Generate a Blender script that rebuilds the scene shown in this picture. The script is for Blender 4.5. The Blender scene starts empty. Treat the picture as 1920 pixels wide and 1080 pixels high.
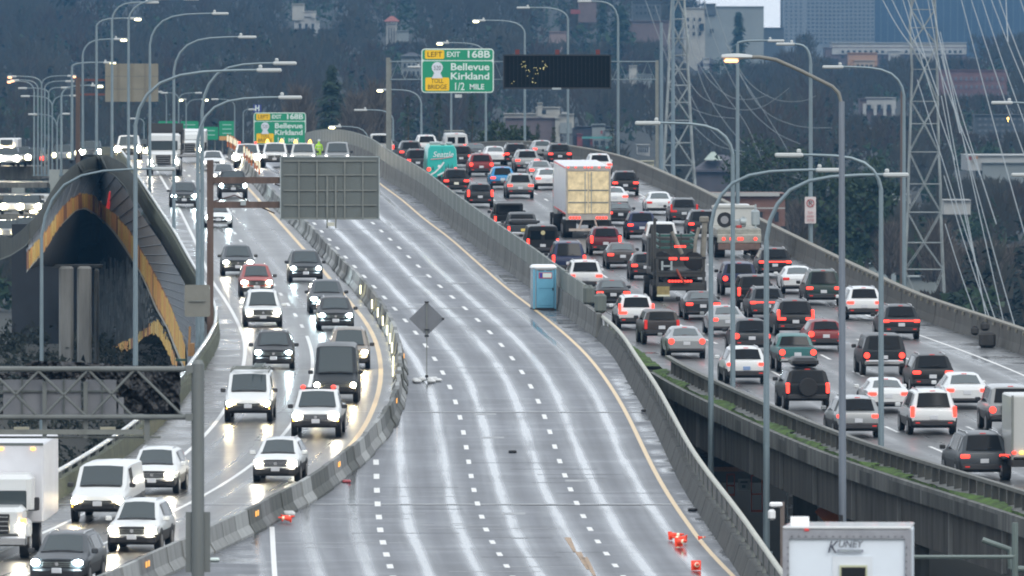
import bpy, math, random
import numpy as np
from mathutils import Vector, Matrix, noise
random.seed(7); rng = np.random.default_rng(7)
SC = bpy.context.scene
COL = SC.collection
# ---------------------------------------------------------------- camera
F, CX, HV, CH = 20000.0, 960.0, 150.0, 22.0      # focal length in photo pixels, horizon row, camera height
cam = bpy.data.cameras.new('camera'); camo = bpy.data.objects.new('camera', cam); COL.objects.link(camo)
cam.sensor_width = 36.0; cam.lens = 36.0*F/1920; cam.shift_y = -(540-HV)/1920
cam.clip_start = 1.0; cam.clip_end = 30000
cam.dof.use_dof = True; cam.dof.focus_distance = 470; cam.dof.aperture_fstop = 4.8
camo.location = (0, 0, CH); camo.rotation_euler = (math.pi/2, 0, 0)
SC.camera = camo
# ---------------------------------------------------------------- world, sun, exposure
W = bpy.data.worlds.new('World'); SC.world = W; W.use_nodes = True
nt = W.node_tree; nt.nodes.clear()
SUN_EL, SUN_AZ = 38.0, 160.0
sky = nt.nodes.new('ShaderNodeTexSky'); sky.sky_type = 'NISHITA'; sky.sun_disc = False
sky.sun_elevation = math.radians(SUN_EL); sky.sun_rotation = math.radians(SUN_AZ); sky.dust_density = 5; sky.air_density = 1.0
mixc = nt.nodes.new('ShaderNodeMix'); mixc.data_type = 'RGBA'; mixc.inputs[0].default_value = 0.85
mixc.inputs[7].default_value = (8.1, 8.6, 9.15, 1)          # the even white of an overcast sky
bg = nt.nodes.new('ShaderNodeBackground'); bg.inputs[1].default_value = 0.105
wo = nt.nodes.new('ShaderNodeOutputWorld')
nt.links.new(sky.outputs[0], mixc.inputs[6]); nt.links.new(mixc.outputs[2], bg.inputs[0]); nt.links.new(bg.outputs[0], wo.inputs[0])
sl = bpy.data.lights.new('sun', 'SUN'); sl.energy = 0.6; sl.angle = math.radians(25); sl.color = (1, .97, .92)
so = bpy.data.objects.new('sun', sl); COL.objects.link(so)
so.rotation_euler = (math.radians(90-SUN_EL), 0, math.radians(180-SUN_AZ))
SC.view_settings.view_transform = 'Standard'; SC.view_settings.look = 'None'; SC.view_settings.gamma = 1
SC.view_settings.use_curve_mapping = False; SC.view_settings.exposure = 0.64
cy = SC.cycles; cy.use_denoising = True; cy.max_bounces = 5; cy.diffuse_bounces = 2; cy.glossy_bounces = 3
cy.transmission_bounces = 2; cy.volume_bounces = 0; cy.transparent_max_bounces = 4; cy.caustics_reflective = False; cy.caustics_refractive = False
cy.sample_clamp_indirect = 4; cy.filter_width = 1.9
# ---------------------------------------------------------------- geometry of the place
def zdeck(Y):
    return .02125*Y - .00012*max(0.0, Y-720)**2
def vof(Y): return HV + F*(CH-zdeck(Y))/Y
def Yof(v):
    a, b = 180.0, 838.0
    if v <= vof(b): return b
    for _ in range(40):
        m = (a+b)/2
        if vof(m) > v: a = m
        else: b = m
    return a
def P(u, v, Y): return Vector(((u-CX)*Y/F, Y, CH+(HV-v)*Y/F))
def G(u, v, dz=0.0):
    Y = Yof(v); return Vector(((u-CX)*Y/F, Y, zdeck(Y)+dz))
class Curve:
    """a line along a deck: X as a function of Y, read from points of it"""
    def __init__(s, pts):
        q = sorted([(Yof(v), (u-CX)*Yof(v)/F) for u, v in pts])
        s.Y = np.array([a for a, b in q]); s.X = np.array([b for a, b in q])
        for k in range(2):
            pass
    def raw(s, Y):
        if Y < s.Y[0]: return s.X[0]+(Y-s.Y[0])*(s.X[1]-s.X[0])/(s.Y[1]-s.Y[0])
        if Y > s.Y[-1]: return s.X[-1]+(Y-s.Y[-1])*(s.X[-1]-s.X[-3])/(s.Y[-1]-s.Y[-3])
        return float(np.interp(Y, s.Y, s.X))
    def x(s, Y):
        w = 20.0 if Y > 350 else 12.0
        return sum(s.raw(Y+w*k/4)*g for k, g in ((-4,.6),(-3,1.2),(-2,2),(-1,2.6),(0,3),(1,2.6),(2,2),(3,1.2),(4,.6)))/15.8
    def d(s, Y): return (s.x(Y+9)-s.x(Y-9))/18
    def p(s, Y, dx=0, dz=0): return Vector((s.x(Y)+dx, Y, zdeck(Y)+dz))
C_LL = Curve([(242,318),(260,348),(284,388),(334,464),(368,528),(400,582),(416,620),(415,645),(387,690),(362,727),(333,767),(311,792),(272,831),(190,890),(100,945),(-20,1010),(-160,1080)])
C_KB = Curve([(452,306),(478,330),(520,380),(560,417),(597,452),(640,502),(680,540),(712,577),(740,615),(757,650),(765,690),(765,730),(757,780),(735,815),(700,857),(640,910),(580,950),(520,983),(413,1033),(320,1080),(220,1125)])
C_W0 = Curve([(300,330),(330,380),(365,450),(397,530),(417,553),(437,587),(453,617),(462,647),(460,677),(445,725),(422,773),(383,820),(362,840),(333,867),(293,893),(220,935),(128,978),(97,993),(0,1035),(-80,1070)])
C_W1 = Curve([(355,330),(395,382),(425,418),(437,432),(448,448),(490,500),(525,550),(540,570),(553,590),(568,610),(575,630),(585,650),(588,670),(586,705),(575,750),(547,800),(523,827),(477,873),(383,932),(360,943),(320,963),(197,1020),(50,1077)])
C_WY = Curve([(430,318),(465,352),(500,392),(505,395),(550,445),(570,468),(600,500),(627,533),(665,577),(690,607),(707,643),(715,680),(715,720),(703,763),(673,823),(640,857),(575,905),(480,960),(380,1015),(270,1065)])
C_A = Curve([(500,333),(545,370),(590,420),(618,450),(633,465),(648,483),(683,518),(720,557),(758,598),(795,642),(828,692),(853,745),(868,802),(878,860),(886,913),(899,965),(919,1013),(947,1055),(960,1078)])
C_B = Curve([(590,318),(640,365),(702,421),(735,452),(770,485),(807,521),(848,557),(897,600),(938,643),(975,690),(1007,743),(1029,802),(1048,863),(1068,917),(1092,968),(1120,1017),(1152,1058),(1167,1078)])
C_C = Curve([(700,800),(706,863),(706,918),(708,967),(716,1015),(730,1057),(736,1077)])
C_EY = Curve([(690,325),(712,345),(755,375),(790,407),(842,445),(907,503),(957,547),(993,573),(1020,593),(1060,627),(1100,663),(1123,693),(1143,720),(1173,770),(1200,827),(1223,877),(1257,937),(1280,970),(1300,997),(1333,1040),(1367,1073)])
C_ER = Curve([(700,318),(712,332),(781,372),(853,432),(923,487),(998,543),(1050,587),(1107,623),(1153,667),(1170,707),(1188,735),(1207,763),(1240,833),(1280,920),(1300,950),(1347,1017),(1383,1073)])
C_RL = Curve([(1194,655),(1222,678),(1253,700),(1323,741),(1378,762),(1447,796),(1580,853),(1663,884),(1763,913),(1913,958),(1990,985)])
C_RR = Curve([(1070,302),(1146,318),(1193,333),(1300,383),(1340,405),(1440,458),(1573,527),(1657,567),(1713,597),(1847,640),(1920,667),(2020,705),(2200,790),(2400,900),(2560,1010)])
GORE = Yof(636)
def x_RL(Y):       # left edge of the right-hand deck
    a = C_ER.x(Y)+.45
    if Y >= GORE: return a
    g = min(1, (GORE-Y)/12)
    return a*(1-g)+C_RL.x(Y)*g
# ---------------------------------------------------------------- tagging
def tag(o, label=None, cat=None, group=None, kind=None):
    if label: o['label'] = label
    if cat: o['category'] = cat
    if group: o['group'] = group
    if kind: o['kind'] = kind
    return o
def thing(name, loc, label, cat, group=None):
    o = bpy.data.objects.new(name, None); COL.objects.link(o); o.location = loc
    o.empty_display_size = .3
    return tag(o, label, cat, group)
def link(name, me, mats=None, parent=None, mw=None):
    o = bpy.data.objects.new(name, me); COL.objects.link(o)
    if mats is not None:
        for m in (mats if isinstance(mats, (list, tuple)) else [mats]): me.materials.append(m)
    if parent is not None:
        o.parent = parent
        if mw is None:
            if parent.parent is None: o.matrix_parent_inverse = Matrix.Translation(-Vector(parent.location))
    if mw is not None: o.matrix_basis = mw
    return o
# ---------------------------------------------------------------- mesh collector
class M:
    def __init__(s): s.v = []; s.f = []; s.mi = []; s.cur = 0
    def add(s, vs, fs):
        n = len(s.v); s.v += [tuple(p) for p in vs]
        for f in fs: s.f.append([i+n for i in f]); s.mi.append(s.cur)
    def box(s, x0, x1, y0, y1, z0, z1):
        s.add([(x0,y0,z0),(x1,y0,z0),(x1,y1,z0),(x0,y1,z0),(x0,y0,z1),(x1,y0,z1),(x1,y1,z1),(x0,y1,z1)],
              [(0,3,2,1),(4,5,6,7),(0,1,5,4),(1,2,6,5),(2,3,7,6),(3,0,4,7)])
    def cbox(s, cx, cy_, cz, sx, sy, sz, c=0.02):
        """a box with its edges chamfered"""
        hx, hy, hz = sx/2, sy/2, sz/2; c = min(c, hx*.9, hy*.9, hz*.9)
        lv = []
        for z, k in ((-hz, c), (-hz+c, 0), (hz-c, 0), (hz, c)):
            a, b = hx-k, hy-k
            lv += [(cx+x, cy_+y, cz+z) for x, y in ((-a+c,-b),(a-c,-b),(a,-b+c),(a,b-c),(a-c,b),(-a+c,b),(-a,b-c),(-a,-b+c))]
        fs = [tuple(range(7,-1,-1)), tuple(range(24,32))]
        for r in range(3):
            for i in range(8):
                j = (i+1) % 8; fs.append((r*8+i, r*8+j, r*8+8+j, r*8+8+i))
        s.add(lv, fs)
    def tube(s, pts, r, n=8, r1=None, cap=True):
        pts = [Vector(p) for p in pts]; r1 = r if r1 is None else r1
        base = len(s.v); m = len(pts)
        up = Vector((0,0,1))
        for i, p in enumerate(pts):
            t = (pts[min(i+1,m-1)]-pts[max(i-1,0)]).normalized()
            a = t.cross(Vector((0,1,0)) if abs(t.y) < .9 else Vector((1,0,0))).normalized(); b = t.cross(a)
            rr = r+(r1-r)*i/max(1, m-1)
            for k in range(n):
                an = 2*math.pi*k/n; s.v.append(tuple(p+a*math.cos(an)*rr+b*math.sin(an)*rr))
        for i in range(m-1):
            for k in range(n):
                j = (k+1) % n; s.f.append([base+i*n+k, base+i*n+j, base+i*n+n+j, base+i*n+n+k]); s.mi.append(s.cur)
        if cap:
            s.f.append([base+k for k in range(n)][::-1]); s.mi.append(s.cur)
            s.f.append([base+(m-1)*n+k for k in range(n)]); s.mi.append(s.cur)
    def disc(s, c, r, axis, th, n=20):
        c = Vector(c); ax = Vector(axis).normalized()
        s.tube([c-ax*th/2, c+ax*th/2], r, n)
    def mesh(s, name, smooth=False, angle=35):
        me = bpy.data.meshes.new(name); me.from_pydata(s.v, [], s.f); me.update()
        me.polygons.foreach_set('material_index', s.mi)
        if smooth:
            me.shade_smooth(); me.set_sharp_from_angle(angle=math.radians(angle))
        return me
def prect(m, u0, v0, u1, v1, Y, dep):
    """a box whose near face covers the given stretch at distance Y"""
    a = P(min(u0,u1), max(v0,v1), Y); b = P(max(u0,u1), min(v0,v1), Y)
    m.box(a.x, b.x, Y, Y+dep, a.z, b.z)
def ribbon(m, A, B, th, flip=False):
    """a thick sheet between two rows of points"""
    n = len(A); base = len(m.v)
    for p, q in zip(A, B):
        m.v += [tuple(p), tuple(q), (p[0], p[1]+th, p[2]), (q[0], q[1]+th, q[2])]
    for i in range(n-1):
        a = base+4*i; b = a+4
        for f in ((a,a+1,b+1,b),(a+2,b+2,b+3,a+3),(a,b,b+2,a+2),(a+1,a+3,b+3,b+1)):
            m.f.append(list(f)); m.mi.append(m.cur)
    m.f.append([base,base+2,base+3,base+1]); m.mi.append(m.cur)
    e = base+4*(n-1); m.f.append([e,e+1,e+3,e+2]); m.mi.append(m.cur)
def sweep(m, fn, prof, Y0, Y1, step, endcap=True):
    """fn(Y) -> base point; prof = closed loop of (x offset, height), swept along the deck"""
    Ys = np.arange(Y0, Y1+1e-6, step); n = len(prof); base = len(m.v)
    for Y in Ys:
        b = fn(float(Y))
        for dx, dz in prof: m.v.append((b[0]+dx, b[1], b[2]+dz))
    for i in range(len(Ys)-1):
        for k in range(n):
            j = (k+1) % n
            m.f.append([base+i*n+k, base+i*n+j, base+i*n+n+j, base+i*n+n+k]); m.mi.append(m.cur)
    if endcap:
        m.f.append([base+k for k in range(n)][::-1]); m.mi.append(m.cur)
        m.f.append([base+(len(Ys)-1)*n+k for k in range(n)]); m.mi.append(m.cur)
# ---------------------------------------------------------------- materials
MATS = {}
def mat(name, col, rough=.6, metal=0., emit=None, es=0., var=.0, vscale=3., bump=0., coat=0., spec=.5, streak=False):
    if name in MATS: return MATS[name]
    m = bpy.data.materials.new(name); m.use_nodes = True; t = m.node_tree; b = t.nodes['Principled BSDF']
    b.inputs['Base Color'].default_value = (*col, 1); b.inputs['Roughness'].default_value = rough
    b.inputs['Metallic'].default_value = metal; b.inputs['Specular IOR Level'].default_value = spec
    b.inputs['Coat Weight'].default_value = coat; b.inputs['Coat Roughness'].default_value = .08
    if emit is not None:
        b.inputs['Emission Color'].default_value = (*emit, 1); b.inputs['Emission Strength'].default_value = es
    if var > 0 or bump > 0:
        tc = t.nodes.new('ShaderNodeTexCoord'); mp = t.nodes.new('ShaderNodeMapping'); nz = t.nodes.new('ShaderNodeTexNoise')
        nz.inputs['Scale'].default_value = vscale; nz.inputs['Detail'].default_value = 6; nz.inputs['Roughness'].default_value = .65
        t.links.new(tc.outputs['Object'], mp.inputs[0]); t.links.new(mp.outputs[0], nz.inputs[0])
        if streak: mp.inputs['Scale'].default_value = (1, 1, .12)
        if var > 0:
            mr = t.nodes.new('ShaderNodeMapRange'); mr.inputs[1].default_value = .3; mr.inputs[2].default_value = .7
            mr.inputs[3].default_value = 1-var; mr.inputs[4].default_value = 1+var*.6
            mx = t.nodes.new('ShaderNodeVectorMath'); mx.operation = 'SCALE'; mx.inputs[0].default_value = col
            t.links.new(nz.outputs[0], mr.inputs[0]); t.links.new(mr.outputs[0], mx.inputs['Scale']); t.links.new(mx.outputs[0], b.inputs['Base Color'])
        if bump > 0:
            bp = t.nodes.new('ShaderNodeBump'); bp.inputs['Strength'].default_value = bump; bp.inputs['Distance'].default_value = .05
            t.links.new(nz.outputs[0], bp.inputs['Height']); t.links.new(bp.outputs[0], b.inputs['Normal'])
    MATS[name] = m; return m
concrete = mat('concrete', (.135,.138,.128), .7, var=.7, vscale=1.8, streak=True)
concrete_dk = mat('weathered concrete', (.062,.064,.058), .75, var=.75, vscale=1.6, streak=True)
concrete_lt = mat('pale concrete', (.22,.225,.215), .6, var=.35, vscale=1.5, streak=True)
moss = mat('moss', (.055,.110,.014), .95, var=.85, vscale=1.6, bump=.5)
galv = mat('galvanised steel', (.36,.41,.42), .45, metal=.35, var=.15, vscale=2)
galv_dk = mat('dull steel', (.20,.215,.20), .55, metal=.3, var=.2, vscale=2)
rust = mat('rusty steel', (.115,.078,.062), .8, var=.4, vscale=2, streak=True)
alu = mat('sign back aluminium', (.125,.145,.14), .55, metal=.2, var=.18, vscale=.8, streak=True)
black = mat('black plastic', (.012,.012,.013), .45)
tarp_black = mat('black tarpaulin', (.012,.013,.016), .32, var=.5, vscale=3, bump=1.0)
rubber = mat('tyre rubber', (.014,.014,.015), .75)
trim = mat('dark trim', (.022,.022,.024), .5)
rimm = mat('alloy rim', (.35,.35,.36), .35, metal=.7)
glass = mat('dark car glass', (.006,.008,.010), .10, spec=.2)
glass_sky = mat('sloped rear glass', (.085,.105,.11), .10, spec=.6)  # paler than the other panes: sky reflection put into the base colour
glassf = mat('windscreen glass', (.045,.058,.062), .09, spec=.5)
chrome = mat('chrome', (.6,.6,.6), .15, metal=1)
plate = mat('number plate', (.55,.57,.6), .5)
white_paint = mat('road marking white', (.72,.72,.70), .4, var=.15, vscale=6)
yellow_paint = mat('road marking yellow', (.72,.52,.27), .4, var=.15, vscale=6)
red_on = mat('tail lamp lit', (.5,.02,.015), .3, emit=(1,.05,.03), es=2.0)
red_off = mat('tail lamp', (.35,.015,.015), .25, emit=(1,.05,.03), es=.25)
amber = mat('amber lamp', (.8,.35,.02), .3, emit=(1,.5,.08), es=3)
head_on = mat('headlamp lit', (.9,.9,.9), .2, emit=(1,.91,.70), es=170)
head_blue = mat('cool headlamp lit', (.9,.9,.9), .2, emit=(.74,.95,1), es=120)
head_warm = mat('warm headlamp lit', (.9,.8,.6), .2, emit=(1,.80,.45), es=150)
head_dim = mat('headlamp dim', (.8,.8,.8), .2, emit=(1,.95,.85), es=3)
lamp_yel = mat('lit street lamp', (.9,.8,.4), .3, emit=(1,.9,.5), es=6)
lamp_or = mat('sodium lamp', (.9,.5,.3), .3, emit=(1,.42,.18), es=2.2)
def paint(key):
    c = dict(white=(.62,.64,.64), silver=(.26,.275,.28), grey=(.060,.068,.075), dgrey=(.022,.026,.029), black=(.008,.009,.010), navy=(.02,.03,.075),
             red=(.17,.018,.02), maroon=(.10,.012,.02), blue=(.03,.22,.45), teal=(.05,.16,.16), green=(.02,.04,.035), beige=(.26,.23,.20),
             brown=(.05,.042,.04), salmon=(.30,.06,.05), offwhite=(.46,.47,.45))[key]
    return mat('car paint '+key, c, .38, metal=.25 if key in ('silver','grey','dgrey','beige') else 0., coat=.6 if key in ('white','silver','offwhite') else .12, spec=.4 if key in ('white','silver','offwhite') else .28)
# ================================================================ roads
def road_material(name, base, kind, lanes):
    """wet paving: rougher between the wheel paths, a smooth water film in them; uv.x counts lanes, uv.y is metres along"""
    m = bpy.data.materials.new(name); m.use_nodes = True; t = m.node_tree; b = t.nodes['Principled BSDF']; L = t.links.new
    def N(ty, **k):
        n = t.nodes.new(ty)
        for a, v in k.items(): setattr(n, a, v)
        return n
    def math_(op, a, b_=None, c=None):
        n = N('ShaderNodeMath', operation=op)
        for i, x in enumerate((a, b_, c)):
            if x is None: continue
            if isinstance(x, (int, float)): n.inputs[i].default_value = x
            else: L(x, n.inputs[i])
        return n.outputs[0]
    def rng_(x, a, b_, c, d, smooth=True):
        n = N('ShaderNodeMapRange'); n.interpolation_type = 'SMOOTHSTEP' if smooth else 'LINEAR'
        L(x, n.inputs[0])
        for i, q in zip((1,2,3,4), (a,b_,c,d)): n.inputs[i].default_value = q
        return n.outputs[0]
    uv = N('ShaderNodeUVMap'); sp = N('ShaderNodeSeparateXYZ'); L(uv.outputs[0], sp.inputs[0])
    geo = N('ShaderNodeTexCoord')
    wob = N('ShaderNodeTexNoise'); wob.inputs['Scale'].default_value = .012; L(geo.outputs['Object'], wob.inputs[0])
    c = math_('ADD', sp.outputs[0], math_('MULTIPLY', math_('SUBTRACT', wob.outputs[0], .5), .12))
    fr = math_('FRACT', c)
    d = math_('ABSOLUTE', math_('SUBTRACT', math_('ABSOLUTE', math_('SUBTRACT', fr, .5)), .235))
    core = rng_(d, .0, .09, 1, 0); soft = rng_(d, .0, .25, 1, 0)
    # streaks stretched along the road, patches across it
    st = N('ShaderNodeCombineXYZ'); L(math_('MULTIPLY', sp.outputs[0], 9.0), st.inputs[0]); L(math_('MULTIPLY', sp.outputs[1], .05), st.inputs[1])
    n1 = N('ShaderNodeTexNoise'); n1.inputs['Scale'].default_value = 1.0; n1.inputs['Detail'].default_value = 5; L(st.outputs[0], n1.inputs[0])
    n2 = N('ShaderNodeTexNoise'); n2.inputs['Scale'].default_value = .16; n2.inputs['Detail'].default_value = 6; n2.inputs['Roughness'].default_value = .7; L(geo.outputs['Object'], n2.inputs[0])
    n3 = N('ShaderNodeTexNoise'); n3.inputs['Scale'].default_value = 14; n3.inputs['Detail'].default_value = 3; L(geo.outputs['Object'], n3.inputs[0])
    tx = N('ShaderNodeCombineXYZ'); L(math_('MULTIPLY', sp.outputs[0], .8), tx.inputs[0]); L(math_('MULTIPLY', sp.outputs[1], .45), tx.inputs[1])
    n4 = N('ShaderNodeTexNoise'); n4.inputs['Scale'].default_value = 1.0; n4.inputs['Detail'].default_value = 4; L(tx.outputs[0], n4.inputs[0])
    # wetness
    wet = math_('ADD', math_('MULTIPLY', core, kind['core']), math_('MULTIPLY', soft, kind['soft']))
    wet = math_('MULTIPLY', wet, rng_(n1.outputs[0], .2, .65, .55, 1.1))
    sh = rng_(c, lanes[1]+.02, lanes[1]+.12, 0, 1); sh2 = rng_(c, lanes[0]-.12, lanes[0]-.02, 1, 0)
    shm = math_('MAXIMUM', sh, sh2)
    pud = rng_(n2.outputs[0], .44, .60, 0, kind['pud'])
    wet = math_('ADD', math_('MULTIPLY', wet, math_('SUBTRACT', 1.0, shm)), math_('MULTIPLY', shm, pud))
    wet = math_('MULTIPLY', wet, rng_(n2.outputs[0], .36, .56, kind['brk'], 1.08))
    wet = math_('ADD', wet, math_('MULTIPLY', rng_(n4.outputs[0], .5, .7, 0, .12), 1.0))
    wet = math_('MINIMUM', wet, 1.0)
    rough = rng_(wet, 0, 1, kind['dry'], kind['wet'], False)
    rough = math_('ADD', rough, math_('MULTIPLY', math_('SUBTRACT', n3.outputs[0], .5), .05))
    L(rough, b.inputs['Roughness'])
    dk = rng_(n2.outputs[0], .3, .7, .75, 1.2)
    dk = math_('MULTIPLY', dk, rng_(n1.outputs[0], .3, .7, .8, 1.15))
    dk = math_('MULTIPLY', dk, rng_(n4.outputs[0], .3, .7, .88, 1.1))
    dk = math_('MULTIPLY', dk, rng_(wet, 0, 1, 1.0, .85))
    vm = N('ShaderNodeVectorMath', operation='SCALE'); vm.inputs[0].default_value = base; L(dk, vm.inputs['Scale']); L(vm.outputs[0], b.inputs['Base Color'])
    b.inputs['Specular IOR Level'].default_value = .5
    bp = N('ShaderNodeBump'); bp.inputs['Strength'].default_value = .06; bp.inputs['Distance'].default_value = .01; L(n3.outputs[0], bp.inputs['Height']); L(bp.outputs[0], b.inputs['Normal'])
    return m
mat_ex = road_material('wet concrete express lanes', (.092,.098,.112), dict(core=.66, soft=.42, pud=.95, dry=.50, wet=.09, brk=.88), (-2.2, 2.0))
mat_lf = road_material('wet asphalt oncoming lanes', (.066,.062,.058), dict(core=.25, soft=.25, pud=.7, dry=.35, wet=.15, brk=.6), (0.0, 2.05))
mat_rt = road_material('damp asphalt traffic lanes', (.085,.088,.090), dict(core=.3, soft=.3, pud=1.0, dry=.46, wet=.14, brk=.5), (0.0, 3.75))
def lanemap(curs, X, Y):
    xs = [c(Y) for c in curs]
    if X <= xs[1]: return (X-xs[0])/(xs[1]-xs[0])
    k = len(xs)-2
    for i in range(1, len(xs)-1):
        if X <= xs[i+1]: k = i; break
    return k+(X-xs[k])/(xs[k+1]-xs[k])
def road(name, fL, fR, curs, Y0, Y1, material, ncol=30, step=4.0):
    Ys = np.arange(Y0, Y1+1, step); vs = []; uvs = []; fs = []
    for Y in Ys:
        Y = float(Y); a, b = fL(Y), fR(Y)
        for i in range(ncol+1):
            x = a+(b-a)*i/ncol; vs.append((x, Y, zdeck(Y))); uvs.append((lanemap(curs, x, Y), Y))
    n = ncol+1
    for j in range(len(Ys)-1):
        for i in range(ncol): fs.append((j*n+i, j*n+i+1, (j+1)*n+i+1, (j+1)*n+i))
    me = bpy.data.meshes.new(name); me.from_pydata(vs, [], fs); me.update()
    ul = me.uv_layers.new(name='UVMap'); li = np.zeros(len(me.loops), dtype=np.int32); me.loops.foreach_get('vertex_index', li)
    ul.data.foreach_set('uv', np.array(uvs)[li].ravel()); me.shade_smooth()
    return tag(link(name, me, material), kind='structure')
Y_NEAR, Y_FAR = 285, 985
fKB = C_KB.x
road('oncoming_roadway', lambda Y: C_LL.x(Y), lambda Y: fKB(Y)-.32, [C_W0.x, C_W1.x, C_WY.x], Y_NEAR, Y_FAR, mat_lf)
road('express_roadway', lambda Y: fKB(Y)-.32, C_ER.x, [C_A.x, C_B.x, C_EY.x], Y_NEAR, Y_FAR, mat_ex, 40)
rcur = [lambda Y, k=k: x_RL(Y)+1.0+(C_RR.x(Y)-x_RL(Y)-3.0)*k/4 for k in range(5)]
road('traffic_roadway', x_RL, lambda Y: C_RR.x(Y), rcur, 300, Y_FAR, mat_rt, 40)
# painted lines ---------------------------------------------------
def stripe(m, fn, Ya, Yb, w, step=5.0, dz=.006):
    n = max(1, int((Yb-Ya)/step)); base = len(m.v)
    for i in range(n+1):
        Y = Ya+(Yb-Ya)*i/n; x = fn(Y)
        m.v += [(x-w/2, Y, zdeck(Y)+dz), (x+w/2, Y, zdeck(Y)+dz)]
    for i in range(n):
        a = base+2*i; m.f.append([a,a+1,a+3,a+2]); m.mi.append(0)
def solid(name, fn, v0, v1, w, mt):
    m = M(); stripe(m, fn, Yof(v1), Yof(v0), w); return tag(link(name, m.mesh(name), mt), kind='structure')
solid('yellow_line', C_WY.x, 300, 1080, .20, yellow_paint)
solid('yellow_line', C_EY.x, 300, 1100, .16, yellow_paint)
solid('white_edge_line', C_W0.x, 300, 1080, .16, white_paint)
solid('white_lane_line', C_W1.x, 630, 1100, .15, white_paint)
C_SW = Curve([(510,985),(512,1030),(515,1080),(518,1120)]); solid('white_edge_line', C_SW.x, 988, 1120, .16, white_paint)
solid('white_edge_line', lambda Y: C_RR.x(Y)-2.1, 300, 800, .14, white_paint)
def dashes(name, fn, v0, v1, per, w, frac=.3):
    m = M(); v = v0
    while v < v1:
        p = float(np.interp(v, [300, 500, 600, 750, 900, 1080], per))
        stripe(m, fn, Yof(v+p*frac), Yof(v), w, 3); v += p
    return tag(link(name, m.mesh(name), white_paint), kind='structure')
perE = [9, 18.5, 23, 29, 26, 21]
dashes('dashed_lane_line', C_A.x, 322, 1100, perE, .17)
dashes('dashed_lane_line', C_B.x, 312, 1100, perE, .17)
dashes('dashed_lane_line', C_C.x, 862, 1100, perE, .2, .36)
dashes('dashed_lane_line', C_W1.x, 300, 622, [9, 17, 21, 29, 26, 21], .16)
for k in (1, 2, 3):
    dashes('dashed_lane_line', lambda Y, k=k: rcur[k](Y), 312, 1000, [8, 20, 27, 36, 40, 40], .14, .3)
# expansion joints across the decks
jm = mat('joint sealant pale', (.33,.34,.34), .35, var=.3, vscale=2); jd = mat('joint gap dark', (.035,.035,.037), .6)
for v in (430, 578, 773, 946):
    for nm, mt, o, w in (('expansion_joint', jm, 0, .34), ('expansion_joint', jd, .36, .22)):
        m = M(); Y = Yof(v)-o
        for a, b in ((C_LL.x(Y)+.1, fKB(Y)-.35), (fKB(Y)+.1, C_ER.x(Y))):
            z = .004
            m.add([(a,Y,zdeck(Y)+z),(b,Y,zdeck(Y)+z),(b,Y+w,zdeck(Y+w)+z),(a,Y+w,zdeck(Y+w)+z)], [(0,1,2,3)])
        tag(link(nm, m.mesh(nm), mt), kind='structure')
# short slab joints and patches
m = M(); md = M()
for v in list(np.arange(955, 1085, 9))+list(np.arange(880, 960, 17))+list(np.arange(440, 700, 31))+[520, 532, 560, 612, 645, 690, 820, 868, 890, 905, 925, 985, 1010]:
    Y = Yof(float(v)); a, b = fKB(Y)+.5, C_ER.x(Y)
    x0 = a+(b-a)*random.random()*.8; x1 = x0+random.uniform(1.0, 5); x1 = min(x1, b-.3)
    if x1 > x0:
        (m if random.random() < .5 else md).add([(x0,Y,zdeck(Y)+.003),(x1,Y,zdeck(Y)+.003),(x1,Y+.16,zdeck(Y)+.0065),(x0,Y+.16,zdeck(Y)+.0065)], [(0,1,2,3)])
patchp = mat('pale slab repair', (.22,.225,.23), .4, var=.3, vscale=3)
for u0, u1, v in ((760,800,519),(835,875,531),(765,800,572),(890,930,778),(905,945,822),(1060,1100,903),(940,985,965)):
    Y = Yof(v); a, b = P(u0, v, Y).x, P(u1, v, Y).x
    m.add([(a,Y,zdeck(Y)+.003),(b,Y,zdeck(Y)+.003),(b,Y+1.1,zdeck(Y+1.1)+.003),(a,Y+1.1,zdeck(Y+1.1)+.003)], [(0,1,2,3)])
tag(link('slab_repair_patches', m.mesh('p'), patchp), kind='structure'); tag(link('slab_cracks', md.mesh('p'), jd), kind='structure')
m = M()
for u0, v0, u1, v1 in ((1058,1008,1075,1035),(1078,1035,1100,1068),(1090,1045,1112,1080)):
    a = G(u0, v0, .007); b = G(u1, v1, .007); a2 = G(u0+12, v0, .007); b2 = G(u1+6, v1, .007); m.add([b, b2, a2, a], [(0,1,2,3)])
tag(link('rust_stain', m.mesh('s'), mat('rust stain', (.32,.20,.10), .5, var=.5, vscale=3)), kind='structure')
# deck sides and undersides --------------------------------------
def deckbody(name, fL, fR, Y0, Y1, th, mt):
    Ys = np.arange(Y0, Y1+.1, 5.0); m = M(); b = 0
    for Y in Ys:
        Y = float(Y); l, r, z = fL(Y), fR(Y), zdeck(Y)
        m.v += [(l,Y,z-.02),(r,Y,z-.02),(r,Y,z-th),(l,Y,z-th)]
    for i in range(len(Ys)-1):
        for k in range(4):
            j = (k+1) % 4; m.f.append([4*i+k,4*i+j,4*i+4+j,4*i+4+k]); m.mi.append(0)
    m.f.append([0,1,2,3]); m.mi.append(0)
    return tag(link(name, m.mesh(name), mt), kind='structure')
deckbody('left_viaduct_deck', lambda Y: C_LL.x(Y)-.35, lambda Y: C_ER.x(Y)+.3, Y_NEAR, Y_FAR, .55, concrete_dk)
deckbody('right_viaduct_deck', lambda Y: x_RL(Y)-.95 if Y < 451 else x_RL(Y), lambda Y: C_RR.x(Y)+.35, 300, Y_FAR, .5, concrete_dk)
m = M(); sweep(m, lambda Y: (x_RL(Y)-.5, Y, zdeck(Y)), [(0,-.5),(.5,-.5),(.5,-2.1),(0,-2.1)], 300, 448, 4)
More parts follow.
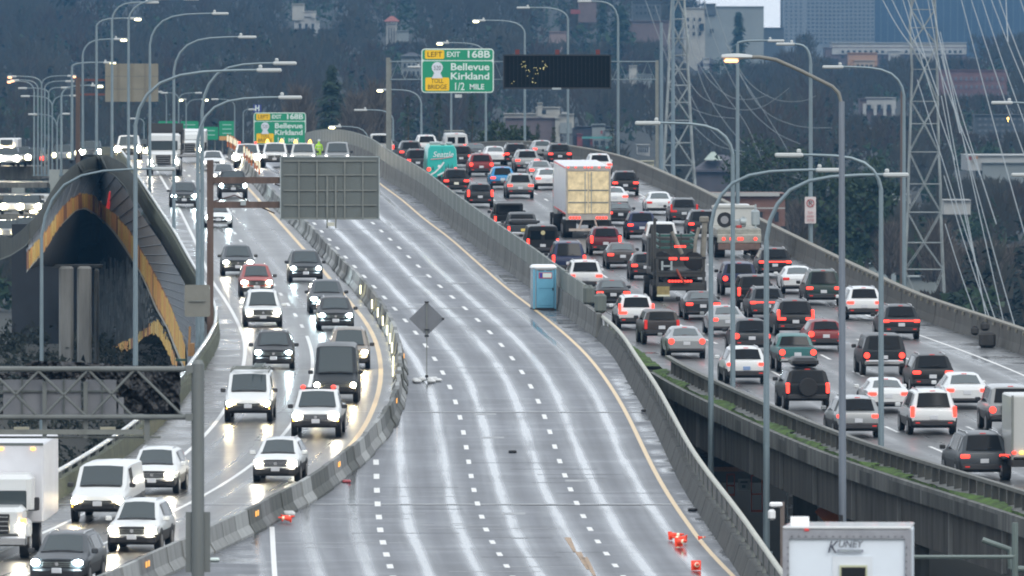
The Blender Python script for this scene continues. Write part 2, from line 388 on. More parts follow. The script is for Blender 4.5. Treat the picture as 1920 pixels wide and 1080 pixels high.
gs = mat('stained girder concrete', (.080,.077,.070), .75, var=.75, vscale=1.5, streak=True)
g = tag(link('edge_girder', m.mesh('g'), gs), 'weathered concrete edge girder running under the right-hand traffic deck', 'girder')
for Y in np.arange(318, GORE-14, 9.5):          # stiffening ribs on the girder
    m = M(); x = x_RL(Y)-.5; z = zdeck(Y); m.box(x-.14, x+.05, Y, Y+.5, z-2.05, z-.5); link('rib', m.mesh('r'), concrete_lt, g)
m = M()
for off in (3.5, 7.5, 11.5):
    sweep(m, lambda Y: (x_RL(Y)+off, Y, zdeck(Y)), [(0,-.5),(.6,-.5),(.6,-2.1),(0,-2.1)], 300, GORE-12, 8)
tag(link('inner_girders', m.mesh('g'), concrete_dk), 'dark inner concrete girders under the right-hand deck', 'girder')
# ================================================================ barriers, walls, rails
Jp = [(-.30,0),(.30,0),(.30,.08),(.14,.33),(.075,.81),(-.075,.81),(-.14,.33),(-.30,.08)]
SEG = 3.1
m = M(); vs = [(x, y, z) for y in (-SEG/2+.03, SEG/2-.03) for x, z in Jp]; n = 8
m.add(vs, [list(range(n)), list(range(2*n-1, n-1, -1))]+[[k, n+k, n+(k+1) % n, (k+1) % n] for k in range(n)])
kr_me = m.mesh('barrier_segment'); kr_me.materials.append(concrete_lt)
m = M(); m.box(-.1,.1,-SEG/2+.4,-SEG/2+.7,.0,.09); m.box(-.3,.3,-SEG/2+.5,-SEG/2+.95,-.001,.05)
m2 = M(); m2.cbox(.16,-.25,.6,.03,.16,.18,.01); m2.cbox(.16,.25,.6,.03,.16,.18,.01); refl_me = m2.mesh('reflector'); refl_me.materials.append(mat('amber reflector', (.85,.38,.08), .4, emit=(1,.45,.08), es=.7))
greys = [concrete_lt, mat('barrier concrete grey', (.15,.155,.15), .7, var=.5, vscale=1.5, streak=True), mat('barrier concrete dark', (.085,.09,.08), .75, var=.5, vscale=1.5, streak=True), mat('barrier concrete clean', (.30,.31,.30), .6, var=.3, vscale=1.5, streak=True)]
def walk(fx, Y, Y1, seg):
    """points a fixed length apart along a line on the deck"""
    while Y < Y1:
        p = Vector((fx(Y), Y, zdeck(Y))); a, b = Y, Y+seg
        for _ in range(20):
            q = (a+b)/2; w = Vector((fx(q), q, zdeck(q)))
            if (w-p).length < seg: a = q
            else: b = q
        w = Vector((fx(a), a, zdeck(a))); yield p, w; Y = a
for i, (p, q) in enumerate(walk(lambda Y: fKB(Y)-.30, 292, 790, SEG)):
    d = (q-p).normalized(); r = d.cross(Vector((0,0,1))).normalized(); up = r.cross(d)
    mid = (p+q)/2+r*random.uniform(-.04,.04); mw = Matrix.Translation(mid) @ Matrix((( r.x,d.x,up.x),(r.y,d.y,up.y),(r.z,d.z,up.z))).to_4x4()
    o = link('barrier_segment', kr_me); o.matrix_basis = mw
    o.material_slots[0].link = 'OBJECT'; o.material_slots[0].material = random.choices(greys, (3,4,2,2))[0]
    tag(o, 'grey concrete barrier segment in the long curving row between oncoming traffic and empty express lanes', 'barrier', 'concrete barrier segments between the two roadways')
    if i in (17, 26, 40) or i in (9, 13, 52):
        r_ = link('reflector', refl_me); r_.parent = o
# express right-hand wall with the glare screen on it
m = M(); sweep(m, lambda Y: (C_ER.x(Y), Y, zdeck(Y)), [(0,0),(.42,0),(.34,1.05),(.12,1.05),(.08,.35)], GORE+2, 900, 4)
tag(link('median_wall', m.mesh('w'), concrete), 'long grey concrete median wall between empty express lanes and jammed traffic', 'wall')
def joints(fx, prof, Y0, Y1, sp, par, mt):
    for p, q in walk(fx, Y0, Y1, sp):
        m = M(); sweep(m, lambda Y: (fx(Y), Y, zdeck(Y)), prof, p.y, p.y+.071, .07); link('joint', m.mesh('j'), mt, par)
jdk = mat('open joint', (.02,.02,.018), .9); rst = mat('rust run', (.09,.06,.035), .8)
mw_ = [o for o in COL.objects if o.name == 'median_wall'][0]
joints(C_ER.x, [(-.006,0),(.426,0),(.346,1.056),(.114,1.056),(.074,.35)], GORE+4, 800, 6.1, mw_, jdk)
scr = thing('glare_screen', C_ER.p(GORE+8, .23, 1.05), 'grey green panel screen standing on the concrete median wall beside the jammed traffic', 'fence')
scm = [mat('glare screen panel', (.12,.14,.125), .55, var=.3, vscale=1.5, streak=True), mat('glare screen panel light', (.15,.17,.15), .5, var=.3, vscale=1.5, streak=True)]
for i, (p, q) in enumerate(walk(lambda Y: C_ER.x(Y)+.23, GORE+13, 880, 1.85)):
    m = M(); h = .95 if p.y > GORE+26 else .9
    a, b = p+Vector((0,0,1.05)), q+Vector((0,0,1.05)); s_ = (b-a)*.012
    A, B = a+s_, b-s_; t = Vector((.06,0,0)); U = Vector((0,0,h))
    m.add([A-t,B-t,B-t+U,A-t+U,A+t,B+t,B+t+U,A+t+U], [(0,1,2,3),(4,7,6,5),(0,3,7,4),(1,5,6,2),(3,2,6,7)])
    link('panel', m.mesh('panel'), scm[i % 3 == 0], scr)
for v in (612, 628):
    a = C_ER.p(Yof(v), .25, 1.0); m = M(); m.cbox(a.x+.15, a.y, a.z+.45, .55, .9, .95, .15); o = link('screen_end_panel', m.mesh('e'), scm[0])
    tag(o, 'detached rounded screen panel at the %s of the median wall near the mossy gore' % ('end' if v > 615 else 'last gap'), 'panel')
# express right parapet beyond the gore: concrete wall, posts, pipe rail
m = M(); sweep(m, lambda Y: (C_ER.x(Y), Y, zdeck(Y)), [(0,0),(.45,0),(.45,.62),(.2,.62),(.1,.3)], Y_NEAR, GORE+2, 3)
pw = tag(link('express_parapet', m.mesh('w'), concrete_dk), 'dark stained concrete parapet along the right edge of the empty express lanes', 'parapet')
joints(C_ER.x, [(-.006,0),(.45,0),(.45,.626),(.194,.626),(.094,.3)], Y_NEAR+2, GORE, 6.1, pw, jdk)
rl = thing('pipe_railing', C_ER.p(320, .35, .62), 'pale pipe railing with posts on top of the express lane parapet', 'railing')
def hr(Y): return float(np.interp(Y, [330, GORE], [1.36, .92]))
m = M(); m.tube([C_ER.p(float(Y), .38, hr(float(Y))) for Y in np.arange(Y_NEAR, GORE+4, 4)], .085, 8); link('top_rail', m.mesh('t', True), mat('pale handrail', (.42,.42,.36), .5, var=.2, vscale=2), rl)
for Y in np.arange(Y_NEAR+3, GORE, 3.6):
    m = M(); p = C_ER.p(float(Y), .38, .62); m.box(p.x-.06, p.x+.06, p.y-.07, p.y+.07, p.z, p.z+hr(float(Y))-.66); link('post', m.mesh('p'), galv_dk, rl)
m = M(); sweep(m, lambda Y: (C_ER.x(Y)+.36, Y, zdeck(Y)+hr(Y)-1.34), [(0,.80),(.03,.80),(.03,1.2),(0,1.2)], Y_NEAR, GORE-8, 4); link('infill_panel', m.mesh('i'), mat('mesh infill', (.085,.085,.08), .6, var=.3, vscale=3), rl)
# moss strip behind parapet
m = M(); sweep(m, lambda Y: (C_ER.x(Y)+.47, Y, zdeck(Y)), [(0,0),(.4,0),(.3,.42),(.0,.58)], Yof(860), GORE+1, 3); tag(link('moss_growth', m.mesh('m'), moss), kind='stuff')
# left parapet of the oncoming roadway with bright metal rail
m = M(); sweep(m, lambda Y: (C_LL.x(Y)-.35, Y, zdeck(Y)), [(0,-.55),(.35,-.02),(.35,.0),(.28,.62),(.06,.62),(0,.1)], Y_NEAR, 860, 3)
tag(link('left_parapet', m.mesh('w'), mat('mossy concrete', (.075,.085,.045), .75, var=.5, vscale=1.3)), 'low mossy concrete parapet along the left edge of the oncoming lanes', 'parapet')
rr = thing('metal_railing', C_LL.p(400, -.2, .6), 'bright wet metal railing on top of the left parapet beside oncoming lanes', 'railing')
brt = mat('bright wet rail', (.62,.63,.60), .25, metal=.4, var=.15, vscale=2)
m = M(); m.tube([C_LL.p(float(Y), -.18, .90) for Y in np.arange(Y_NEAR, 800, 4)], .075, 8); link('top_rail', m.mesh('t', True), brt, rr)
for Y in np.arange(Y_NEAR+2, 700, 3.4):
    m = M(); p = C_LL.p(float(Y), -.18, .6); m.box(p.x-.05, p.x+.05, p.y-.06, p.y+.06, p.z, p.z+.28); link('post', m.mesh('p'), galv_dk, rr)
# ledge, moss and balustrade on the right-hand deck
m = M(); sweep(m, lambda Y: (x_RL(Y), Y, zdeck(Y)), [(0,-.02),(0,.22),(-.95,.12),(-.95,-.5),(-.9,-.5),(-.9,-.02)], 300, 451, 3)
tag(link('deck_ledge', m.mesh('l'), concrete), kind='structure')
m = M(); Ys = np.arange(300, 451, .6); prev = None
for Y in Ys:
    Y = float(Y); w = max(0, noise.noise(Vector((Y*.11, 3, 0)))*1.3+.16+.5*noise.noise(Vector((Y*.7, 9, 0))))
    a = Vector((x_RL(Y)-.80, Y, zdeck(Y)+.145)); h = .02+.1*max(0, noise.noise(Vector((Y*.6, 5, 0)))+.4)
    cur = [a, a+Vector((min(w,.75)*.5, 0, h+.03)), a+Vector((min(w,.75), 0, .09))]
    if prev: m.add(prev+cur, [(0,1,4,3),(1,2,5,4)])
    prev = cur
tag(link('moss_growth', m.mesh('m'), moss), kind='stuff')
bl = thing('balustrade', (x_RL(400), 400, zdeck(400)), 'low beam railing with stubby posts along the left edge of the jammed deck', 'railing')
m = M(); sweep(m, lambda Y: (x_RL(Y)-.2, Y, zdeck(Y)), [(-.10,.70),(.10,.70),(.10,.82),(-.10,.82)], 300, 450, 3); link('top_beam', m.mesh('b'), mat('beam concrete', (.13,.13,.115), .6, var=.3, vscale=2), bl)
for p, q in walk(lambda Y: x_RL(Y)-.2, 302, 448, 1.35):
    m = M(); m.box(p.x-.12, p.x+.12, p.y-.13, p.y+.13, p.z+.15, p.z+.705); link('post', m.mesh('p'), concrete_dk, bl)
# mossy gore
m = M(); Yg = GORE
def gx(Y): return C_ER.x(Y)+.45
prev = None
for Y in np.arange(452, Yg+1.5, 1.0):
    Y = float(Y); a, b = gx(Y), max(gx(Y)+.05, x_RL(Y)-.1); t = [Vector((a+(b-a)*k/5, Y, zdeck(Y)+.03+.34*(k not in (0,5))*(.7+.8*noise.noise(Vector((Y*.5, k, 1)))))) for k in range(6)]
    if prev: m.add(prev+t, [(i, i+1, i+7, i+6) for i in range(5)])
    prev = t
tag(link('moss_growth', m.mesh('m', True), moss), kind='stuff')
m = M(); a, b = gx(452), x_RL(452); z = zdeck(452)
m.box(a, b, 451.1, 451.6, z-1.2, z+.12); tag(link('gore_end_wall', m.mesh('g'), concrete_dk), 'short dark concrete end wall where the two decks part below the moss', 'wall')
# right outer barrier
m = M(); sweep(m, lambda Y: (C_RR.x(Y), Y, zdeck(Y)), [(0,0),(.4,-.3),(.36,1.02),(.14,1.02),(.1,.4)], 300, 930, 4)
tag(link('outer_parapet', m.mesh('w'), mat('outer parapet concrete', (.085,.083,.072), .7, var=.35, vscale=1.0, streak=True)), 'long brown grey concrete parapet on the far outer edge of the jammed deck', 'parapet')
op_ = [o for o in COL.objects if o.name == 'outer_parapet'][0]; joints(C_RR.x, [(-.006,0),(.4,-.3),(.36,1.01),(.134,1.01),(.094,.4)], 304, 800, 7.5, op_, jdk)
m = M(); sweep(m, lambda Y: (C_RR.x(Y), Y, zdeck(Y)), [(.11,1.02),(.42,1.02),(.42,1.10),(.11,1.10)], 300, 930, 4)
for p, q in walk(lambda Y: C_RR.x(Y), 330, 560, 2.6): m.box(p.x+.02, p.x+.13, p.y-.12, p.y+.12, p.z+.86, p.z+1.02)
tag(link('parapet_cap', m.mesh('c'), mat('parapet cap', (.19,.18,.145), .6, var=.3, vscale=2)), 'pale capping rail on the outer parapet of the jammed deck', 'railing')
# ================================================================ vehicles
def ring(s):
    y, zb, zs, zt, hw, tw = s
    ch = .07 if zt-zs > .3 else .02; k = .13 if zt-zs > .3 else .12
    h = [(0,zb),(hw*.84,zb),(hw*.965,zb+.1),(hw,(zb+zs)/2+.06),(hw*.975,zs),(tw,zt-ch),(tw-k,zt),(0,zt+.02)]
    return [Vector((x, y, z)) for x, z in h]+[Vector((-x, y, z)) for x, z in h[-2:0:-1]]
def prof(kind, L, W_, H):
    a = L/2; h = W_/2
    if kind == 'suv':
        st = [(-a,.46,.80,.88,.93,.90),(-a+.05,.36,.96,1.04,.975,.88),(-a+.13,.30,1.02,1.10,1,.87),(-a+.48,.28,1.04,H-.05,1,.74),(-a+.85,.26,1.03,H,1,.74),
              (.1,.26,1.0,H,1,.74),(a-1.95,.26,1.0,H-.05,1,.73),(a-1.18,.28,.98,1.07,1,.86),(a-.5,.3,.90,1.0,.99,.84),(a-.12,.32,.80,.90,.95,.80),(a,.42,.70,.76,.86,.74)]
        return dict(st=st, rw=(2,3), ws=(7,6), side=[(3,4),(4,5),(5,6)], zt=.92, zh=.80, xh=.70)
    if kind == 'hatch':
        st = [(-a,.42,.72,.80,.93,.90),(-a+.06,.32,.88,.96,.98,.87),(-a+.14,.28,.94,1.0,1,.86),(-a+.62,.26,.96,H-.05,1,.72),(-a+1.0,.24,.95,H,1,.72),
              (.15,.24,.93,H,1,.72),(a-1.9,.24,.93,H-.05,1,.71),(a-1.1,.26,.90,.98,1,.85),(a-.5,.28,.82,.90,.99,.83),(a-.1,.3,.72,.80,.95,.78),(a,.4,.62,.68,.84,.72)]
        return dict(st=st, rw=(2,3), ws=(7,6), side=[(3,4),(4,5),(5,6)], zt=.84, zh=.70, xh=.68)
    if kind == 'sedan':
        st = [(-a,.42,.78,.84,.93,.88),(-a+.08,.32,.92,.98,.985,.86),(-a+.18,.28,.95,1.03,1,.85),(-a+.72,.26,.96,1.05,1,.84),(-a+1.35,.24,.95,H-.06,1,.69),(-a+1.8,.24,.94,H,1,.70),
              (.25,.24,.93,H,1,.70),(a-2.1,.24,.92,H-.05,1,.69),(a-1.25,.26,.90,.98,1,.85),(a-.5,.28,.80,.89,.99,.83),(a-.1,.3,.70,.78,.95,.78),(a,.38,.60,.66,.84,.72)]
        return dict(st=st, rw=(3,4), ws=(8,7), side=[(4,5),(5,6),(6,7)], zt=.84, zh=.68, xh=.68)
    if kind == 'pickup':
        st = [(-a,.58,1.08,1.12,.96,.95),(-a+.05,.48,1.12,1.17,1,.96),(-.75,.42,1.12,1.17,1,.96),(-.62,.42,1.12,H-.08,1,.80),(-.3,.42,1.12,H,1,.80),(.55,.42,1.1,H,1,.80),
              (a-2.15,.42,1.1,H-.06,1,.79),(a-1.45,.44,1.10,1.20,1,.92),(a-.5,.46,1.06,1.16,1,.92),(a-.1,.5,1.0,1.10,.97,.90),(a,.56,.9,.98,.92,.86)]
        return dict(st=st, rw=(2,3), ws=(7,6), side=[(3,4),(4,5),(5,6)], zt=.95, zh=.92, xh=.78)
    if kind == 'van':
        st = [(-a,.50,1.2,H-.08,.96,.84),(-a+.06,.42,1.22,H-.02,1,.86),(-a+1.2,.36,1.22,H,1,.86),(.2,.34,1.2,H,1,.86),(a-1.75,.34,1.18,H-.04,1,.85),
              (a-.98,.36,1.12,1.28,1,.90),(a-.35,.38,.98,1.08,.98,.86),(a-.06,.42,.84,.94,.94,.82),(a,.5,.74,.8,.88,.78)]
        return dict(st=st, rw=None, ws=(5,4), side=[(3,4)], zt=1.0, zh=.80, xh=.76)
    if kind == 'boxy':
        st = [(-a,.60,1.08,1.12,.95,.92),(-a+.04,.50,1.12,1.18,1,.90),(-a+.10,.46,1.14,1.20,1,.90),(-a+.20,.44,1.15,H-.05,1,.80),(-a+.6,.42,1.15,H,1,.81),(.1,.42,1.13,H,1,.81),
              (a-1.75,.42,1.12,H-.04,1,.80),(a-1.35,.44,1.12,1.22,1,.90),(a-.5,.46,1.08,1.18,1,.90),(a-.08,.5,1.0,1.12,.97,.88),(a,.58,.9,1.0,.92,.86)]
        return dict(st=st, rw=(2,3), ws=(7,6), side=[(3,4),(4,5),(5,6)], zt=.95, zh=.92, xh=.74)
CACHE = {}; VS = .915
def glass_quad(c, out, cols=3):
    """a pane from four corners bl, br, tr, tl, lifted off the body and bowed"""
    m = M(); n = (c[1]-c[0]).cross(c[3]-c[0]).normalized()
    if n.dot(out) < 0: n = -n
    vs = []
    for j in range(3):
        for i in range(cols+1):
            s, t = i/cols, j/2; p = (c[0]*(1-s)+c[1]*s)*(1-t)+(c[3]*(1-s)+c[2]*s)*t
            vs.append(p+n*(.012+.05*(1-(2*s-1)**2)*(abs(n.y) > .3)))
    k = cols+1
    m.add(vs, [(j*k+i, j*k+i+1, (j+1)*k+i+1, (j+1)*k+i) for j in range(2) for i in range(cols)])
    return m.mesh('pane', True)
def car_meshes(kind, L, W_, H, clad):
    key = (kind, L, W_, H, clad)
    if key in CACHE: return CACHE[key]
    D = prof(kind, L, W_, H); h = W_/2
    st = [(y, zb, zs, zt, hw*h, tw*h) for y, zb, zs, zt, hw, tw in D['st']]
    R = [ring(s) for s in st]; m = M(); n = 14
    for r in R: m.v += [tuple(p) for p in r]
    for i in range(len(R)-1):
        for k in range(n):
            j = (k+1) % n; kk = k if k < 7 else 13-k
            m.f.append([i*n+k, i*n+j, (i+1)*n+j, (i+1)*n+k]); m.mi.append(1 if kk < (3 if clad and kk == 2 else 2) else 0)
    m.f.append(list(range(n))[::-1]); m.mi.append(0); e = (len(R)-1)*n; m.f.append([e+k for k in range(n)]); m.mi.append(0)
    me = m.mesh('body', True, 28); me.materials.append(None); me.materials.append(trim)
    out = {'body': me, 'D': D, 'R': R}
    a = L/2
    wr = .36 if kind in ('suv','hatch','sedan') else .40
    wy = (-a+(.95 if kind != 'pickup' else 1.25), a-.92)
    wm = M(); wm.tube([(-.12,0,0),(-.09,0,0),(.09,0,0),(.12,0,0)], wr, 20); 
    # flatten shoulder: first and last rings are a little smaller
    for idx in list(range(20))+list(range(60,80)):
        x, y, z = wm.v[idx]; wm.v[idx] = (x, y*.93, z*.93)
    tm = wm.mesh('tyre', True); tm.materials.append(rubber)
    rm = M(); rm.tube([(-.125,0,0),(.125,0,0)], wr*.62, 14); rr_ = rm.mesh('rim', True); rr_.materials.append(rimm)
    am = M(); am.disc((0, 0, .02), wr+.07, (1,0,0), .06, 20); arch = am.mesh('arch'); arch.materials.append(black)
    out.update(tyre=tm, rim=rr_, arch=arch, wy=wy, wr=wr)
    def pn(i, k): return R[i][k]
    if D['rw']:
        i, j = D['rw']; A = [R[i][8], R[i][6], R[j][6], R[j][8]]
        cx = sum(A, Vector())/4; A = [p.lerp(Vector((cx.x, p.y, p.z)), .04) for p in A]
        bl, br, tr_, tl = A; q = [bl.lerp(tl,.06), br.lerp(tr_,.06), br.lerp(tr_,.93), bl.lerp(tl,.93)]
        out['rear'] = glass_quad(q, Vector((0,-1,.3)))
    i, j = D['ws']; A = [R[i][8], R[i][6], R[j][6], R[j][8]]; A = [p.lerp(Vector((0, p.y, p.z)), .03) for p in A]
    bl, br, tr_, tl = A; out['wind'] = glass_quad([bl.lerp(tl,.03), br.lerp(tr_,.03), br.lerp(tr_,.95), bl.lerp(tl,.95)], Vector((0,1,.3)))
    sides = []
    for sg, k4, k5 in ((1,4,5),(-1,10,9)):
        for (p, q) in D['side']:
            a0, a1, b1, b0 = R[p][k4], R[q][k4], R[q][k5], R[p][k5]
            def bi(s, t): return (a0*(1-s)+a1*s)*(1-t)+(b0*(1-s)+b1*s)*t
            sides.append(glass_quad([bi(.06,.1), bi(.94,.1), bi(.94,.92), bi(.06,.92)], Vector((sg,0,.2)), 1))
    out['sides'] = sides
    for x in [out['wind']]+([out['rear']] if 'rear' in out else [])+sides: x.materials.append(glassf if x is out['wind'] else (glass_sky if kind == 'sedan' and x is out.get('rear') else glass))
    CACHE[key] = out; return out
PM = {}
def pmesh(key, fn, mt):
    if key not in PM:
        m = M(); fn(m); me = m.mesh(key if isinstance(key, str) else key[0], True, 30); me.materials.append(mt); PM[key] = me
    return PM[key]
def frame(pos, fx, fy):
    d = Vector((fx, fy, .02125*fy)).normalized(); r = d.cross(Vector((0,0,1))).normalized(); up = r.cross(d)
    return Matrix.Translation(pos) @ Matrix(((r.x,d.x,up.x),(r.y,d.y,up.y),(r.z,d.z,up.z))).to_4x4()
DIM = dict(suv=(4.65,1.90,1.70), hatch=(4.3,1.80,1.50), sedan=(4.8,1.85,1.45), pickup=(5.7,2.02,1.90), van=(5.5,2.02,2.1), boxy=(4.5,1.92,1.83))
OC = dict(o=None)
def car(u, v, kind, col, label, way, cat=None, dims=None, tails='std', lamps='on', extras=(), rot=0., name=None, plate_c=None, yaw=None):
    L, W_, H = dims or DIM[kind]; q_ = random.choice((.97,.985,1.,1.015)); L, W_, H = round(L*q_,2), round(W_*(.5+q_/2),2), round(H*random.choice((.98,1.,1.02)),2); Yv = Yof(v); pos = G(u, v)
    clad = kind in ('suv','boxy','pickup','van')
    c = car_meshes(kind, L, W_, H, clad); D = c['D']; a = L/2; h = W_/2
    if way == 'away':
        if yaw is None:
            wl = 1/(abs(pos.x-x_RL(Yv))+2); wr_ = 1/(abs(pos.x-C_RR.x(Yv))+2)
            dl = (x_RL(Yv+9)-x_RL(Yv-9))/18; t = (dl*wl+C_RR.d(Yv)*wr_)/(wl+wr_)
        else: t = yaw
        d = Vector((t, 1, 0)).normalized(); ctr = pos+Vector((d.x, d.y, 0))*(a-.55)*VS
    else:
        if yaw is None:
            c1, c2 = (C_W0, C_W1) if pos.x < C_W1.x(Yv) else (C_W1, C_WY)
            w = min(1, max(0, (pos.x-c1.x(Yv))/(c2.x(Yv)-c1.x(Yv)))); t = c1.d(Yv)*(1-w)+c2.d(Yv)*w
            t = max(-.14, min(.14, t))
        else: t = yaw
        d = -Vector((t, 1, 0)).normalized(); ctr = pos-Vector((d.x, d.y, 0))*(a-.6)*VS
    ctr.z = zdeck(ctr.y); fr = frame(ctr, d.x, d.y) @ Matrix.Scale(VS, 4)
    nm = name or {'suv':'suv','hatch':'hatchback','sedan':'sedan','pickup':'pickup_truck','van':'van','boxy':'off_road_vehicle'}[kind]
    cat = cat or {'suv':'SUV','hatch':'car','sedan':'car','pickup':'pickup truck','van':'van','boxy':'SUV'}[kind]
    grp = 'jammed traffic heading away on the right-hand deck' if way == 'away' else 'oncoming traffic with headlamps on'
    root = bpy.data.objects.new(nm, None); COL.objects.link(root); root.matrix_basis = fr; tag(root, label, cat, grp)
    pc = paint(col)
    def add(n_, me, mt=None, loc=None):
        o = bpy.data.objects.new(n_, me); COL.objects.link(o); o.parent = root
        if loc is not None: o.location = loc
        if mt is not None:
            o.material_slots[0].link = 'OBJECT'; o.material_slots[0].material = mt
        return o
    b = add('body', c['body'], pc)
    for sx in (-1, 1):
        for y in c['wy']:
            if way == 'away' and y > 0 and sx > 0: continue
            add('wheel_arch', c['arch'], None, (sx*(h-.02), y, c['wr'])); w = add('wheel', c['tyre'], None, (sx*(h-.11), y, c['wr'])); r_ = bpy.data.objects.new('rim', c['rim']); COL.objects.link(r_); r_.parent = w
    for s_ in (c['sides'] if L < 9 else []): add('side_window', s_)
    mir = lambda m: m.cbox(0,0,0,.22,.12,.17,.03)
    my = D['st'][D['ws'][0]][0]-.15; mz = D['st'][D['ws'][0]][3]+.03
    for sx in (-1, 1): add('mirror', pmesh('mirror', mir, trim), pc if col in ('white','silver') and kind in ('suv','hatch','sedan') else trim, (sx*(h+.10), my, mz))
    if kind in ('suv',) and 'noroof' not in extras:
        zr = H+.035
        for sx in (-1, 1): add('roof_rail', pmesh(('roof_rail', H, L), lambda m: m.tube([(0,-a+.6,-.06),(0,-a+.8,0),(0,a-2.3,0),(0,a-2.1,-.06)], .022, 6), chrome), None, (sx*h*.60, 0, zr))
    if way == 'away':
        if 'rear' in c: add('rear_window', c['rear'])
        else:
            for sx in (-1, 1): add('rear_window', pmesh(('rear_window', W_, H), lambda m: m.cbox(0,0,0,h*.62,.03,.52,.02), glass), None, (sx*h*.42, -a-.005, H-.55))
        zt = D['zt']; ton = red_on if lamps == 'on' else red_off
        if tails == 'std': fn = lambda m: (m.cbox(0,0,0,.36,.26,.15,.03)); ps = [(h*.76, -a+.09, zt)]
        elif tails == 'tall': fn = lambda m: (m.cbox(0,0,0,.16,.24,.46,.03)); ps = [(h*.88, -a+.10, zt+.05)]
        elif tails == 'round': fn = lambda m: (m.disc((0,0,0), .14, (0,1,0), .26, 16)); ps = [(h*.80, -a+.09, zt)]
        elif tails == 'bar': fn = lambda m: (m.cbox(0,0,0,.30,.24,.14,.03)); ps = [(h*.80, -a+.08, zt)]
        elif tails == 'lshape': fn = lambda m: (m.cbox(-.02,0,-.1,.42,.26,.13,.02), m.cbox(.13,.05,.14,.12,.28,.42,.02)); ps = [(h*.74, -a+.09, zt+.06)]
        elif tails == 'pick': fn = lambda m: (m.cbox(0,0,0,.15,.2,.34,.02)); ps = [(h*.90, -a+.09, zt-.02)]
        for (x, y, z) in ps:
            for sx in (-1, 1):
                o = add('tail_light', pmesh(('tail_light', tails, sx), fn if sx > 0 else (lambda m: (fn(m), [m.v.__setitem__(i, (-p[0], p[1], p[2])) for i, p in enumerate(list(m.v))], [f.reverse() for f in m.f])), red_on), ton, (sx*x, y, z))
        if tails == 'bar': add('light_bar', pmesh(('light_bar', W_), lambda m: m.cbox(0,0,0,W_*.82,.10,.075,.02), red_on), ton, (0, -a+.045, zt+.01))
        if 'noplate' not in extras: add('number_plate', pmesh('number_plate', lambda m: m.cbox(0,0,0,.33,.03,.17,.01), plate), plate_c, (0, -a-.012 if kind != 'sedan' else -a-.01, .74 if kind not in ('pickup','van','boxy') else .86))
        bc = trim if kind in ('suv','hatch','van','boxy') else None
        bz, bh = (.50,.26) if kind in ('suv','hatch') else ((.42,.16) if kind == 'sedan' else (.62,.24))
        add('rear_bumper', pmesh(('rear_bumper', W_, bh), lambda m: m.cbox(0,0,0,W_*.93,.24,bh,.06), trim), chrome if 'chromebumper' in extras else (bc or (trim if kind=='sedan' else chrome)), (0, -a+.06, bz))
        if lamps == 'on' and kind != 'pickup': add('brake_light', pmesh('brake_light', lambda m: m.cbox(0,0,0,.24,.05,.03,.01), red_off), red_off, (0, D['st'][D['rw'][1] if D['rw'] else 0][0]+.02 if D['rw'] else -a-.01, H-.005))
        if kind in ('suv','hatch'):
            for sx in (-1, 1): add('reflector', pmesh('reflector_red', lambda m: m.cbox(0,0,0,.18,.03,.05,.01), red_off), None, (sx*h*.68, -a-.065, .52))
        if kind in ('suv','hatch'): add('rear_wiper', pmesh('rear_wiper', lambda m: m.tube([(0,0,0),(.32,-.01,.06)], .014, 5), black), None, (-.04, D['st'][D['rw'][0]][0]+.0, D['st'][D['rw'][0]][3]+.09))
        if kind == 'pickup': add('bed_liner', pmesh(('bed_liner', L, W_), lambda m: m.box(-h*.84,h*.84,-a+.16,-.78,1.13,1.195), black))
    else:
        add('windshield', c['wind']); zh = D['zh']; xh = D['xh']*h
        hm = {'on':head_on,'blue':head_blue,'warm':head_warm,'dim':head_dim,'off':head_dim}[lamps]
        hs = (.34,.30,.15) if kind in ('suv','hatch','sedan') else (.30,.24,.24)
        for sx in (-1, 1):
            ho = add('headlight', pmesh(('headlight_housing', hs), lambda m: m.cbox(0,0,0,*hs,.04), mat('lamp housing', (.35,.36,.38), .12, coat=1)), None, (sx*(xh+.02), a-.13 if kind not in ('pickup','boxy','van') else a-.10, zh))
            lo = bpy.data.objects.new('lamp', pmesh('lamp', lambda m: m.disc((0,0,0), .115, (0,1,0), .06, 12), head_on)); COL.objects.link(lo); lo.parent = ho; lo.location = (sx*.02, hs[1]/2+.01, 0)
            if hs[0] > .32: lo.scale = (random.uniform(1.1,1.45), 1, random.uniform(.75,.95))
            lo.material_slots[0].link = 'OBJECT'; lo.material_slots[0].material = hm
            if 'turn' in extras: add('turn_light', pmesh('turn_light', lambda m: m.cbox(0,0,0,.22,.2,.08,.02), amber), None, (sx*(xh+.05), a-.08, zh-.20))
        gm = chrome if 'chromegrille' in extras else black
        gw = W_*.54
        add('grille', pmesh(('grille', W_, kind), lambda m: m.cbox(0,0,0,gw,.10,.30 if kind in ('suv','pickup') else .22,.04), black), black, (0, a-.045, zh-.06))
        for k in range(3): add('grille_bar', pmesh(('grille_bar', W_), lambda m: m.cbox(0,0,0,gw*.92,.03,.018,.005), galv_dk), chrome if 'chromegrille' in extras else None, (0, a+.012, zh-.12+.06*k))
        zb_ = .34 if kind in ('suv','hatch','sedan') else .50
        add('front_bumper', pmesh(('front_bumper', W_, kind), lambda m: m.cbox(0,0,0,W_*.92,.30,.34,.08), trim), None if (kind != 'sedan') else pc, (0, a-.10, zb_+.10))
        add('air_intake', pmesh(('air_intake', W_), lambda m: m.cbox(0,0,0,W_*.62,.05,.17,.03), black), None, (0, a+.04, zb_+.10))
        add('number_plate', pmesh('number_plate', lambda m: m.cbox(0,0,0,.33,.03,.17,.01), plate), None, (0, a+.07, zb_+.20))
        add('badge', pmesh('badge', lambda m: m.disc((0,0,0), .065, (0,1,0), .03, 12), chrome), None, (0, a+.02, zh-.05))
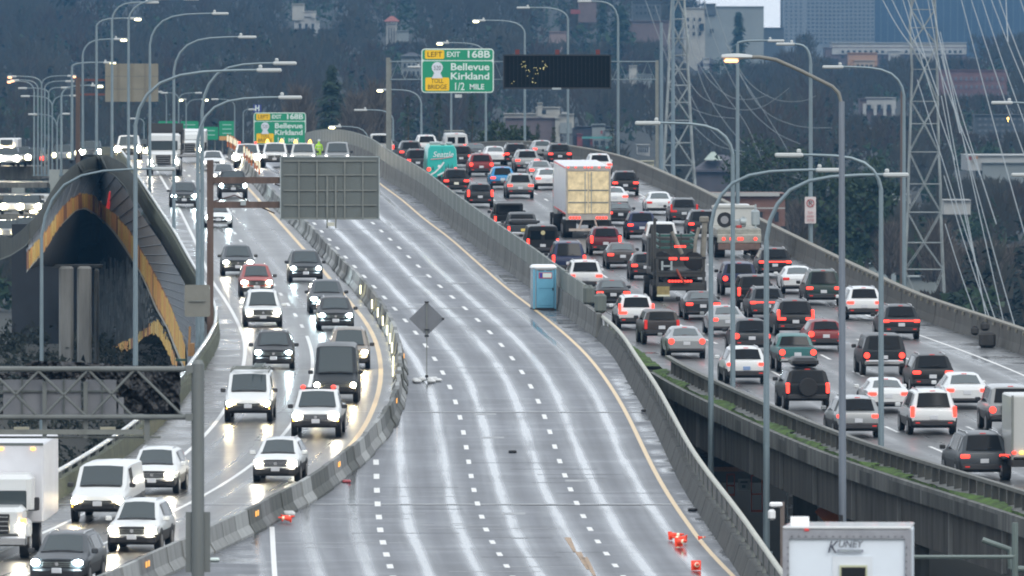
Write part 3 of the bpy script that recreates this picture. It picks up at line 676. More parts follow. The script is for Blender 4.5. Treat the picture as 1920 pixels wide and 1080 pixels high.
        yc, zc_ = D['st'][D['ws'][0]][0], D['st'][D['ws'][0]][3]
        add('wiper_cowl', pmesh(('cowl', W_, kind), lambda m: m.cbox(0,0,0,W_*.74,.26,.05,.02), black), None, (0, yc+.02, zc_+.012))
        if 'glare' in extras:
            for c_ in root.children:
                if c_.name.startswith('headlight'):
                    for l_ in c_.children: l_.scale = (2.1, 1, 2.1)
    if 'roofbox' in extras: add('roof_box', pmesh('roof_box', lambda m: m.cbox(0,0,0,1.15,1.9,.40,.14), black), None, (0, -.6, H+.26))
    if 'spare' in extras: add('spare_wheel', c['tyre'], None, (0, -a-.14, 1.05)).rotation_euler = (0,0,math.pi/2)
    if 'rack' in extras:
        add('roof_rack', pmesh(('roof_rack', H, W_), lambda m: [m.tube([(-h*.8,y,H+.0),(-h*.8,y,H+.16),(h*.8,y,H+.16),(h*.8,y,H+.0)], .03, 6) for y in (-1.2,.0,.9)]+[m.tube([(x,-1.6,H+.18),(x,1.1,H+.18)], .03, 6) for x in (-h*.7,h*.7)], galv_dk))
    if 'ladder' in extras:
        add('ladder', pmesh('ladder', lambda m: [m.tube([(x,-1.9,0),(x,1.4,0)], .035, 6) for x in (-.2,.2)]+[m.tube([(-.2,y,0),(.2,y,0)], .02, 5) for y in np.arange(-1.8,1.4,.3)], alu), None, (-.35, 0, H+.26))
    if 'tonneau' in extras: add('tonneau_cover', pmesh('tonneau', lambda m: m.cbox(0,-a+.98,1.32,1.7,1.9,.34,.1), black))
    if 'canopy' in extras:
        add('bed_canopy', pmesh(('canopy', L), lambda m: m.cbox(0,(-a-.7)/2+.03,(1.17+H)/2-.02,W_*.84,a-.72,H-1.19,.08), trim), pc)
        add('canopy_window', pmesh('canopy_window', lambda m: m.cbox(0,0,0,1.3,.03,.42,.03), glass), None, (0, -a+.055, (1.2+H)/2))
    if 'beacon' in extras:
        for sx in (-1,1): add('beacon', pmesh('beacon', lambda m: m.cbox(0,0,0,.2,.2,.16,.05), red_on), None, (sx*h*.62, .4, H+.09))
        add('light_bracket', pmesh('light_bracket', lambda m: m.cbox(0,0,0,1.5,.12,.08,.03), black), None, (0, .4, H+.04))
    if 'ambers' in extras:
        for sx in (-1,1): add('amber_beacon', pmesh('amber_beacon', lambda m: m.tube([(0,0,0),(0,0,.26)], .16, 10, .06), amber), None, (sx*h*.1+(.5 if sx>0 else -.4), .2, H+.02))
    OC['o'] = root; root['_h'] = 0; del root['_h']
    return root, add, fr
# ---------------------------------------------------------------- jammed traffic heading away (rear centre column, wheel row)
A_ = 'away'
gl = 'jammed traffic heading away on the right-hand deck'
car(716,296,'pickup','offwhite','white pickup farthest up the jam, seen over the median screen behind the sign post',A_,tails='pick')
car(770,306,'suv','grey','grey SUV by the glare screen, farther up the jam than the teal van',A_)
car(783,323,'suv','dgrey','dark grey SUV with a bright plate directly left of the teal wrapped van',A_)
car(800,292,'suv','white','white SUV roof showing beyond the teal van at the crest, left side',A_)
car(855,294,'van','white','white van with roof gear just beyond the teal wrapped van at the crest',A_,extras=('rack',),dims=(5.5,2.0,2.0))
car(864,314,'suv','black','black SUV immediately right of the teal wrapped van with its lamps lit',A_)
car(893,305,'sedan','grey','grey sedan above the red SUV near the crest, left of the white sedan',A_)
car(902,331,'suv','red','bright red SUV with round lit tail lamps near the crest',A_,tails='round')
car(929,310,'sedan','white','white sedan right of the grey sedan and above the red SUV near the crest',A_)
car(942,355,'hatch','blue','bright blue hatchback with pink lit lamps between black and silver SUVs',A_,dims=(4.4,1.85,1.55))
car(855,363,'suv','black','black SUV with a pale plate in front of the teal wrapped van',A_,plate_c=mat('plate bright', (.8,.78,.66), .5))
car(967,310,'suv','black','tall black SUV beside the white sedan near the crest lamp post',A_)
car(988,323,'suv','silver','silver SUV with dark rear window behind the blue hatchback',A_)
car(1049,310,'suv','dgrey','dark SUV with wide red lamps at the very top of the jam near the parapet',A_)
car(1018,298,'sedan','silver','pale sedan roof showing left of the dark SUV at the very crest',A_)
car(1014,340,'sedan','silver','light silver sedan just above and left of the white semi trailer',A_)
car(975,372,'suv','silver','silver grey SUV with broad lamps below the blue hatchback',A_)
car(900,389,'suv','dgrey','grey SUV with tall slanted lit lamps near the median wall',A_,tails='tall',dims=(4.6,1.85,1.6))
car(1027,356,'sedan','white','white sedan hugging the left flank of the semi trailer',A_)
car(1124,331,'suv','white','white SUV ahead of the semi trailer beside the outer parapet',A_)
car(1172,367,'suv','black','black SUV with wide lamps right beside the upper part of the semi trailer',A_)
car(1152,391,'sedan','white','white sedan half hidden behind the right side of the semi trailer',A_)
car(1237,403,'sedan','white','white sedan with faint lamps near the outer parapet right of the semi trailer',A_,lamps='off')
car(1282,421,'suv','grey','grey SUV with thin upright lamps next to the white sedan by the parapet',A_,tails='lshape',lamps='off')
car(1163,423,'sedan','black','black sedan touching the right edge of the semi trailer doors in view',A_)
car(1203,449,'suv','navy','dark blue SUV with big bright lamps below the black sedan by the trailer',A_)
car(1317,447,'suv','dgrey','dark grey SUV with one lit lamp left of the white utility truck',A_)
car(955,437,'pickup','black','tall black pickup with bed canopy next to the median wall',A_,extras=('canopy',),tails='pick',cat='pickup truck')
car(981,457,'pickup','grey','grey pickup with a raised black bed cover and a yellow plate',A_,extras=('tonneau',),tails='pick',plate_c=mat('plate yellow', (.85,.65,.15), .5))
car(1135,479,'suv','maroon','dark red SUV just below the semi trailer bumper',A_,tails='tall')
car(1167,504,'sedan','brown','brown grey sedan with a lit plate below the dark red SUV',A_)
v_,ad,_f = car(1017,487,'van','black','black van with a rear ladder company emblem between grey pickup and dark SUV',A_,tails='tall',dims=(5.3,2.0,1.98))
ad('emblem', pmesh('emblem', lambda m: m.disc((0,0,0), .13, (0,1,0), .02, 14), mat('gold emblem', (.5,.45,.25), .4)), None, (0, -2.67, 1.62))
car(1066,517,'suv','navy','large dark navy SUV ahead of the white SUV by the portable toilet',A_,dims=(5.2,2.02,1.88),tails='tall')
car(1097,548,'suv','white','white SUV with a lit lower plate just right of the blue portable toilet',A_,dims=(4.8,1.95,1.72))
car(1149,578,'sedan','black','black sedan between two white SUVs beside the end of the median screen',A_)
car(1192,618,'suv','white','white SUV with slanted red lamps next to the end of the median wall',A_,tails='lshape')
car(1239,646,'boxy','brown','old dark brown wagon with glowing rear windows close to the mossy gore',A_,dims=(4.4,1.82,1.65),lamps='off',tails='tall')
car(1286,672,'sedan','silver','grey silver sedan with a row of lit lamps right above the start of the balustrade',A_,tails='round')
car(1211,525,'hatch','dgrey','dark car squeezed left of the dark crane truck, one lamp showing',A_)
car(1243,478,'pickup','white','white pickup directly ahead of the dark crane truck',A_,tails='pick')
car(1317,600,'sedan','dgrey','dark grey sedan right under the rear of the dark crane truck',A_)
car(1364,630,'sedan','silver','pale green grey sedan seen between two foreground lamp posts',A_,dims=(4.7,1.8,1.45))
car(1452,521,'suv','black','black SUV with a full width glowing light bar below the white utility truck',A_,tails='bar')
car(1385,554,'boxy','navy','dark blue off roader with a side mirror between foreground lamp posts',A_,tails='round')
car(1414,582,'boxy','black','boxy dark vehicle with a tall oval lamp behind the lamp post',A_,tails='tall',dims=(4.4,1.9,1.88))
car(1497,551,'sedan','white','white sedan with pink lamps alongside the outer parapet',A_,lamps='off')
car(1543,572,'suv','green','dark green SUV with dim lower body next to the tall foreground lamp post',A_,dims=(4.9,1.98,1.8))
car(1619,600,'suv','white','white SUV with black lower trim right of the tall foreground lamp post',A_)
car(1438,600,'suv','grey','grey SUV with a continuous lit lamp strip crossed by a lamp post',A_,tails='bar')
car(1490,630,'suv','black','black SUV with tall L shaped lamps above the red hatchback',A_,tails='lshape',dims=(4.8,1.95,1.78))
car(1547,658,'hatch','red','dark red rounded hatchback left of the tall foreground lamp post',A_,tails='round',dims=(4.3,1.8,1.5))
car(1688,636,'suv','dgrey','dark grey SUV with a full width light bar nearest the outer shoulder',A_,tails='bar')
car(1408,662,'hatch','dgrey','dark grey hatchback with round lamps above the white wagon',A_,tails='round',dims=(4.3,1.85,1.58))
car(1494,698,'pickup','teal','old teal pickup with lit round lamps in the middle of the jam',A_,tails='round',dims=(5.0,1.8,1.70),cat='pickup truck')
car(1398,720,'suv','white','white wagon with a small blue plate right behind the balustrade start',A_,dims=(4.8,1.88,1.62),plate_c=mat('plate blue', (.2,.3,.5), .5))
car(1656,704,'boxy','dgrey','big old dark off roader with a pale rear bumper and round lamps',A_,tails='round',extras=('chromebumper',),dims=(4.7,2.05,1.9))
car(1747,736,'suv','black','black SUV carrying bikes on its rear next to a white coupe',A_,tails='std')
car(1512,770,'boxy','black','lifted black off roader with a long roof box',A_,tails='tall',extras=('roofbox','spare'),dims=(4.7,1.95,1.85))
car(1664,774,'sedan','white','white sedan with its lamps lit behind the second tall thin lamp post',A_,dims=(4.8,1.86,1.45))
car(1811,767,'sedan','white','white coupe like sedan in the far lane at the right edge of the picture',A_,dims=(4.9,1.95,1.5))
car(1607,821,'suv','silver','silver SUV with dark rear window right over the balustrade',A_)
car(1748,815,'suv','white','white SUV with blocky lit lamps, second from the lower right corner of the jam',A_,tails='tall',dims=(5.0,2.0,1.78))
car(1893,810,'boxy','silver','silver grey off roader with a rear spare wheel at the right edge',A_,tails='round',extras=('spare',),dims=(4.7,1.95,1.88))
car(1842,899,'suv','grey','grey SUV with amber red lamps, lowest in the jam beside the balustrade',A_,dims=(4.9,1.98,1.78))
# ---------------------------------------------------------------- oncoming traffic
T_ = 'to'
car(345,389,'suv','dgrey','dark SUV with blue white headlamps behind the thin left lamp posts',T_,lamps='blue')
car(400,320,'sedan','white','white sedan near the crest of the oncoming lanes',T_,lamps='dim')
car(437,372,'pickup','dgrey','dark pickup with bright lamps framed between the two rusty gantry beams',T_,lamps='blue')
car(420,346,'sedan','silver','silver sedan tucked behind the dark pickup near the crest of the oncoming lanes',T_,lamps='dim')
car(409,427,'sedan','white','white car partly hidden by the rusty gantry post',T_,lamps='blue')
car(446,517,'suv','grey','grey SUV in the left oncoming lane ahead of the red SUV',T_)
car(573,529,'suv','dgrey','dark SUV alone in the right oncoming lane beside the concrete barrier',T_,lamps='blue')
car(481,556,'suv','salmon','dull red SUV right behind the white boxy SUV',T_,dims=(4.4,1.82,1.66))
car(493,613,'suv','white','white boxy SUV with a black slotted grille in the left oncoming lane',T_,dims=(4.85,1.96,1.78))
car(613,588,'suv','grey','grey SUV half hidden behind the dark hatchback by the barrier',T_,lamps='blue')
car(629,620,'suv','black','black SUV with green white headlamps next to the yellow line',T_,lamps='blue',dims=(4.55,1.85,1.62))
car(513,692,'suv','black','black SUV with a row of small grille lights in the left oncoming lane',T_,lamps='blue',dims=(4.7,1.95,1.68))
car(655,691,'suv','beige','beige SUV peeking out behind the dark tall van',T_,lamps='warm',dims=(4.9,1.92,1.8))
car(629,755,'van','dgrey','tall dark grey panel van with a chrome star grille',T_,dims=(5.9,2.02,2.45),lamps='warm')
car(466,791,'van','white','white work van with roof rack and ladder',T_,extras=('rack','ladder','turn'),lamps='warm',dims=(5.6,2.0,1.98))
car(593,820,'pickup','white','white pickup with red roof beacons and bright grille',T_,extras=('beacon','turn','chromegrille'),dims=(5.8,2.03,1.93))
car(519,904,'suv','white','small white SUV with dark mesh grille alone in the centre oncoming lane',T_,extras=('chromegrille',),dims=(4.3,1.80,1.62))
car(288,926,'suv','white','white SUV right behind the old white van at lower left',T_,dims=(4.5,1.88,1.66),extras=('chromegrille',))
car(187,979,'van','white','older white van with amber corner lamps and dark bumper at lower left',T_,extras=('turn',),lamps='warm',dims=(5.5,2.02,2.05))
car(252,1034,'suv','white','white SUV with a large dark lower grille nearest the concrete barrier',T_,dims=(4.5,1.84,1.68))
car(112,1098,'suv','grey','grey SUV at the lower left corner cut by the picture edge',T_,lamps='blue',dims=(4.6,1.90,1.66))
# bright vehicles at the crest
car(240,300,'pickup','white','pickup with glaring warm headlamps above the peak of the boarded arch',T_,lamps='warm',yaw=0,extras=('glare',))
car(463,316,'pickup','white','vehicle with blinding headlamps beside the marker posts at the crest',T_,lamps='on',yaw=0,extras=('beacon','glare'))
for u_, v_, k_, c_, l_, ex in ((515,314,'pickup','white','white work pickup behind the high visibility worker in the express lanes',('ambers',)),(568,315,'pickup','offwhite','white work pickup with an amber beacon directly above the big sign back',('ambers',)),(632,315,'pickup','silver','silver grey pickup parked at the crest of the express lanes',())):
    r_,_a,_b = car(u_, v_, k_, c_, l_, T_, lamps='dim', yaw=.0, extras=ex); r_['group'] = 'work pickups parked in the closed express lanes'
# ---------------------------------------------------------------- trucks
def veh(name, ctr_uv, way, label, cat, yaw=None, back=0.):
    u, v = ctr_uv; pos = G(u, v); Yv = pos.y
    if yaw is None:
        if way == 'away':
            wl = 1/(abs(pos.x-x_RL(Yv))+2); wr_ = 1/(abs(pos.x-C_RR.x(Yv))+2); t = ((x_RL(Yv+9)-x_RL(Yv-9))/18*wl+C_RR.d(Yv)*wr_)/(wl+wr_)
        else: t = C_W0.d(Yv)
    else: t = yaw
    s = 1 if way == 'away' else -1
    root = bpy.data.objects.new(name, None); COL.objects.link(root); root.matrix_basis = frame(pos, s*t, s*1.0)
    tag(root, label, cat, gl if way == 'away' else 'oncoming traffic with headlamps on')
    def add(n_, fn, mt, parent=None):
        m = M(); fn(m); o = bpy.data.objects.new(n_, m.mesh(n_, True, 30)); o.data.materials.append(mt); COL.objects.link(o); o.parent = parent or root; return o
    return root, add
def wheels(add, ys, hw, r=.5, rimc=True, dual=False):
    for y in ys:
        for sx in (-1, 1):
            w = add('wheel', lambda m: m.disc((sx*(hw-.16), y, r), r, (1,0,0), .30 if not dual else .55, 22), rubber)
            if rimc: add('rim', lambda m: m.disc((sx*(hw-.14), y, r), r*.55, (1,0,0), .32 if not dual else .53, 14), rimm, w)
trailer_white = mat('trailer side white', (.62,.63,.66), .4, var=.12, vscale=.6)
door_tan = mat('reflective trailer door', (.86,.70,.42), .35, var=.35, vscale=2.2, bump=.25, metal=.15)  # tan base brightened to stand in for reflected headlamp light
# semi trailer: origin at the rear bumper (local +y towards the tractor)
r_, add = veh('semi_trailer', (1103,447), 'away', 'white box semi trailer with tan mirrored rear doors and rows of red marker lamps', 'truck')
add('trailer_body', lambda m: m.cbox(0, 6.9, 2.72, 2.56, 13.6, 2.75, .05), trailer_white)
for sx in (-1, 1):
    d_ = add('rear_door', lambda m: m.cbox(sx*.60, .075, 2.62, 1.17, .06, 2.42, .02), door_tan)
    for z in (2.05, 2.75): add('door_bar', lambda m: m.box(sx*.60-.55, sx*.60+.55, .015, .05, z-.035, z+.035), galv_dk, d_)
    add('lock_rod', lambda m: m.tube([(sx*.18,.0,1.45),(sx*.18,.0,3.8)], .022, 6), galv, d_)
    add('tail_lights', lambda m: [m.disc((sx*(1.02-.17*k),.02,1.18), .075, (0,1,0), .06, 12) for k in range(4)], red_on)
add('door_frame', lambda m: (m.box(-1.29,1.29,.03,.09,3.86,4.12), m.box(-1.29,-1.19,.02,.09,1.3,3.86), m.box(1.19,1.29,.02,.09,1.3,3.86), m.box(-1.29,1.29,.03,.09,1.05,1.38)), mat('trailer frame', (.40,.38,.35), .4, metal=.4, var=.2))
for x in (-1.15,-.72,-.2,0,.2,.62,1.05,1.2): add('marker_light', lambda m: m.cbox(x,.0,4.06,.10,.06,.07,.02), red_on)
for y in np.arange(.8,13.3,1.15):
    for sx in (-1,1): add('marker_light', lambda m: m.cbox(sx*1.29,y,4.02,.05,.26,.08,.02), red_off)
    add('marker_light', lambda m: m.cbox(-1.29,y,1.40,.05,.26,.07,.02), red_off)
add('underride_guard', lambda m: (m.box(-1.1,1.1,.0,.12,.42,.56), m.tube([(-.55,.06,.5),(-.35,.06,1.1)], .05, 6), m.tube([(.55,.06,.5),(.35,.06,1.1)], .05, 6)), mat('guard paint', (.5,.42,.36), .5, var=.3))
add('mudflap', lambda m: (m.box(-1.25,-.65,.6,.63,.35,1.2), m.box(.65,1.25,.6,.63,.35,1.2)), black)
wheels(add, (1.5, 2.8, 12.2, 15.2), 1.28, .5, dual=True)
add('tractor_cab', lambda m: (m.cbox(0,15.2,2.1,2.4,2.2,2.7,.2), m.cbox(0,16.9,1.4,2.2,1.6,1.2,.2)), paint('offwhite'))
add('chassis', lambda m: m.box(-.5,.5,.5,16.5,.75,1.3), black)
# teal wrapped van
r_, add = veh('wrapped_van', (829,350), 'away', 'tall teal wrapped van with white script lettering and dark tree pattern on its rear doors', 'van')
tealp = mat('teal wrap', (.02,.42,.37), .35, coat=.5)
def vanbody(m, L=5.9, w=1.0, H=2.72):
    pr = [(-w*.94,.45),(-w,.9),(-w,1.5),(-w*.93,H-.25),(-w*.78,H),(w*.78,H),(w*.93,H-.25),(w,1.5),(w,.9),(w*.94,.45)]
    ys = [0,.08,1.5,4.2]; sc = [.97,1,1,1]
    n = len(pr); base = len(m.v)
    for y, k in zip(ys, sc): m.v += [(x*k, y, .45+(z-.45)*k) for x, z in pr]
    m.v += [(x, 4.9, min(z, 1.55)) for x, z in pr]+[(x*.95, 5.9, min(z, 1.1)) for x, z in pr]
    for i in range(5):
        for k in range(n):
            j = (k+1) % n; m.f.append([base+i*n+k, base+i*n+j, base+(i+1)*n+j, base+(i+1)*n+k]); m.mi.append(0)
    m.f.append([base+k for k in range(n)][::-1]); m.mi.append(0); m.f.append([base+5*n+k for k in range(n)]); m.mi.append(0)
add('body', vanbody, tealp)
add('door_seam', lambda m: m.box(-.01,.01,-.01,.0,.6,2.5), black)
for sx in (-1,1): add('tail_light', lambda m: m.disc((sx*.88,-.02,1.15), .13, (0,1,0), .08, 12), red_on)
add('rear_bumper', lambda m: m.cbox(0,-.03,.5,1.9,.2,.25,.05), black)
add('roof_equipment', lambda m: (m.cbox(-.35,.9,2.86,.9,.6,.18,.05), m.cbox(.5,.6,2.84,.4,.4,.2,.05), m.cbox(.05,.3,2.80,.3,.4,.14,.04)), galv)
add('tree_pattern', lambda m: [m.add([(x-.07,-.012,1.1),(x+.07,-.012,1.1),(x,-.012,1.1+h)], [(0,1,2)]) for x, h in ((.25,.35),(.4,.5),(.55,.3),(.66,.45),(-.6,.3))], mat('dark wrap green', (.01,.10,.10), .4))
add('white_swirl', lambda m: [m.tube([(-.75,-.01,.78),(-.45,-.01,.95),(-.1,-.01,1.3),(.12,-.01,1.62)], .055, 6), m.tube([(-.3,-.01,.72),(-.05,-.01,.85),(.25,-.01,1.0)], .06, 6), m.disc((-.2,-.01,1.35),.10,(0,1,0),.01,10)], mat('wrap white', (.75,.78,.78), .4))
wheels(add, (1.1, 4.8), 1.0, .36)
VAN = r_
# dark crane truck
r_, add = veh('crane_truck', (1276,566), 'away', 'dark flatbed crane truck loaded with green steel frames and tyres, rear light strips lit', 'truck')
dkst = mat('grimy dark steel', (.04,.04,.038), .6, var=.4, vscale=3); grn = mat('green steel frame', (.02,.10,.085), .5, var=.3)
add('chassis', lambda m: (m.box(-.45,.45,0,8.5,.7,1.05), m.cbox(0,.25,.75,2.3,.5,.4,.04)), dkst)
add('flatbed', lambda m: m.cbox(0,3.4,1.35,2.5,6.6,.3,.04), dkst)
add('rear_frame', lambda m: (m.box(-1.2,-1.08,.05,.2,.5,2.2), m.box(1.08,1.2,.05,.2,.5,2.2), m.box(-1.25,1.25,.05,.2,2.1,2.2), m.box(-1.2,1.2,.04,.16,1.42,1.5)), dkst)
for k in range(5):
    for sx in (-1, 1): add('spare_tyre', lambda m: m.disc((sx*.75, 1.0+k*.26, 1.95), .45, (.3,1,0), .22, 18), rubber)
for z in (2.55,2.85,3.15): add('steel_frame', lambda m: (m.box(-1.0,.9,1.6,1.72,z,z+.10), m.box(-1.0,-.9,1.6,5.5,z,z+.10), m.box(.8,.9,1.6,5.5,z,z+.10)), grn)
add('frame_post', lambda m: [m.box(x,x+.06,1.58,1.66,2.45,3.3) for x in (-.95,-.4,.1,.8)], dkst)
add('side_mast', lambda m: (m.box(-1.32,-1.18,.3,.5,.8,4.1), m.box(-1.32,-1.2,2.0,2.2,1.4,3.7)), dkst)
add('crane_boom', lambda m: (m.tube([(1.15,1.2,1.5),(1.2,1.2,2.6),(1.28,1.3,3.9)], .14, 8), m.tube([(.75,1.0,2.2),(.8,1.0,3.0),(.98,1.1,3.6)], .09, 8), m.cbox(1.25,1.3,4.0,.45,.4,.3,.05), m.tube([(-.35,1.3,3.4),(.15,1.2,2.3)], .10, 8)), mat('crane grey', (.20,.19,.16), .5, var=.3))
add('hook_arm', lambda m: m.tube([(-.2,0,1.6),(.0,-.05,1.2),(.22,-.08,.9)], .06, 6), mat('hook red', (.25,.05,.03), .6))
add('light_strip', lambda m: [m.cbox(x,-.03,1.02,.13,.05,.10,.02) for x in (-.55,-.4,-.25,-.1,.05,.2,.35,.5)], red_on)
add('light_strip', lambda m: [m.cbox(x,.0,2.12,.13,.05,.12,.02) for x in (-.5,-.37,-.24,.05,.18,.31)], red_on)
add('light_strip', lambda m: [m.cbox(x,.0,2.72,.12,.05,.10,.02) for x in (-.25,-.1,.05,.2)], red_on)
add('number_board', lambda m: m.cbox(-.85,-.02,.55,.62,.05,.42,.02), mat('dull tan panel', (.30,.24,.10), .6, var=.4))
add('step_bar', lambda m: m.cbox(-.85,-.05,.30,.66,.12,.10,.02), mat('pale bar', (.6,.62,.5), .5))
add('tool_box', lambda m: (m.box(-.95,-.85,-.02,.02,1.55,2.0), m.box(-.5,-.4,-.02,.02,1.55,2.0), m.box(-.9,-.45,-.02,.02,1.72,1.8)), galv)
add('cab', lambda m: (m.cbox(0,7.6,2.0,2.3,1.8,2.1,.15)), dkst)
wheels(add, (1.2, 2.5, 7.6), 1.22, .5, dual=True)
# white utility truck
r_, add = veh('utility_truck', (1386,484), 'away', 'white flatbed utility truck with a winch, a tyre and tool pods on its deck', 'truck')
wp = paint('offwhite')
add('deck', lambda m: (m.cbox(0,2.5,1.35,2.4,4.8,.5,.05), m.cbox(0,.02,1.05,2.4,.2,.5,.05)), mat('dirty white steel', (.30,.30,.26), .5, var=.4, vscale=2))
add('rear_bumper', lambda m: (m.cbox(0,.0,.62,2.3,.2,.35,.03), m.box(-.5,.5,-.1,0,.42,.5)), mat('bumper rusty', (.14,.09,.075), .6, var=.3))
for x in (-.85,-.45,-.02,.14,.88): add('tail_light', lambda m: m.disc((x,-.1,1.05), .085, (0,1,0), .06, 12), red_on)
add('headboard', lambda m: (m.box(-1.15,1.15,4.7,4.8,1.6,2.7), m.box(-1.2,1.2,4.6,4.7,2.6,2.72)), wp)
add('load_tyre', lambda m: m.disc((-.72,.9,2.05), .42, (.25,1,0), .22, 18), rubber)
add('load_rim', lambda m: m.disc((-.72,.88,2.05), .22, (.25,1,0), .24, 14), rimm)
add('winch', lambda m: (m.cbox(.1,1.4,1.85,.7,.5,.4,.06), m.tube([(-.3,1.2,1.7),(.35,1.2,2.2)], .06, 6), m.disc((.3,1.2,1.95),.2,(1,0,0),.3,14)), galv)
add('tool_pod', lambda m: (m.cbox(.95,1.0,2.15,.45,.5,.9,.1), m.tube([(.95,.8,1.6),(.95,.9,2.9)], .05, 6)), galv)
add('red_box', lambda m: m.cbox(.05,.9,1.68,.3,.2,.16,.03), mat('red tool', (.4,.04,.03), .5))
add('cab', lambda m: (m.cbox(0,5.8,1.9,2.1,1.7,1.7,.15), m.cbox(0,7.1,1.35,2.0,1.2,.9,.12)), wp)
add('rear_window', lambda m: m.cbox(0,4.93,2.4,1.5,.05,.4,.03), glass)
wheels(add, (1.3, 6.8), 1.15, .45, dual=True)
# white box trailer at the right edge
r_, add = veh('box_trailer', (1956,905), 'away', 'white enclosed trailer cut off by the right picture edge with small amber side lamps', 'trailer')
add('box', lambda m: m.cbox(0,1.3,1.95,2.2,2.4,2.2,.06), paint('offwhite'))
add('fender', lambda m: (m.cbox(-1.2,1.6,.8,.25,1.6,.12,.05), m.box(-1.1,1.1,0,2.5,.55,.8)), black)
for x, mt in ((-1.02,red_on),(-.75,amber)): add('tail_light', lambda m: m.cbox(x,.05,1.05,.16,.08,.10,.02), mt)
add('corner_post', lambda m: (m.box(-1.12,-1.04,.05,.12,.8,3.05),), galv_dk)
wheels(add, (1.6,), 1.25, .36)
# dump truck with white cab, oncoming, origin at the front bumper
def truck_front(name, uv, label, w, hroof, box=None, lamps=head_on, yaw=None, grille=True, col='white'):
    r_, add = veh(name, uv, 'to', label, 'truck', yaw)
    pc = paint(col); h = w/2
    add('cab', lambda m: (m.cbox(0,-2.6,(hroof+1.5)/2,w*.92,1.7,hroof-1.1,.14),), pc)
    add('hood', lambda m: m.cbox(0,-1.05,1.15,w*.80,1.9,.95,.14), pc)
    add('windshield', lambda m: m.cbox(0,-1.76,hroof-.62,w*.80,.06,.66,.04), glassf)
    add('grille', lambda m: m.cbox(0,-.12,1.12,w*.44,.12,.62,.03), black)
    for k in range(4): add('grille_bar', lambda m: m.box(-w*.2,w*.2,-.05,-.03,.9+.14*k,.93+.14*k), chrome)
    add('front_bumper', lambda m: m.cbox(0,-.1,.58,w*.95,.28,.30,.05), chrome)
    for sx in (-1, 1):
        add('fender', lambda m: m.cbox(sx*h*.80,-.8,.92,w*.2,1.3,.62,.12), pc)
        add('headlight', lambda m: m.disc((sx*h*.74,-.14,1.0), .12, (0,1,0), .1, 12), lamps)
        add('mirror', lambda m: (m.cbox(sx*(h+.12),-1.7,hroof-.7,.16,.12,.42,.03), m.tube([(sx*h*.85,-1.75,hroof-.9),(sx*(h+.1),-1.7,hroof-.9)], .02, 5)), black)
    wheels(add, (-1.0, -4.6), h*.98, .48)
    add('chassis', lambda m: m.box(-.45,.45,-6.5,-.4,.6,1.0), black)
    return r_, add
r_, add = truck_front('dump_truck', (306,330), 'dump truck with white cab and dark raised bed at the crest of the oncoming lanes', 2.35, 2.65, yaw=0)
add('dump_bed', lambda m: (m.cbox(0,-6.0,2.2,2.45,4.2,1.7,.06), m.box(-1.25,1.25,-3.85,-3.75,2.9,3.5)), mat('dark dump bed', (.03,.03,.032), .6))
for x in (-.8,-.3,.0,.3,.8): add('marker_light', lambda m: m.cbox(x,-1.9,2.70,.12,.08,.07,.02), red_off)
r_, add = truck_front('delivery_truck', (355,306), 'white truck with dark windscreen behind the dump truck at the crest', 2.0, 1.95, yaw=0, lamps=head_warm)
add('cargo_box', lambda m: m.cbox(0,-6.2,1.6,2.1,5,1.3,.05), paint('white'))
r_, add = truck_front('box_truck', (-10,1050), 'white box truck with amber roof markers cut off by the left picture edge', 2.1, 2.35, yaw=.045)
add('cargo_box', lambda m: m.cbox(0,-6.1,2.2,2.45,5.4,2.5,.05), trailer_white)
add('box_edge_trim', lambda m: (m.box(1.14,1.235,-3.41,-3.37,1.0,3.4), m.box(-1.22,1.22,-3.42,-3.38,3.38,3.46)), alu)
for x in (-.9,.1,.35,.95): add('marker_light', lambda m: m.cbox(x,-3.36,3.28,.14,.05,.07,.02), amber)
for y in (-3.8,-4.4,-5.0,-5.6): add('marker_light', lambda m: m.cbox(1.235,y,3.3,.03,.3,.07,.01), amber)
for sx in (-1,1): add('turn_light', lambda m: m.cbox(sx*.88,-.12,1.2,.2,.1,.16,.03), amber)
# contractor trailer truck in the near right corner
Yk = 217.0; pk = P(1588, 990, Yk); r_ = bpy.data.objects.new('contractor_trailer', None); COL.objects.link(r_)
r_.matrix_basis = Matrix.Translation((pk.x, Yk, pk.z-3.9)) @ Matrix.Rotation(math.radians(-2.6), 4, 'Z') @ Matrix.Rotation(math.radians(-1.75), 4, 'X')
tag(r_, 'white contractor box trailer with a window in its rear door, nearest thing at lower right', 'trailer')
def addk(n_, fn, mt, parent=None):
    m = M(); fn(m); o = bpy.data.objects.new(n_, m.mesh(n_, True, 30)); o.data.materials.append(mt); COL.objects.link(o); o.parent = parent or r_; return o
addk('box', lambda m: m.cbox(0,4.2,2.35,2.6,8.3,3.05,.05), mat('contractor white', (.70,.77,.84), .4, var=.05, vscale=1))
addk('roof_edge', lambda m: m.cbox(0,4.2,3.90,2.62,8.4,.06,.02), paint('white'))
kfr = mat('contractor frame grey', (.30,.31,.34), .45, metal=.4, var=.2)
addk('rear_frame', lambda m: (m.box(-1.31,1.31,-.02,.06,3.68,3.86), m.box(-1.31,-1.18,-.02,.06,.9,3.68), m.box(1.18,1.31,-.02,.06,.9,3.68)), kfr)
for k in range(17): addk('rivet', lambda m: m.disc((-1.12+k*.14,-.025,3.72), .016, (0,1,0), .02, 6), black)
for k in range(10):
    for sx in (-1,1): addk('rivet', lambda m: m.disc((sx*1.2,-.025,3.5-k*.14), .016, (0,1,0), .02, 6), black)
fr_ = addk('window_frame', lambda m: (m.box(-.30,.52,.03,.04,2.2,3.32),), mat('contractor door', (.66,.71,.76), .4))
addk('window_pane', lambda m: (m.box(-.12,.38,.0,.03,2.3,3.10),), glass, fr_)
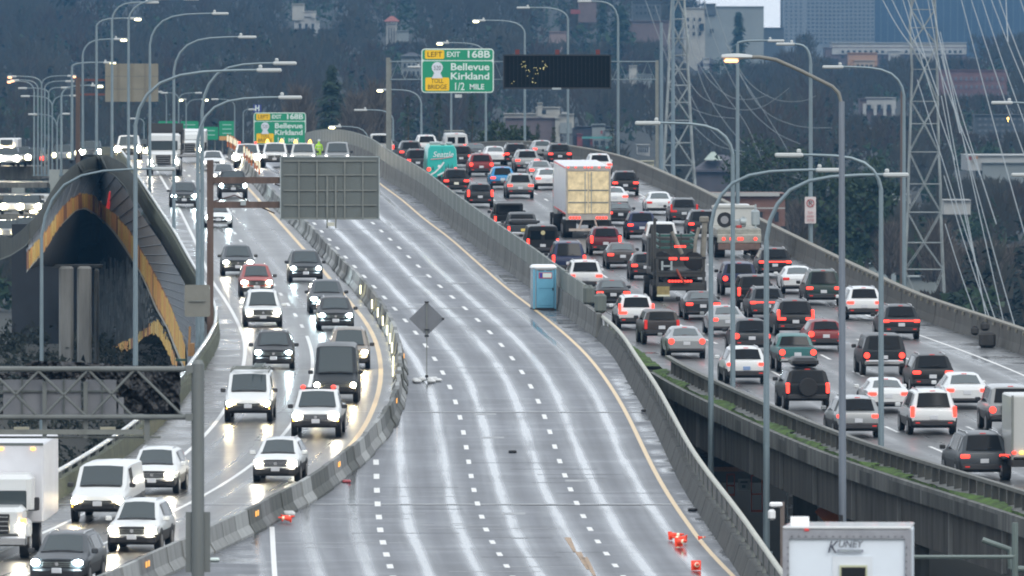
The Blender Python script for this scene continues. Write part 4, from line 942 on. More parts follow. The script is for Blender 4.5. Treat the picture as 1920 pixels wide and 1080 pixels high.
addk('window_trim', lambda m: (m.box(-.15,.41,-.015,.02,3.10,3.14), m.box(-.15,-.12,-.015,.02,2.3,3.1), m.box(.38,.41,-.015,.02,2.3,3.1)), mat('window rim', (.5,.52,.35), .5), fr_)
addk('brake_light', lambda m: m.cbox(-.82,-.03,3.86,.10,.05,.05,.01), red_off)
addk('wheels', lambda m: [m.disc((sx*1.15,y,.45), .45, (1,0,0), .3, 18) for sx in (-1,1) for y in (3.2,4.3)], rubber)
addk('chassis', lambda m: m.box(-1.0,1.0,.2,8.2,.6,.83), black)
KTR = r_
# ================================================================ lamp posts
BEND = [(0,0),(.03,.30),(.09,.55),(.19,.76),(.34,.90),(.52,.965),(.75,.99),(1,1)]
poleM = mat('lamp post steel', (.19,.25,.28), .45, metal=.3, var=.12, vscale=1.2)
headM = mat('lamp head', (.45,.48,.48), .4)
def lamp(u, vb, Y, vs, ue, ve, label, w=.12, lit=None, group='curved arm lamp posts along the freeway', two=None, head=.55, pod=True):
    """post at column u from row vb up to row vs, arm bending over to (ue, ve), all at distance Y"""
    w *= .86
    base = P(u, vb, Y); t = thing('lamp_post', base, label, 'lamp post', group)
    m = M(); top = P(u, vs, Y); m.tube([base, top], w, 10, w*.72); m.tube([base, base+Vector((0,0,.12))], w*1.8, 10); link('pole', m.mesh('pole', True), poleM, t)
    for (e, f) in [(ue, ve)]+([two] if two else []):
        pts = [P(u+(e-u)*a, vs+(f-vs)*b, Y) for a, b in BEND]
        m = M(); m.tube(pts, w*.66, 8, w*.42); link('arm', m.mesh('arm', True), poleM, t)
        s = 1 if e > u else -1; p = pts[-1]
        m = M(); m.cbox(p.x+s*head*.3, p.y, p.z-.02, head*1.9, .34, .17, .05)
        h_ = link('lamp_head', m.mesh('head'), headM, t)
        if pod: m = M(); m.cbox(p.x-s*head*.35, p.y, p.z+.13, .16, .16, .16, .04); o = bpy.data.objects.new('photocell', m.mesh('pc')); o.data.materials.append(headM); COL.objects.link(o); o.parent = h_
        if lit: m = M(); m.cbox(p.x+s*head*.75, p.y-.02, p.z-.10, head*.85, .36, .16, .05); o = bpy.data.objects.new('lamp', m.mesh('l')); o.data.materials.append(lit); COL.objects.link(o); o.parent = h_
    return t
# on the left parapet, near to far
lamp(78, 860, 480, 445, 300, 316, 'lamp post rising left of the boarded arch, its arm reaching over the arch', w=.12)
lamp(254, 740, 440, 235, 497, 131, 'lamp post standing in front of the right half of the boarded arch', w=.13)
lamp(379, 655, 470, 205, 527, 118, 'upper arm lamp post of the close pair behind the rusty gantry post', w=.12)
lamp(371, 652, 468, 262, 537, 182, 'lower arm lamp post of the close pair behind the rusty gantry post', w=.12)
lamp(326, 458, 600, 135, 458, 69, 'lamp post on the left parapet next to the dark SUV', w=.12)
lamp(281, 386, 668, 85, 408, 25, 'lamp post on the left parapet just before the dump truck', w=.12)
lamp(241, 345, 715, 38, 354, -2, 'lamp post on the left parapet at the right flank of the arch top', w=.125)
lamp(210, 300, 760, 40, 280, 4, 'lamp post standing right on the crown of the boarded arch', w=.13)
lamp(181, 290, 790, 50, 248, 34, 'lamp post left of the arch crown with a lit lamp', w=.13, lit=lamp_yel)
lamp(155, 288, 830, 105, 222, 73, 'lamp post beside the rusty post at the far left with a lit lamp', w=.13, lit=lamp_yel)
lamp(135, 300, 850, 125, 202, 117, 'lamp post left of the rusty post at the far left', w=.14, lit=lamp_yel)
lamp(115, 330, 880, 180, 178, 160, 'short armed lamp post before the stone coloured sign back, lamp lit', w=.13, lit=lamp_yel)
# far left double arm posts
k = 0
for u, vs, ve, l, r in ((64,172,152,24,None),(71,166,150,30,None),(78,158,143,25,132),(84,165,152,None,128),(91,175,165,45,120),(98,200,180,50,136),(107,240,214,64,120)):
    o = lamp(u, 330, 900, vs, l if l else r, ve, 'double arm lamp post in the crowded far left cluster, %s from the left' % ('first','second','third','fourth','fifth','sixth','seventh')[k], w=.10, two=(r, ve-1) if l and r else None, lit=lamp_or if k < 3 else None, group='lamp posts in the far left cluster', head=.4, pod=False); k += 1
for i, (u, vs, ve, l, r) in enumerate(((312,190,172,300,None),(335,188,174,310,370),(349,205,186,345,382),(440,200,186,405,None),(456,215,205,470,None),(270,232,222,250,None))):
    lamp(u, 300, 1000, vs, l, ve, 'thin far lamp post behind the traffic crest, %s from the left' % ('second','third','fourth','fifth','sixth','first')[i], w=.09, two=(r, ve) if r else None, group='thin lamp posts beyond the crest', head=.35, pod=False, lit=lamp_yel if i == 2 else None)
# right-hand side
lamp(692, 290, 860, 268, 632, 237, 'short lamp post with a bright lit lamp right of the big sign back', w=.10, lit=lamp_yel)
lamp(737, 290, 840, 225, 680, 206, 'lamp post half hidden by the overhead sign post', w=.11)
lamp(790, 280, 860, 195, 722, 168, 'lit lamp post standing between the two slim conifers', w=.12, lit=lamp_yel)
lamp(846, 276, 870, 145, 780, 125, 'lamp post behind the left half of the green exit sign', w=.12)
lamp(911, 278, 870, 105, 834, 80, 'lit lamp post behind the right half of the green exit sign', w=.12, lit=lamp_yel)
lamp(984, 280, 850, 62, 902, 38, 'lit lamp post directly left of the dark message board', w=.125, lit=lamp_yel)
lamp(1065, 290, 840, 36, 985, 14, 'lamp post passing behind the dark message board', w=.125)
lamp(1159, 302, 800, 40, 1100, 2, 'lamp post on the outer parapet right of the dark message board', w=.135)
lamp(1383, 392, 665, 82, 1450, 76, 'straight lamp post behind the large sodium lamp head', w=.15)
lamp(1374, 752, 437, 290, 1222, 230, 'lamp post on the balustrade with its arm crossing the lattice tower', w=.13)
lamp(1520, 462, 600, 118, 1478, 82, 'lamp post carrying the white parking sign on the outer parapet', w=.15)
lamp(1695, 575, 530, 180, 1568, 125, 'lamp post in front of the second lattice tower', w=.125)
lamp(1652, 864, 390, 355, 1488, 290, 'brownish lamp post rising from the balustrade ledge at right', w=.13)
lamp(1333, 918, 420, 425, 1545, 318, 'blue grey lamp post from the ground, left one of the near pair with long arms', w=.14, head=.5)
lamp(1437, 1040, 390, 450, 1672, 327, 'blue grey lamp post from the ground, right one of the near pair with long arms', w=.15, head=.5)
lamp(1990, 900, 520, 240, 1885, 192, 'lamp post beyond the right picture edge with only its arm and lamp showing, upper', w=.12)
lamp(2040, 900, 480, 360, 1925, 327, 'lamp post beyond the right picture edge with only its arm showing, lower', w=.12)
# near cobra-head lamp
Yc = 357; b0 = P(1580, 1100, Yc); t = thing('lamp_post', b0, 'tall near lamp post with a slanting arm and a big glowing sodium lamp head', 'lamp post')
pm = mat('near post steel', (.19,.22,.26), .45, metal=.35, var=.2, vscale=1, streak=True)
m = M(); m.tube([b0, P(1578,190,Yc)], .135, 14, .095); link('pole', m.mesh('p', True), pm, t)
m = M(); m.tube([P(1578,215,Yc),P(1577,192,Yc),P(1572,174,Yc),P(1560,162,Yc),P(1500,132,Yc),P(1455,112,Yc),P(1425,107,Yc),P(1408,107,Yc)], .062, 10); link('arm', m.mesh('a', True), mat('arm steel', (.2,.2,.18), .5, metal=.4), t)
m = M()
pr = [(1352,108,.02),(1354,101,.10),(1366,100,.14),(1390,101,.13),(1412,107,.06)]
a = P(1353,107,Yc); b = P(1413,107,Yc); L_ = b.x-a.x
m.v = []; nseg = 12
for i in range(nseg+1):
    s_ = i/nseg; x = a.x+L_*s_; w_ = .17*math.sin(math.pi*min(1,(s_*.85+.12)))**.6; h_ = .10*math.sin(math.pi*min(1, s_*.8+.15))**.6+.02
    for k in range(12):
        an = 2*math.pi*k/12; m.v.append((x, Yc+math.cos(an)*w_, a.z+math.sin(an)*h_*(1 if math.sin(an) > 0 else .6)))
for i in range(nseg):
    for k in range(12): m.f.append([i*12+k, i*12+(k+1) % 12, (i+1)*12+(k+1) % 12, (i+1)*12+k]); m.mi.append(0)
m.f.append(list(range(12))[::-1]); m.mi.append(0); m.f.append([nseg*12+k for k in range(12)]); m.mi.append(0)
hd = link('lamp_head', m.mesh('h', True), headM, t)
m = M(); q = P(1371,114,Yc); m.cbox(q.x, q.y, q.z, .48, .28, .12, .05); link('lamp', m.mesh('l'), lamp_or, t)
m = M(); q = P(1576,972,Yc); m.cbox(q.x+.01, q.y-.13, q.z, .14, .02, .24, .01); link('inspection_plate', m.mesh('i'), black, t)
# ================================================================ near left gantry
Yg_ = 290
t = thing('sign_gantry', P(371, 1240, Yg_), 'near grey truss gantry with one thick post, wrapped in torn black tarpaulin', 'gantry')
gg = mat('gantry grey', (.16,.175,.17), .5, metal=.3, var=.2, vscale=1, streak=True)
m = M(); m.tube([P(371,1250,Yg_), P(371,682,Yg_)], .175, 20); m.tube([P(371,684,Yg_), P(371,675,Yg_)], .175, 20, .10); link('post', m.mesh('p', True), gg, t)
for v in (692, 782):
    m = M(); m.tube([P(-60,v,Yg_), P(362,v,Yg_)], .075, 10); m.box(P(348,0,Yg_).x, P(362,0,Yg_).x, Yg_-.12, Yg_+.12, P(0,v+7,Yg_).z, P(0,v-7,Yg_).z); link('chord', m.mesh('c', True), gg, t)
    m = M(); m.tube([P(-60,v+2,Yg_)+Vector((0,1.4,0)), P(362,v+2,Yg_)+Vector((0,1.4,0))], .07, 8); link('chord', m.mesh('c', True), gg, t)
xs = [(-40,692),(20,782),(72,697),(160,782),(164,697),(75,782)]
for (ua, va), (ub, vb_) in (((-20,692),(72,782)) ,((72,696),(-10,782)),((72,696),(163,782)),((163,696),(80,782)),((168,696),(250,782)),((250,696),(168,782)),((258,696),(345,782))):
    m = M(); m.tube([P(ua,va,Yg_-.02), P(ub,vb_,Yg_-.02)], .038, 6); link('brace', m.mesh('b', True), gg, t)
for u in (83, 160):
    m = M(); m.box(P(u-4,0,Yg_).x, P(u+4,0,Yg_).x, Yg_+.15, Yg_+.30, P(0,822,Yg_).z, P(0,716,Yg_).z); link('hanger', m.mesh('h'), gg, t)
m = M(); m.box(P(-60,0,Yg_).x, P(268,0,Yg_).x, Yg_+.1, Yg_+.3, P(0,815,Yg_).z, P(0,806,Yg_).z); m.box(P(-60,0,Yg_).x, P(300,0,Yg_).x, Yg_+.4, Yg_+.55, P(0,823,Yg_).z, P(0,819,Yg_).z); link('catwalk_beam', m.mesh('cw'), galv_dk, t)
m = M(); m.box(P(270,0,Yg_).x, P(280,0,Yg_).x, Yg_+.1, Yg_+.3, P(0,826,Yg_).z, P(0,786,Yg_).z); link('hanger', m.mesh('h'), gg, t)
for u in (26, 188):
    m = M(); prect(m, u, 801, u+28, 811, Yg_+.6, .25); link('walkway_light', m.mesh('wl'), mat('light housing pale', (.5,.48,.36), .5), t)
bk = mat('sign back pale grey', (.20,.21,.23), .5, metal=.1, var=.12, vscale=.7)
for k, (u0, u1) in enumerate(((6,80),(86,152),(160,218),(222,232))):
    m = M(); prect(m, u0, 712 if k < 3 else 745, u1, 778, Yg_+.45, .06); link('sign_panel', m.mesh('s'), bk, t)
for u in (40, 118, 190):
    m = M(); prect(m, u, 712, u+3, 780, Yg_+.38, .07); link('stiffener', m.mesh('s'), alu, t)
m = M(); prect(m, -40, 732, 222, 735, Yg_+.36, .08); link('stiffener', m.mesh('s'), alu, t)
for u0, v0, u1, v1 in ((348,960,362,1073),(380,960,394,1073)):
    m = M(); prect(m, u0, v0, u1, v1, Yg_+.05, .2); link('equipment_cabinet', m.mesh('e'), gg, t)
def cloth(name, outline, Y, amp, seed, mt, label, cat, parent=None):
    """a crumpled sheet inside an outline of photo points, with folds standing out from it"""
    (u0, v0), (u1, v1) = (min(p[0] for p in outline), min(p[1] for p in outline)), (max(p[0] for p in outline), max(p[1] for p in outline))
    tops = sorted(outline[:len(outline)//2]); bots = sorted(outline[len(outline)//2:])
    nu, nv = 150, 44; m = M(); vs = []
    for i in range(nu+1):
        u = u0+(u1-u0)*i/nu; a = float(np.interp(u, [p[0] for p in tops], [p[1] for p in tops])); b = float(np.interp(u, [p[0] for p in bots], [p[1] for p in bots]))
        for j in range(nv+1):
            v = a+(b-a)*j/nv; q = P(u, v, Y)
            f = .6*noise.noise(Vector((q.x*2.6+q.z*2.2+seed, q.z*1.3, seed)))+.5*noise.noise(Vector((q.x*9+q.z*5, q.z*3, seed)))+.3*noise.noise(Vector((q.x*3-q.z*9, q.x*7, seed)))
            q.y += amp*f; q.x += .05*noise.noise(Vector((q.z*4, seed, q.x))); vs.append(q)
    m.add(vs, [(i*(nv+1)+j, (i+1)*(nv+1)+j, (i+1)*(nv+1)+j+1, i*(nv+1)+j+1) for i in range(nu) for j in range(nv)])
    return tag(link(name, m.mesh(name, True, 60), mt), label, cat)
cloth('tarpaulin', [(-40,672),(60,676),(170,680),(290,688),(330,684),(338,700),(-40,745),(30,700),(60,716),(140,708),(175,722),(228,770),(300,782),(338,778)], Yg_+.75, .35, 3, tarp_black, 'torn black tarpaulin draped over the upper part of the near left gantry', 'tarpaulin')
cloth('tarpaulin', [(-40,768),(20,770),(60,772),(-40,786),(20,787),(62,784)], Yg_+.9, .2, 8, tarp_black, 'small strip of black tarpaulin hanging under the lower chord at the left edge', 'tarpaulin')
# ================================================================ rusty gantry seen from behind
Yr = 478
t = thing('sign_gantry', P(394, 650, Yr), 'rusty gantry with two brown beams carrying the big grey sign seen from behind', 'gantry')
m = M(); prect(m, 388, 300, 400, 660, Yr, .3); link('post', m.mesh('p'), rust, t)
for v0, v1, ue in ((332,344,703),(378,390,705)):
    m = M(); prect(m, 398, v0, ue, v1, Yr+.05, .26); link('beam', m.mesh('b'), rust, t)
for a, b in (((400,378),(440,366)),((440,366),(515,400)),((515,345),(660,395))):
    m = M(); m.tube([P(*a,Yr+.3), P(*b,Yr+.3)], .03, 6); link('brace', m.mesh('b'), rust, t)
m = M(); prect(m, 451, 376, 461, 385, Yr-.03, .08); link('clamp', m.mesh('c'), galv, t)
t2 = thing('highway_sign', P(618, 412, Yr), 'big grey highway sign seen from behind with a grid of stiffening bars', 'sign')
m = M(); prect(m, 525, 293, 712, 412, Yr-.10, .05); link('sign_panel', m.mesh('s'), alu, t2)
m = M()
for z in ((525,293,712,295),(525,410,712,412),(525,293,527,412),(710,293,712,412)): prect(m, *z, Yr-.14, .04)
link('edge_rim', m.mesh('r'), galv, t2)
for u in (559, 593, 645, 679): m = M(); prect(m, u, 300, u+2.6, 412, Yr-.20, .1); link('stiffener', m.mesh('s'), galv_dk, t2)
for v in (301, 327, 356, 383.5, 408): m = M(); prect(m, 532, v, 706, v+2.2, Yr-.17, .07); link('crossbar', m.mesh('s'), galv_dk, t2)
for u in (612, 628): m = M(); prect(m, u, 330, u+3, 428, Yr-.24, .08); link('light_hanger', m.mesh('s'), galv_dk, t2)
m = M(); prect(m, 614, 417, 627, 424, Yr-.35, .3); link('sign_light', m.mesh('s'), mat('sign light pale', (.5,.5,.42), .4), t2)
# left rusty gantry further off
Yq = 830
t = thing('sign_gantry', P(146, 300, Yq), 'distant rusty gantry post with two thin beams at upper left', 'gantry')
m = M(); prect(m, 142, 145, 150, 330, Yq, .35); link('post', m.mesh('p'), rust, t)
for v in (148, 175): m = M(); prect(m, 150, v, 290, v+4, Yq, .15); link('beam', m.mesh('b'), mat('faded red beam', (.13,.05,.045), .7), t)
t2 = thing('highway_sign', P(247, 190, Yq), 'stone coloured highway sign seen from behind between the far left lamp posts', 'sign')
stm = mat('stone sign back', (.20,.19,.15), .6, var=.15, vscale=.8)
for i in range(4):
    for j in range(3): m = M(); prect(m, 197+25*i+.3, 119+24*j+.3, 222+25*i-.3, 143+24*j-.3, Yq-.12, .06); link('panel', m.mesh('s'), stm, t2)
for u in (221, 246, 272): m = M(); prect(m, u, 119, u+2, 190, Yq-.2, .08); link('stiffener', m.mesh('s'), mat('stone stiffener', (.18,.165,.13), .6), t2)
# overhead sign bridge above the jam
Yo = 790
t = thing('sign_bridge', P(728, 320, Yo), 'tall sign bridge with two posts and a light truss across the roadway crest', 'gantry')
m = M(); prect(m, 724, 108, 731.5, 320, Yo, .35); link('post', m.mesh('p'), galv_dk, t)
m = M(); prect(m, 731.5, 112, 734, 318, Yo+.1, .3); link('post_flange', m.mesh('p'), galv_dk, t)
m = M(); prect(m, 1229, 113, 1235, 330, Yo, .35); link('post', m.mesh('p'), galv_dk, t)
for v in (115.5, 149):
    for dy in (0, 1.6): m = M(); m.tube([P(731,v,Yo)+Vector((0,dy,0)), P(1231,v,Yo)+Vector((0,dy,0))], .045, 6); link('chord', m.mesh('c', True), poleM, t)
u = 733
while u < 1225:
    m = M(); m.tube([P(u,149,Yo), P(u+13,116,Yo), P(u+26,149,Yo)], .03, 5); link('brace', m.mesh('b'), poleM, t); u += 26
TXT = []
def text(s, u, v, hpx, Y, mt, parent, wpx=None, align='CENTER', bold=.0):
    """lettering: (u, v) is the centre of the line, hpx the height of its capitals"""
    c = bpy.data.curves.new('lettering', 'FONT'); c.body = s; c.align_x = align; c.align_y = 'CENTER'; k = Y/F
    c.size = hpx*k/.70; c.extrude = .004; c.offset = bold*k; c.resolution_u = 3
    c.materials.append(mt); o = bpy.data.objects.new('lettering', c); COL.objects.link(o)
    p = P(u, v, Y); o.parent = parent
    o.matrix_basis = Matrix.Translation(p) @ Matrix.Rotation(math.pi/2, 4, 'X'); o.matrix_parent_inverse = Matrix.Translation(-Vector(parent.location)); TXT.append((o, wpx, k)); return o
greenM = mat('sign green', (.0,.235,.115), .45, emit=(0,.5,.24), es=.02); whiteM = mat('sign white', (.62,.72,.68), .5); yelM = mat('sign yellow', (.85,.52,.0), .5); inkM = mat('sign ink', (.03,.015,.0), .6); inkG = mat('sign ink grey', (.08,.11,.12), .6)
def rrect(m, u0, v0, u1, v1, r, Y, dep):
    pts = []
    for cu, cv, a0 in ((u1-r, v0+r, -90), (u1-r, v1-r, 0), (u0+r, v1-r, 90), (u0+r, v0+r, 180)):
        for k in range(5):
            a = math.radians(a0+k*22.5); pts.append((cu+r*math.cos(a), cv+r*math.sin(a)))
    f = [P(u, v, Y) for u, v in pts]; b = [p+Vector((0,dep,0)) for p in f]; n = len(f)
    m.add(f+b, [list(range(n)), list(range(2*n-1, n-1, -1))]+[[k, n+k, n+(k+1) % n, (k+1) % n] for k in range(n)])
def exit_sign(u0, v0, W_, H_, Y, frac, label):
    t = thing('exit_sign', P(u0+W_/2, v0+H_, Y), label, 'sign')
    def U(x): return u0+W_*x
    def V(y): return v0+H_*y
    m = M(); rrect(m, u0, v0, u0+W_, v0+H_, W_*.05, Y, .06); link('border', m.mesh('s'), whiteM, t)
    b = W_*.016; m = M(); rrect(m, u0+b, v0+b, u0+W_-b, V(.26), W_*.03, Y-.02, .05); link('sign_panel', m.mesh('s'), greenM, t)
    m = M(); rrect(m, u0+b, V(.285), u0+W_-b, v0+H_-b, W_*.03, Y-.02, .05); link('sign_panel', m.mesh('s'), greenM, t)
    m = M(); rrect(m, U(.05), V(.035), U(.315), V(.235), W_*.02, Y-.04, .03); link('yellow_plaque', m.mesh('s'), yelM, t)
    m = M(); rrect(m, U(.055), V(.655), U(.385), V(.955), W_*.02, Y-.04, .03); link('yellow_plaque', m.mesh('s'), yelM, t)
    text('LEFT', U(.183), V(.137), H_*.115, Y-.05, inkM, t, W_*.20)
    text('EXIT', U(.44), V(.137), H_*.115, Y-.03, whiteM, t, W_*.18, bold=.3)
    text('168B', U(.78), V(.137), H_*.155, Y-.03, whiteM, t, W_*.31, bold=.4)
    text('Bellevue', U(.67), V(.42), H_*.155, Y-.03, whiteM, t, W_*.53, bold=.35)
    text('Kirkland', U(.67), V(.63), H_*.155, Y-.03, whiteM, t, W_*.53, bold=.35)
    text('TOLL', U(.22), V(.735), H_*.10, Y-.05, inkM, t, W_*.17); text('BRIDGE', U(.22), V(.87), H_*.10, Y-.05, inkM, t, W_*.26)
    text(frac, U(.52), V(.865), H_*.17, Y-.03, whiteM, t, W_*.13, bold=.2); text('MILE', U(.765), V(.87), H_*.12, Y-.03, whiteM, t, W_*.20, bold=.3)
    # route shield
    cu, cv = U(.22), V(.43); r = W_*.077
    pts = [(cu+r*math.cos(math.radians(a)), cv+r*1.0*math.sin(math.radians(a))) for a in range(140, 401, 20)]+[(cu+r*.55, cv+r*1.0),(cu+r*1.0, cv+r*1.9),(cu-r*1.0, cv+r*1.9),(cu-r*.55, cv+r*1.0)]
    f = [P(a, b_, Y-.05) for a, b_ in pts]; n = len(f); m = M(); m.add(f+[p+Vector((0,.03,0)) for p in f], [list(range(n)), list(range(2*n-1,n-1,-1))]+[[k,n+k,n+(k+1) % n,(k+1) % n] for k in range(n)])
    link('route_shield', m.mesh('s'), mat('shield white', (.62,.66,.72), .5), t); text('520', cu, cv+r*.1, H_*.10, Y-.065, inkG, t, W_*.10)
    return t
exit_sign(790, 91, 136, 83, Yo-.5, '1/2', 'green exit sign with yellow plaques on the sign bridge, the larger and nearer one')
s2 = exit_sign(475.5, 211, 98, 60, 1045, '1/4', 'smaller green exit sign with yellow plaques beyond the crest, partly behind pickups')
for u in (500, 550): m = M(); m.tube([P(u,271,1046), P(u,330,1046)], .1, 8); link('post', m.mesh('p'), galv_dk, s2)
m = M(); prect(m, 853, 177, 866, 183, Yo-1.2, .5); o = link('sign_light', m.mesh('l'), headM); tag(o, 'small sign light hanging under the large green exit sign', 'light')
t = thing('message_board', P(1044, 167, Yo), 'black electronic message board with a few faint yellow pixels lit', 'message board')
m = M(); prect(m, 943, 102, 1146, 167, Yo-.8, .5); link('cabinet', m.mesh('c'), mat('board black', (.006,.008,.010), .9, spec=.1), t)
m = M()
for z in ((943,102,1146,104.5),(943,164,1146,167),(943,102,945.5,167),(1143.5,102,1146,167)): prect(m, *z, Yo-.87, .07)
link('frame', m.mesh('c'), mat('board frame', (.03,.035,.04), .8), t)
m = M()
for i in range(26): prect(m, 948+i*7.5, 106, 948.5+i*7.5, 163, Yo-.82, .03)
tag(link('module_seams', m.mesh('c'), mat('board seam', (.012,.013,.015), .5), t), kind='stuff')
m = M(); random.seed(5)
for cx_, cy_2, n_ in ((981,124,7),(990,133,5),(1006,128,7),(1020,124,9),(998,154,4),(962,152,2)):
    for _ in range(n_):
        a = cx_+random.gauss(0,3.2); b = cy_2+random.gauss(0,4); prect(m, a, b, a+1.1, b+1.3, Yo-.84, .02)
tag(link('lit_pixels', m.mesh('px'), mat('board pixels', (.6,.55,.2), .5, emit=(.95,.9,.45), es=.45), t), kind='stuff')
for u in (970, 1045, 1121): m = M(); prect(m, u-4, 93, u+4, 102, Yo-.6, .3); link('flasher', m.mesh('f'), mat('flasher dull red', (.12,.02,.02), .6), t)
m = M(); prect(m, 1035, 164.5, 1052, 168, Yo-.95, .1); link('name_plate', m.mesh('f'), galv, t)
# blue hospital sign, far green signs
t = thing('hospital_sign', P(482, 211, 1042), 'small blue sign with a white H above the smaller exit sign', 'sign'); m = M(); prect(m, 475, 196, 490, 211, 1042, .06); link('sign_panel', m.mesh('s'), mat('sign blue', (.02,.04,.22), .5), t); text('H', 482.5, 203.5, 11, 1041.95, whiteM, t, 8, bold=.5)
for i, (u0, v0, u1, v1, lb) in enumerate(((297,227,333,247,'first from the left, wide and low'),(339,227,372,258,'tall, just right of the widest one'),(382,238,409,262,'short, behind the tall lamp posts'),(411,227,440,255,'with an orange strip along its bottom'))):
    t = thing('guide_sign', P((u0+u1)/2, v1, 1080), 'faded green guide sign far beyond the crest, '+lb, 'sign'); m = M(); rrect(m, u0, v0, u1, v1, 2, 1080, .08); link('sign_panel', m.mesh('s'), greenM, t)
    m = M()
    for j in range(2+(v1-v0 > 24)): prect(m, u0+6, v0+6+8*j, u1-6, v0+8+8*j, 1079.96, .03)
    link('legend', m.mesh('s'), mat('faded legend', (.25,.5,.42), .5), t)
    if i == 3: m = M(); prect(m, u0, v1+.5, u1, v1+8, 1080, .08); link('orange_strip', m.mesh('s'), mat('strip orange', (.55,.30,.10), .5), t)
    for u in (u0+6, u1-6): m = M(); m.tube([P(u,v1,1081), P(u,300,1081)], .07, 6); link('post', m.mesh('p'), galv_dk, t)
# parking sign
t = thing('parking_sign', P(1520, 419, 599), 'white sign with a red crossed circle fixed to the lamp post on the parapet', 'sign')
m = M(); rrect(m, 1509, 369, 1530, 419, 1.5, 599.6, .05); link('sign_panel', m.mesh('s'), mat('sign offwhite', (.55,.50,.50), .5), t)
rdm = mat('faded red', (.40,.08,.09), .5); m = M()
for k in range(24):
    a, b = 2*math.pi*k/24, 2*math.pi*(k+1)/24; q = [P(1519.5+7.5*math.cos(a)*s_, 381+7.5*math.sin(a)*s_, 599.55) for s_ in (1,.8)]; q2 = [P(1519.5+7.5*math.cos(b)*s_, 381+7.5*math.sin(b)*s_, 599.55) for s_ in (1,.8)]; m.add(q+q2[::-1], [(0,1,2,3)])
m.add([P(1514,375,599.55),P(1515.5,374,599.55),P(1525,387,599.55),P(1524,388,599.55)], [(0,1,2,3)]); link('red_circle', m.mesh('c'), rdm, t)
text('P', 1519.5, 381.5, 9, 599.5, inkG, t, 6); text('TOW', 1519.5, 399, 4.2, 599.5, rdm, t, 10); text('AWAY', 1519.5, 406, 4.2, 599.5, rdm, t, 14); text('ZONE', 1519.5, 413, 4.2, 599.5, rdm, t, 14)
# blank sign on the twin lamp posts
t = thing('roadside_sign', P(369, 595, 466), 'pale grey sign back strapped to the pair of lamp posts above the parapet', 'sign'); m = M(); rrect(m, 346, 534, 394, 594, 4, 465.4, .05); link('sign_panel', m.mesh('s'), mat('pale sign back', (.19,.19,.165), .5, var=.1), t)
m = M(); prect(m, 354, 563.5, 385, 565.5, 465.3, .06); link('bracket', m.mesh('s'), galv_dk, t)
# ================================================================ boarded arch and what stands under it
def resample(pts, n):
    pts = [np.array(p, float) for p in pts]; d = [0]
    for a, b in zip(pts, pts[1:]): d.append(d[-1]+np.linalg.norm(b-a))
    d = np.array(d); q = np.linspace(0, d[-1], n); A = np.array(pts)
    return np.stack([np.interp(q, d, A[:, k]) for k in range(A.shape[1])], 1)
def YA(u): return float(np.interp(u, [0,55,150,190,240,300,345,400], [600,575,690,700,660,575,500,455]))
O_ = [(0,440),(20,447),(40,432),(72,400),(90,368),(112,335),(135,312),(155,300),(178,292),(205,293),(232,306),(252,330)]
I_ = [(-5,490),(20,480),(48,462),(75,425),(95,392),(118,358),(142,332),(165,321),(190,318),(215,330),(235,352),(252,388)]
ar = thing('boarded_arch', P(180, 480, 640), 'humped ramp side wrapped in grey sheeting above an orange brown boarded arch', 'scaffold')
def surf(name, A, B, off, th, mt, n=70, parent=ar, bumpa=0.):
    a = resample(A, n); b = resample(B, n); pa, pb = [], []
    for i in range(n):
        pa.append(P(a[i][0], a[i][1], YA(a[i][0])+off)); pb.append(P(b[i][0], b[i][1], YA(b[i][0])+off))
    m = M(); ribbon(m, pa, pb, th); return link(name, m.mesh(name, False), mt, parent)
surf('ramp_parapet', O_, I_, -1.2, .6, mat('dark ramp parapet', (.045,.052,.04), .75, var=.5, vscale=.8), 60)
surf('parapet_edge', [(u, v-3) for u, v in I_], I_, -1.35, .3, mat('ramp edge', (.13,.14,.12), .7), 60)
B1 = [(50,473),(83,438),(110,397),(133,372),(147,365),(160,363),(177,368),(200,388),(220,407),(240,427),(260,460),(280,493),(300,530),(320,570),(333,607),(348,642)]
B2 = [(50,507),(83,470),(110,427),(133,402),(145,393),(160,390),(180,402),(200,420),(213,433),(233,460),(250,490),(263,510),(277,540),(293,577),(313,613),(330,653),(346,692)]
T_out = [(48,462),(75,425),(95,392),(118,358),(142,332),(165,321),(190,318),(215,330),(240,362),(262,398),(300,452),(345,528),(374,588),(378,640),(362,676),(352,690)]
tarpg = mat('grey sheeting', (.15,.17,.19), .45, var=.45, vscale=1.2, bump=.8)
n = 90; a = resample(T_out, n); b = resample(B1, n); vs = []; nv = 12
for i in range(n):
    for j in range(nv+1):
        t_ = j/nv; u, v = a[i]*(1-t_)+b[i]*t_; Y = YA(u)
        q = P(u, v, Y+1.2*math.sin(math.pi*t_)+.25*noise.noise(Vector((u*.16, v*.10, 2)))+.25*noise.noise(Vector((u*.5, v*.2, 5)))); vs.append(q)
m = M(); m.add(vs, [(i*(nv+1)+j, i*(nv+1)+j+1, (i+1)*(nv+1)+j+1, (i+1)*(nv+1)+j) for i in range(n-1) for j in range(nv)]); link('sheeting', m.mesh('t', True, 60), tarpg, ar)
ribm = mat('sheeting batten', (.055,.065,.07), .6)
for i in range(3, n-2, 3):                  # battens holding the sheeting
    pts = [vs[i*(nv+1)+j]-Vector((0,.5,0)) for j in range(0, nv+1, 2)]; m = M(); m.tube(pts, .030, 4); link('batten', m.mesh('b'), ribm, ar)
bm_ = [mat('board ochre', (.80,.48,.09), .65, var=.35, vscale=2), mat('board orange', (.78,.36,.08), .65, var=.35, vscale=2), mat('board dark gap', (.30,.11,.035), .7), mat('board pale', (.85,.58,.15), .6, var=.3, vscale=2)]
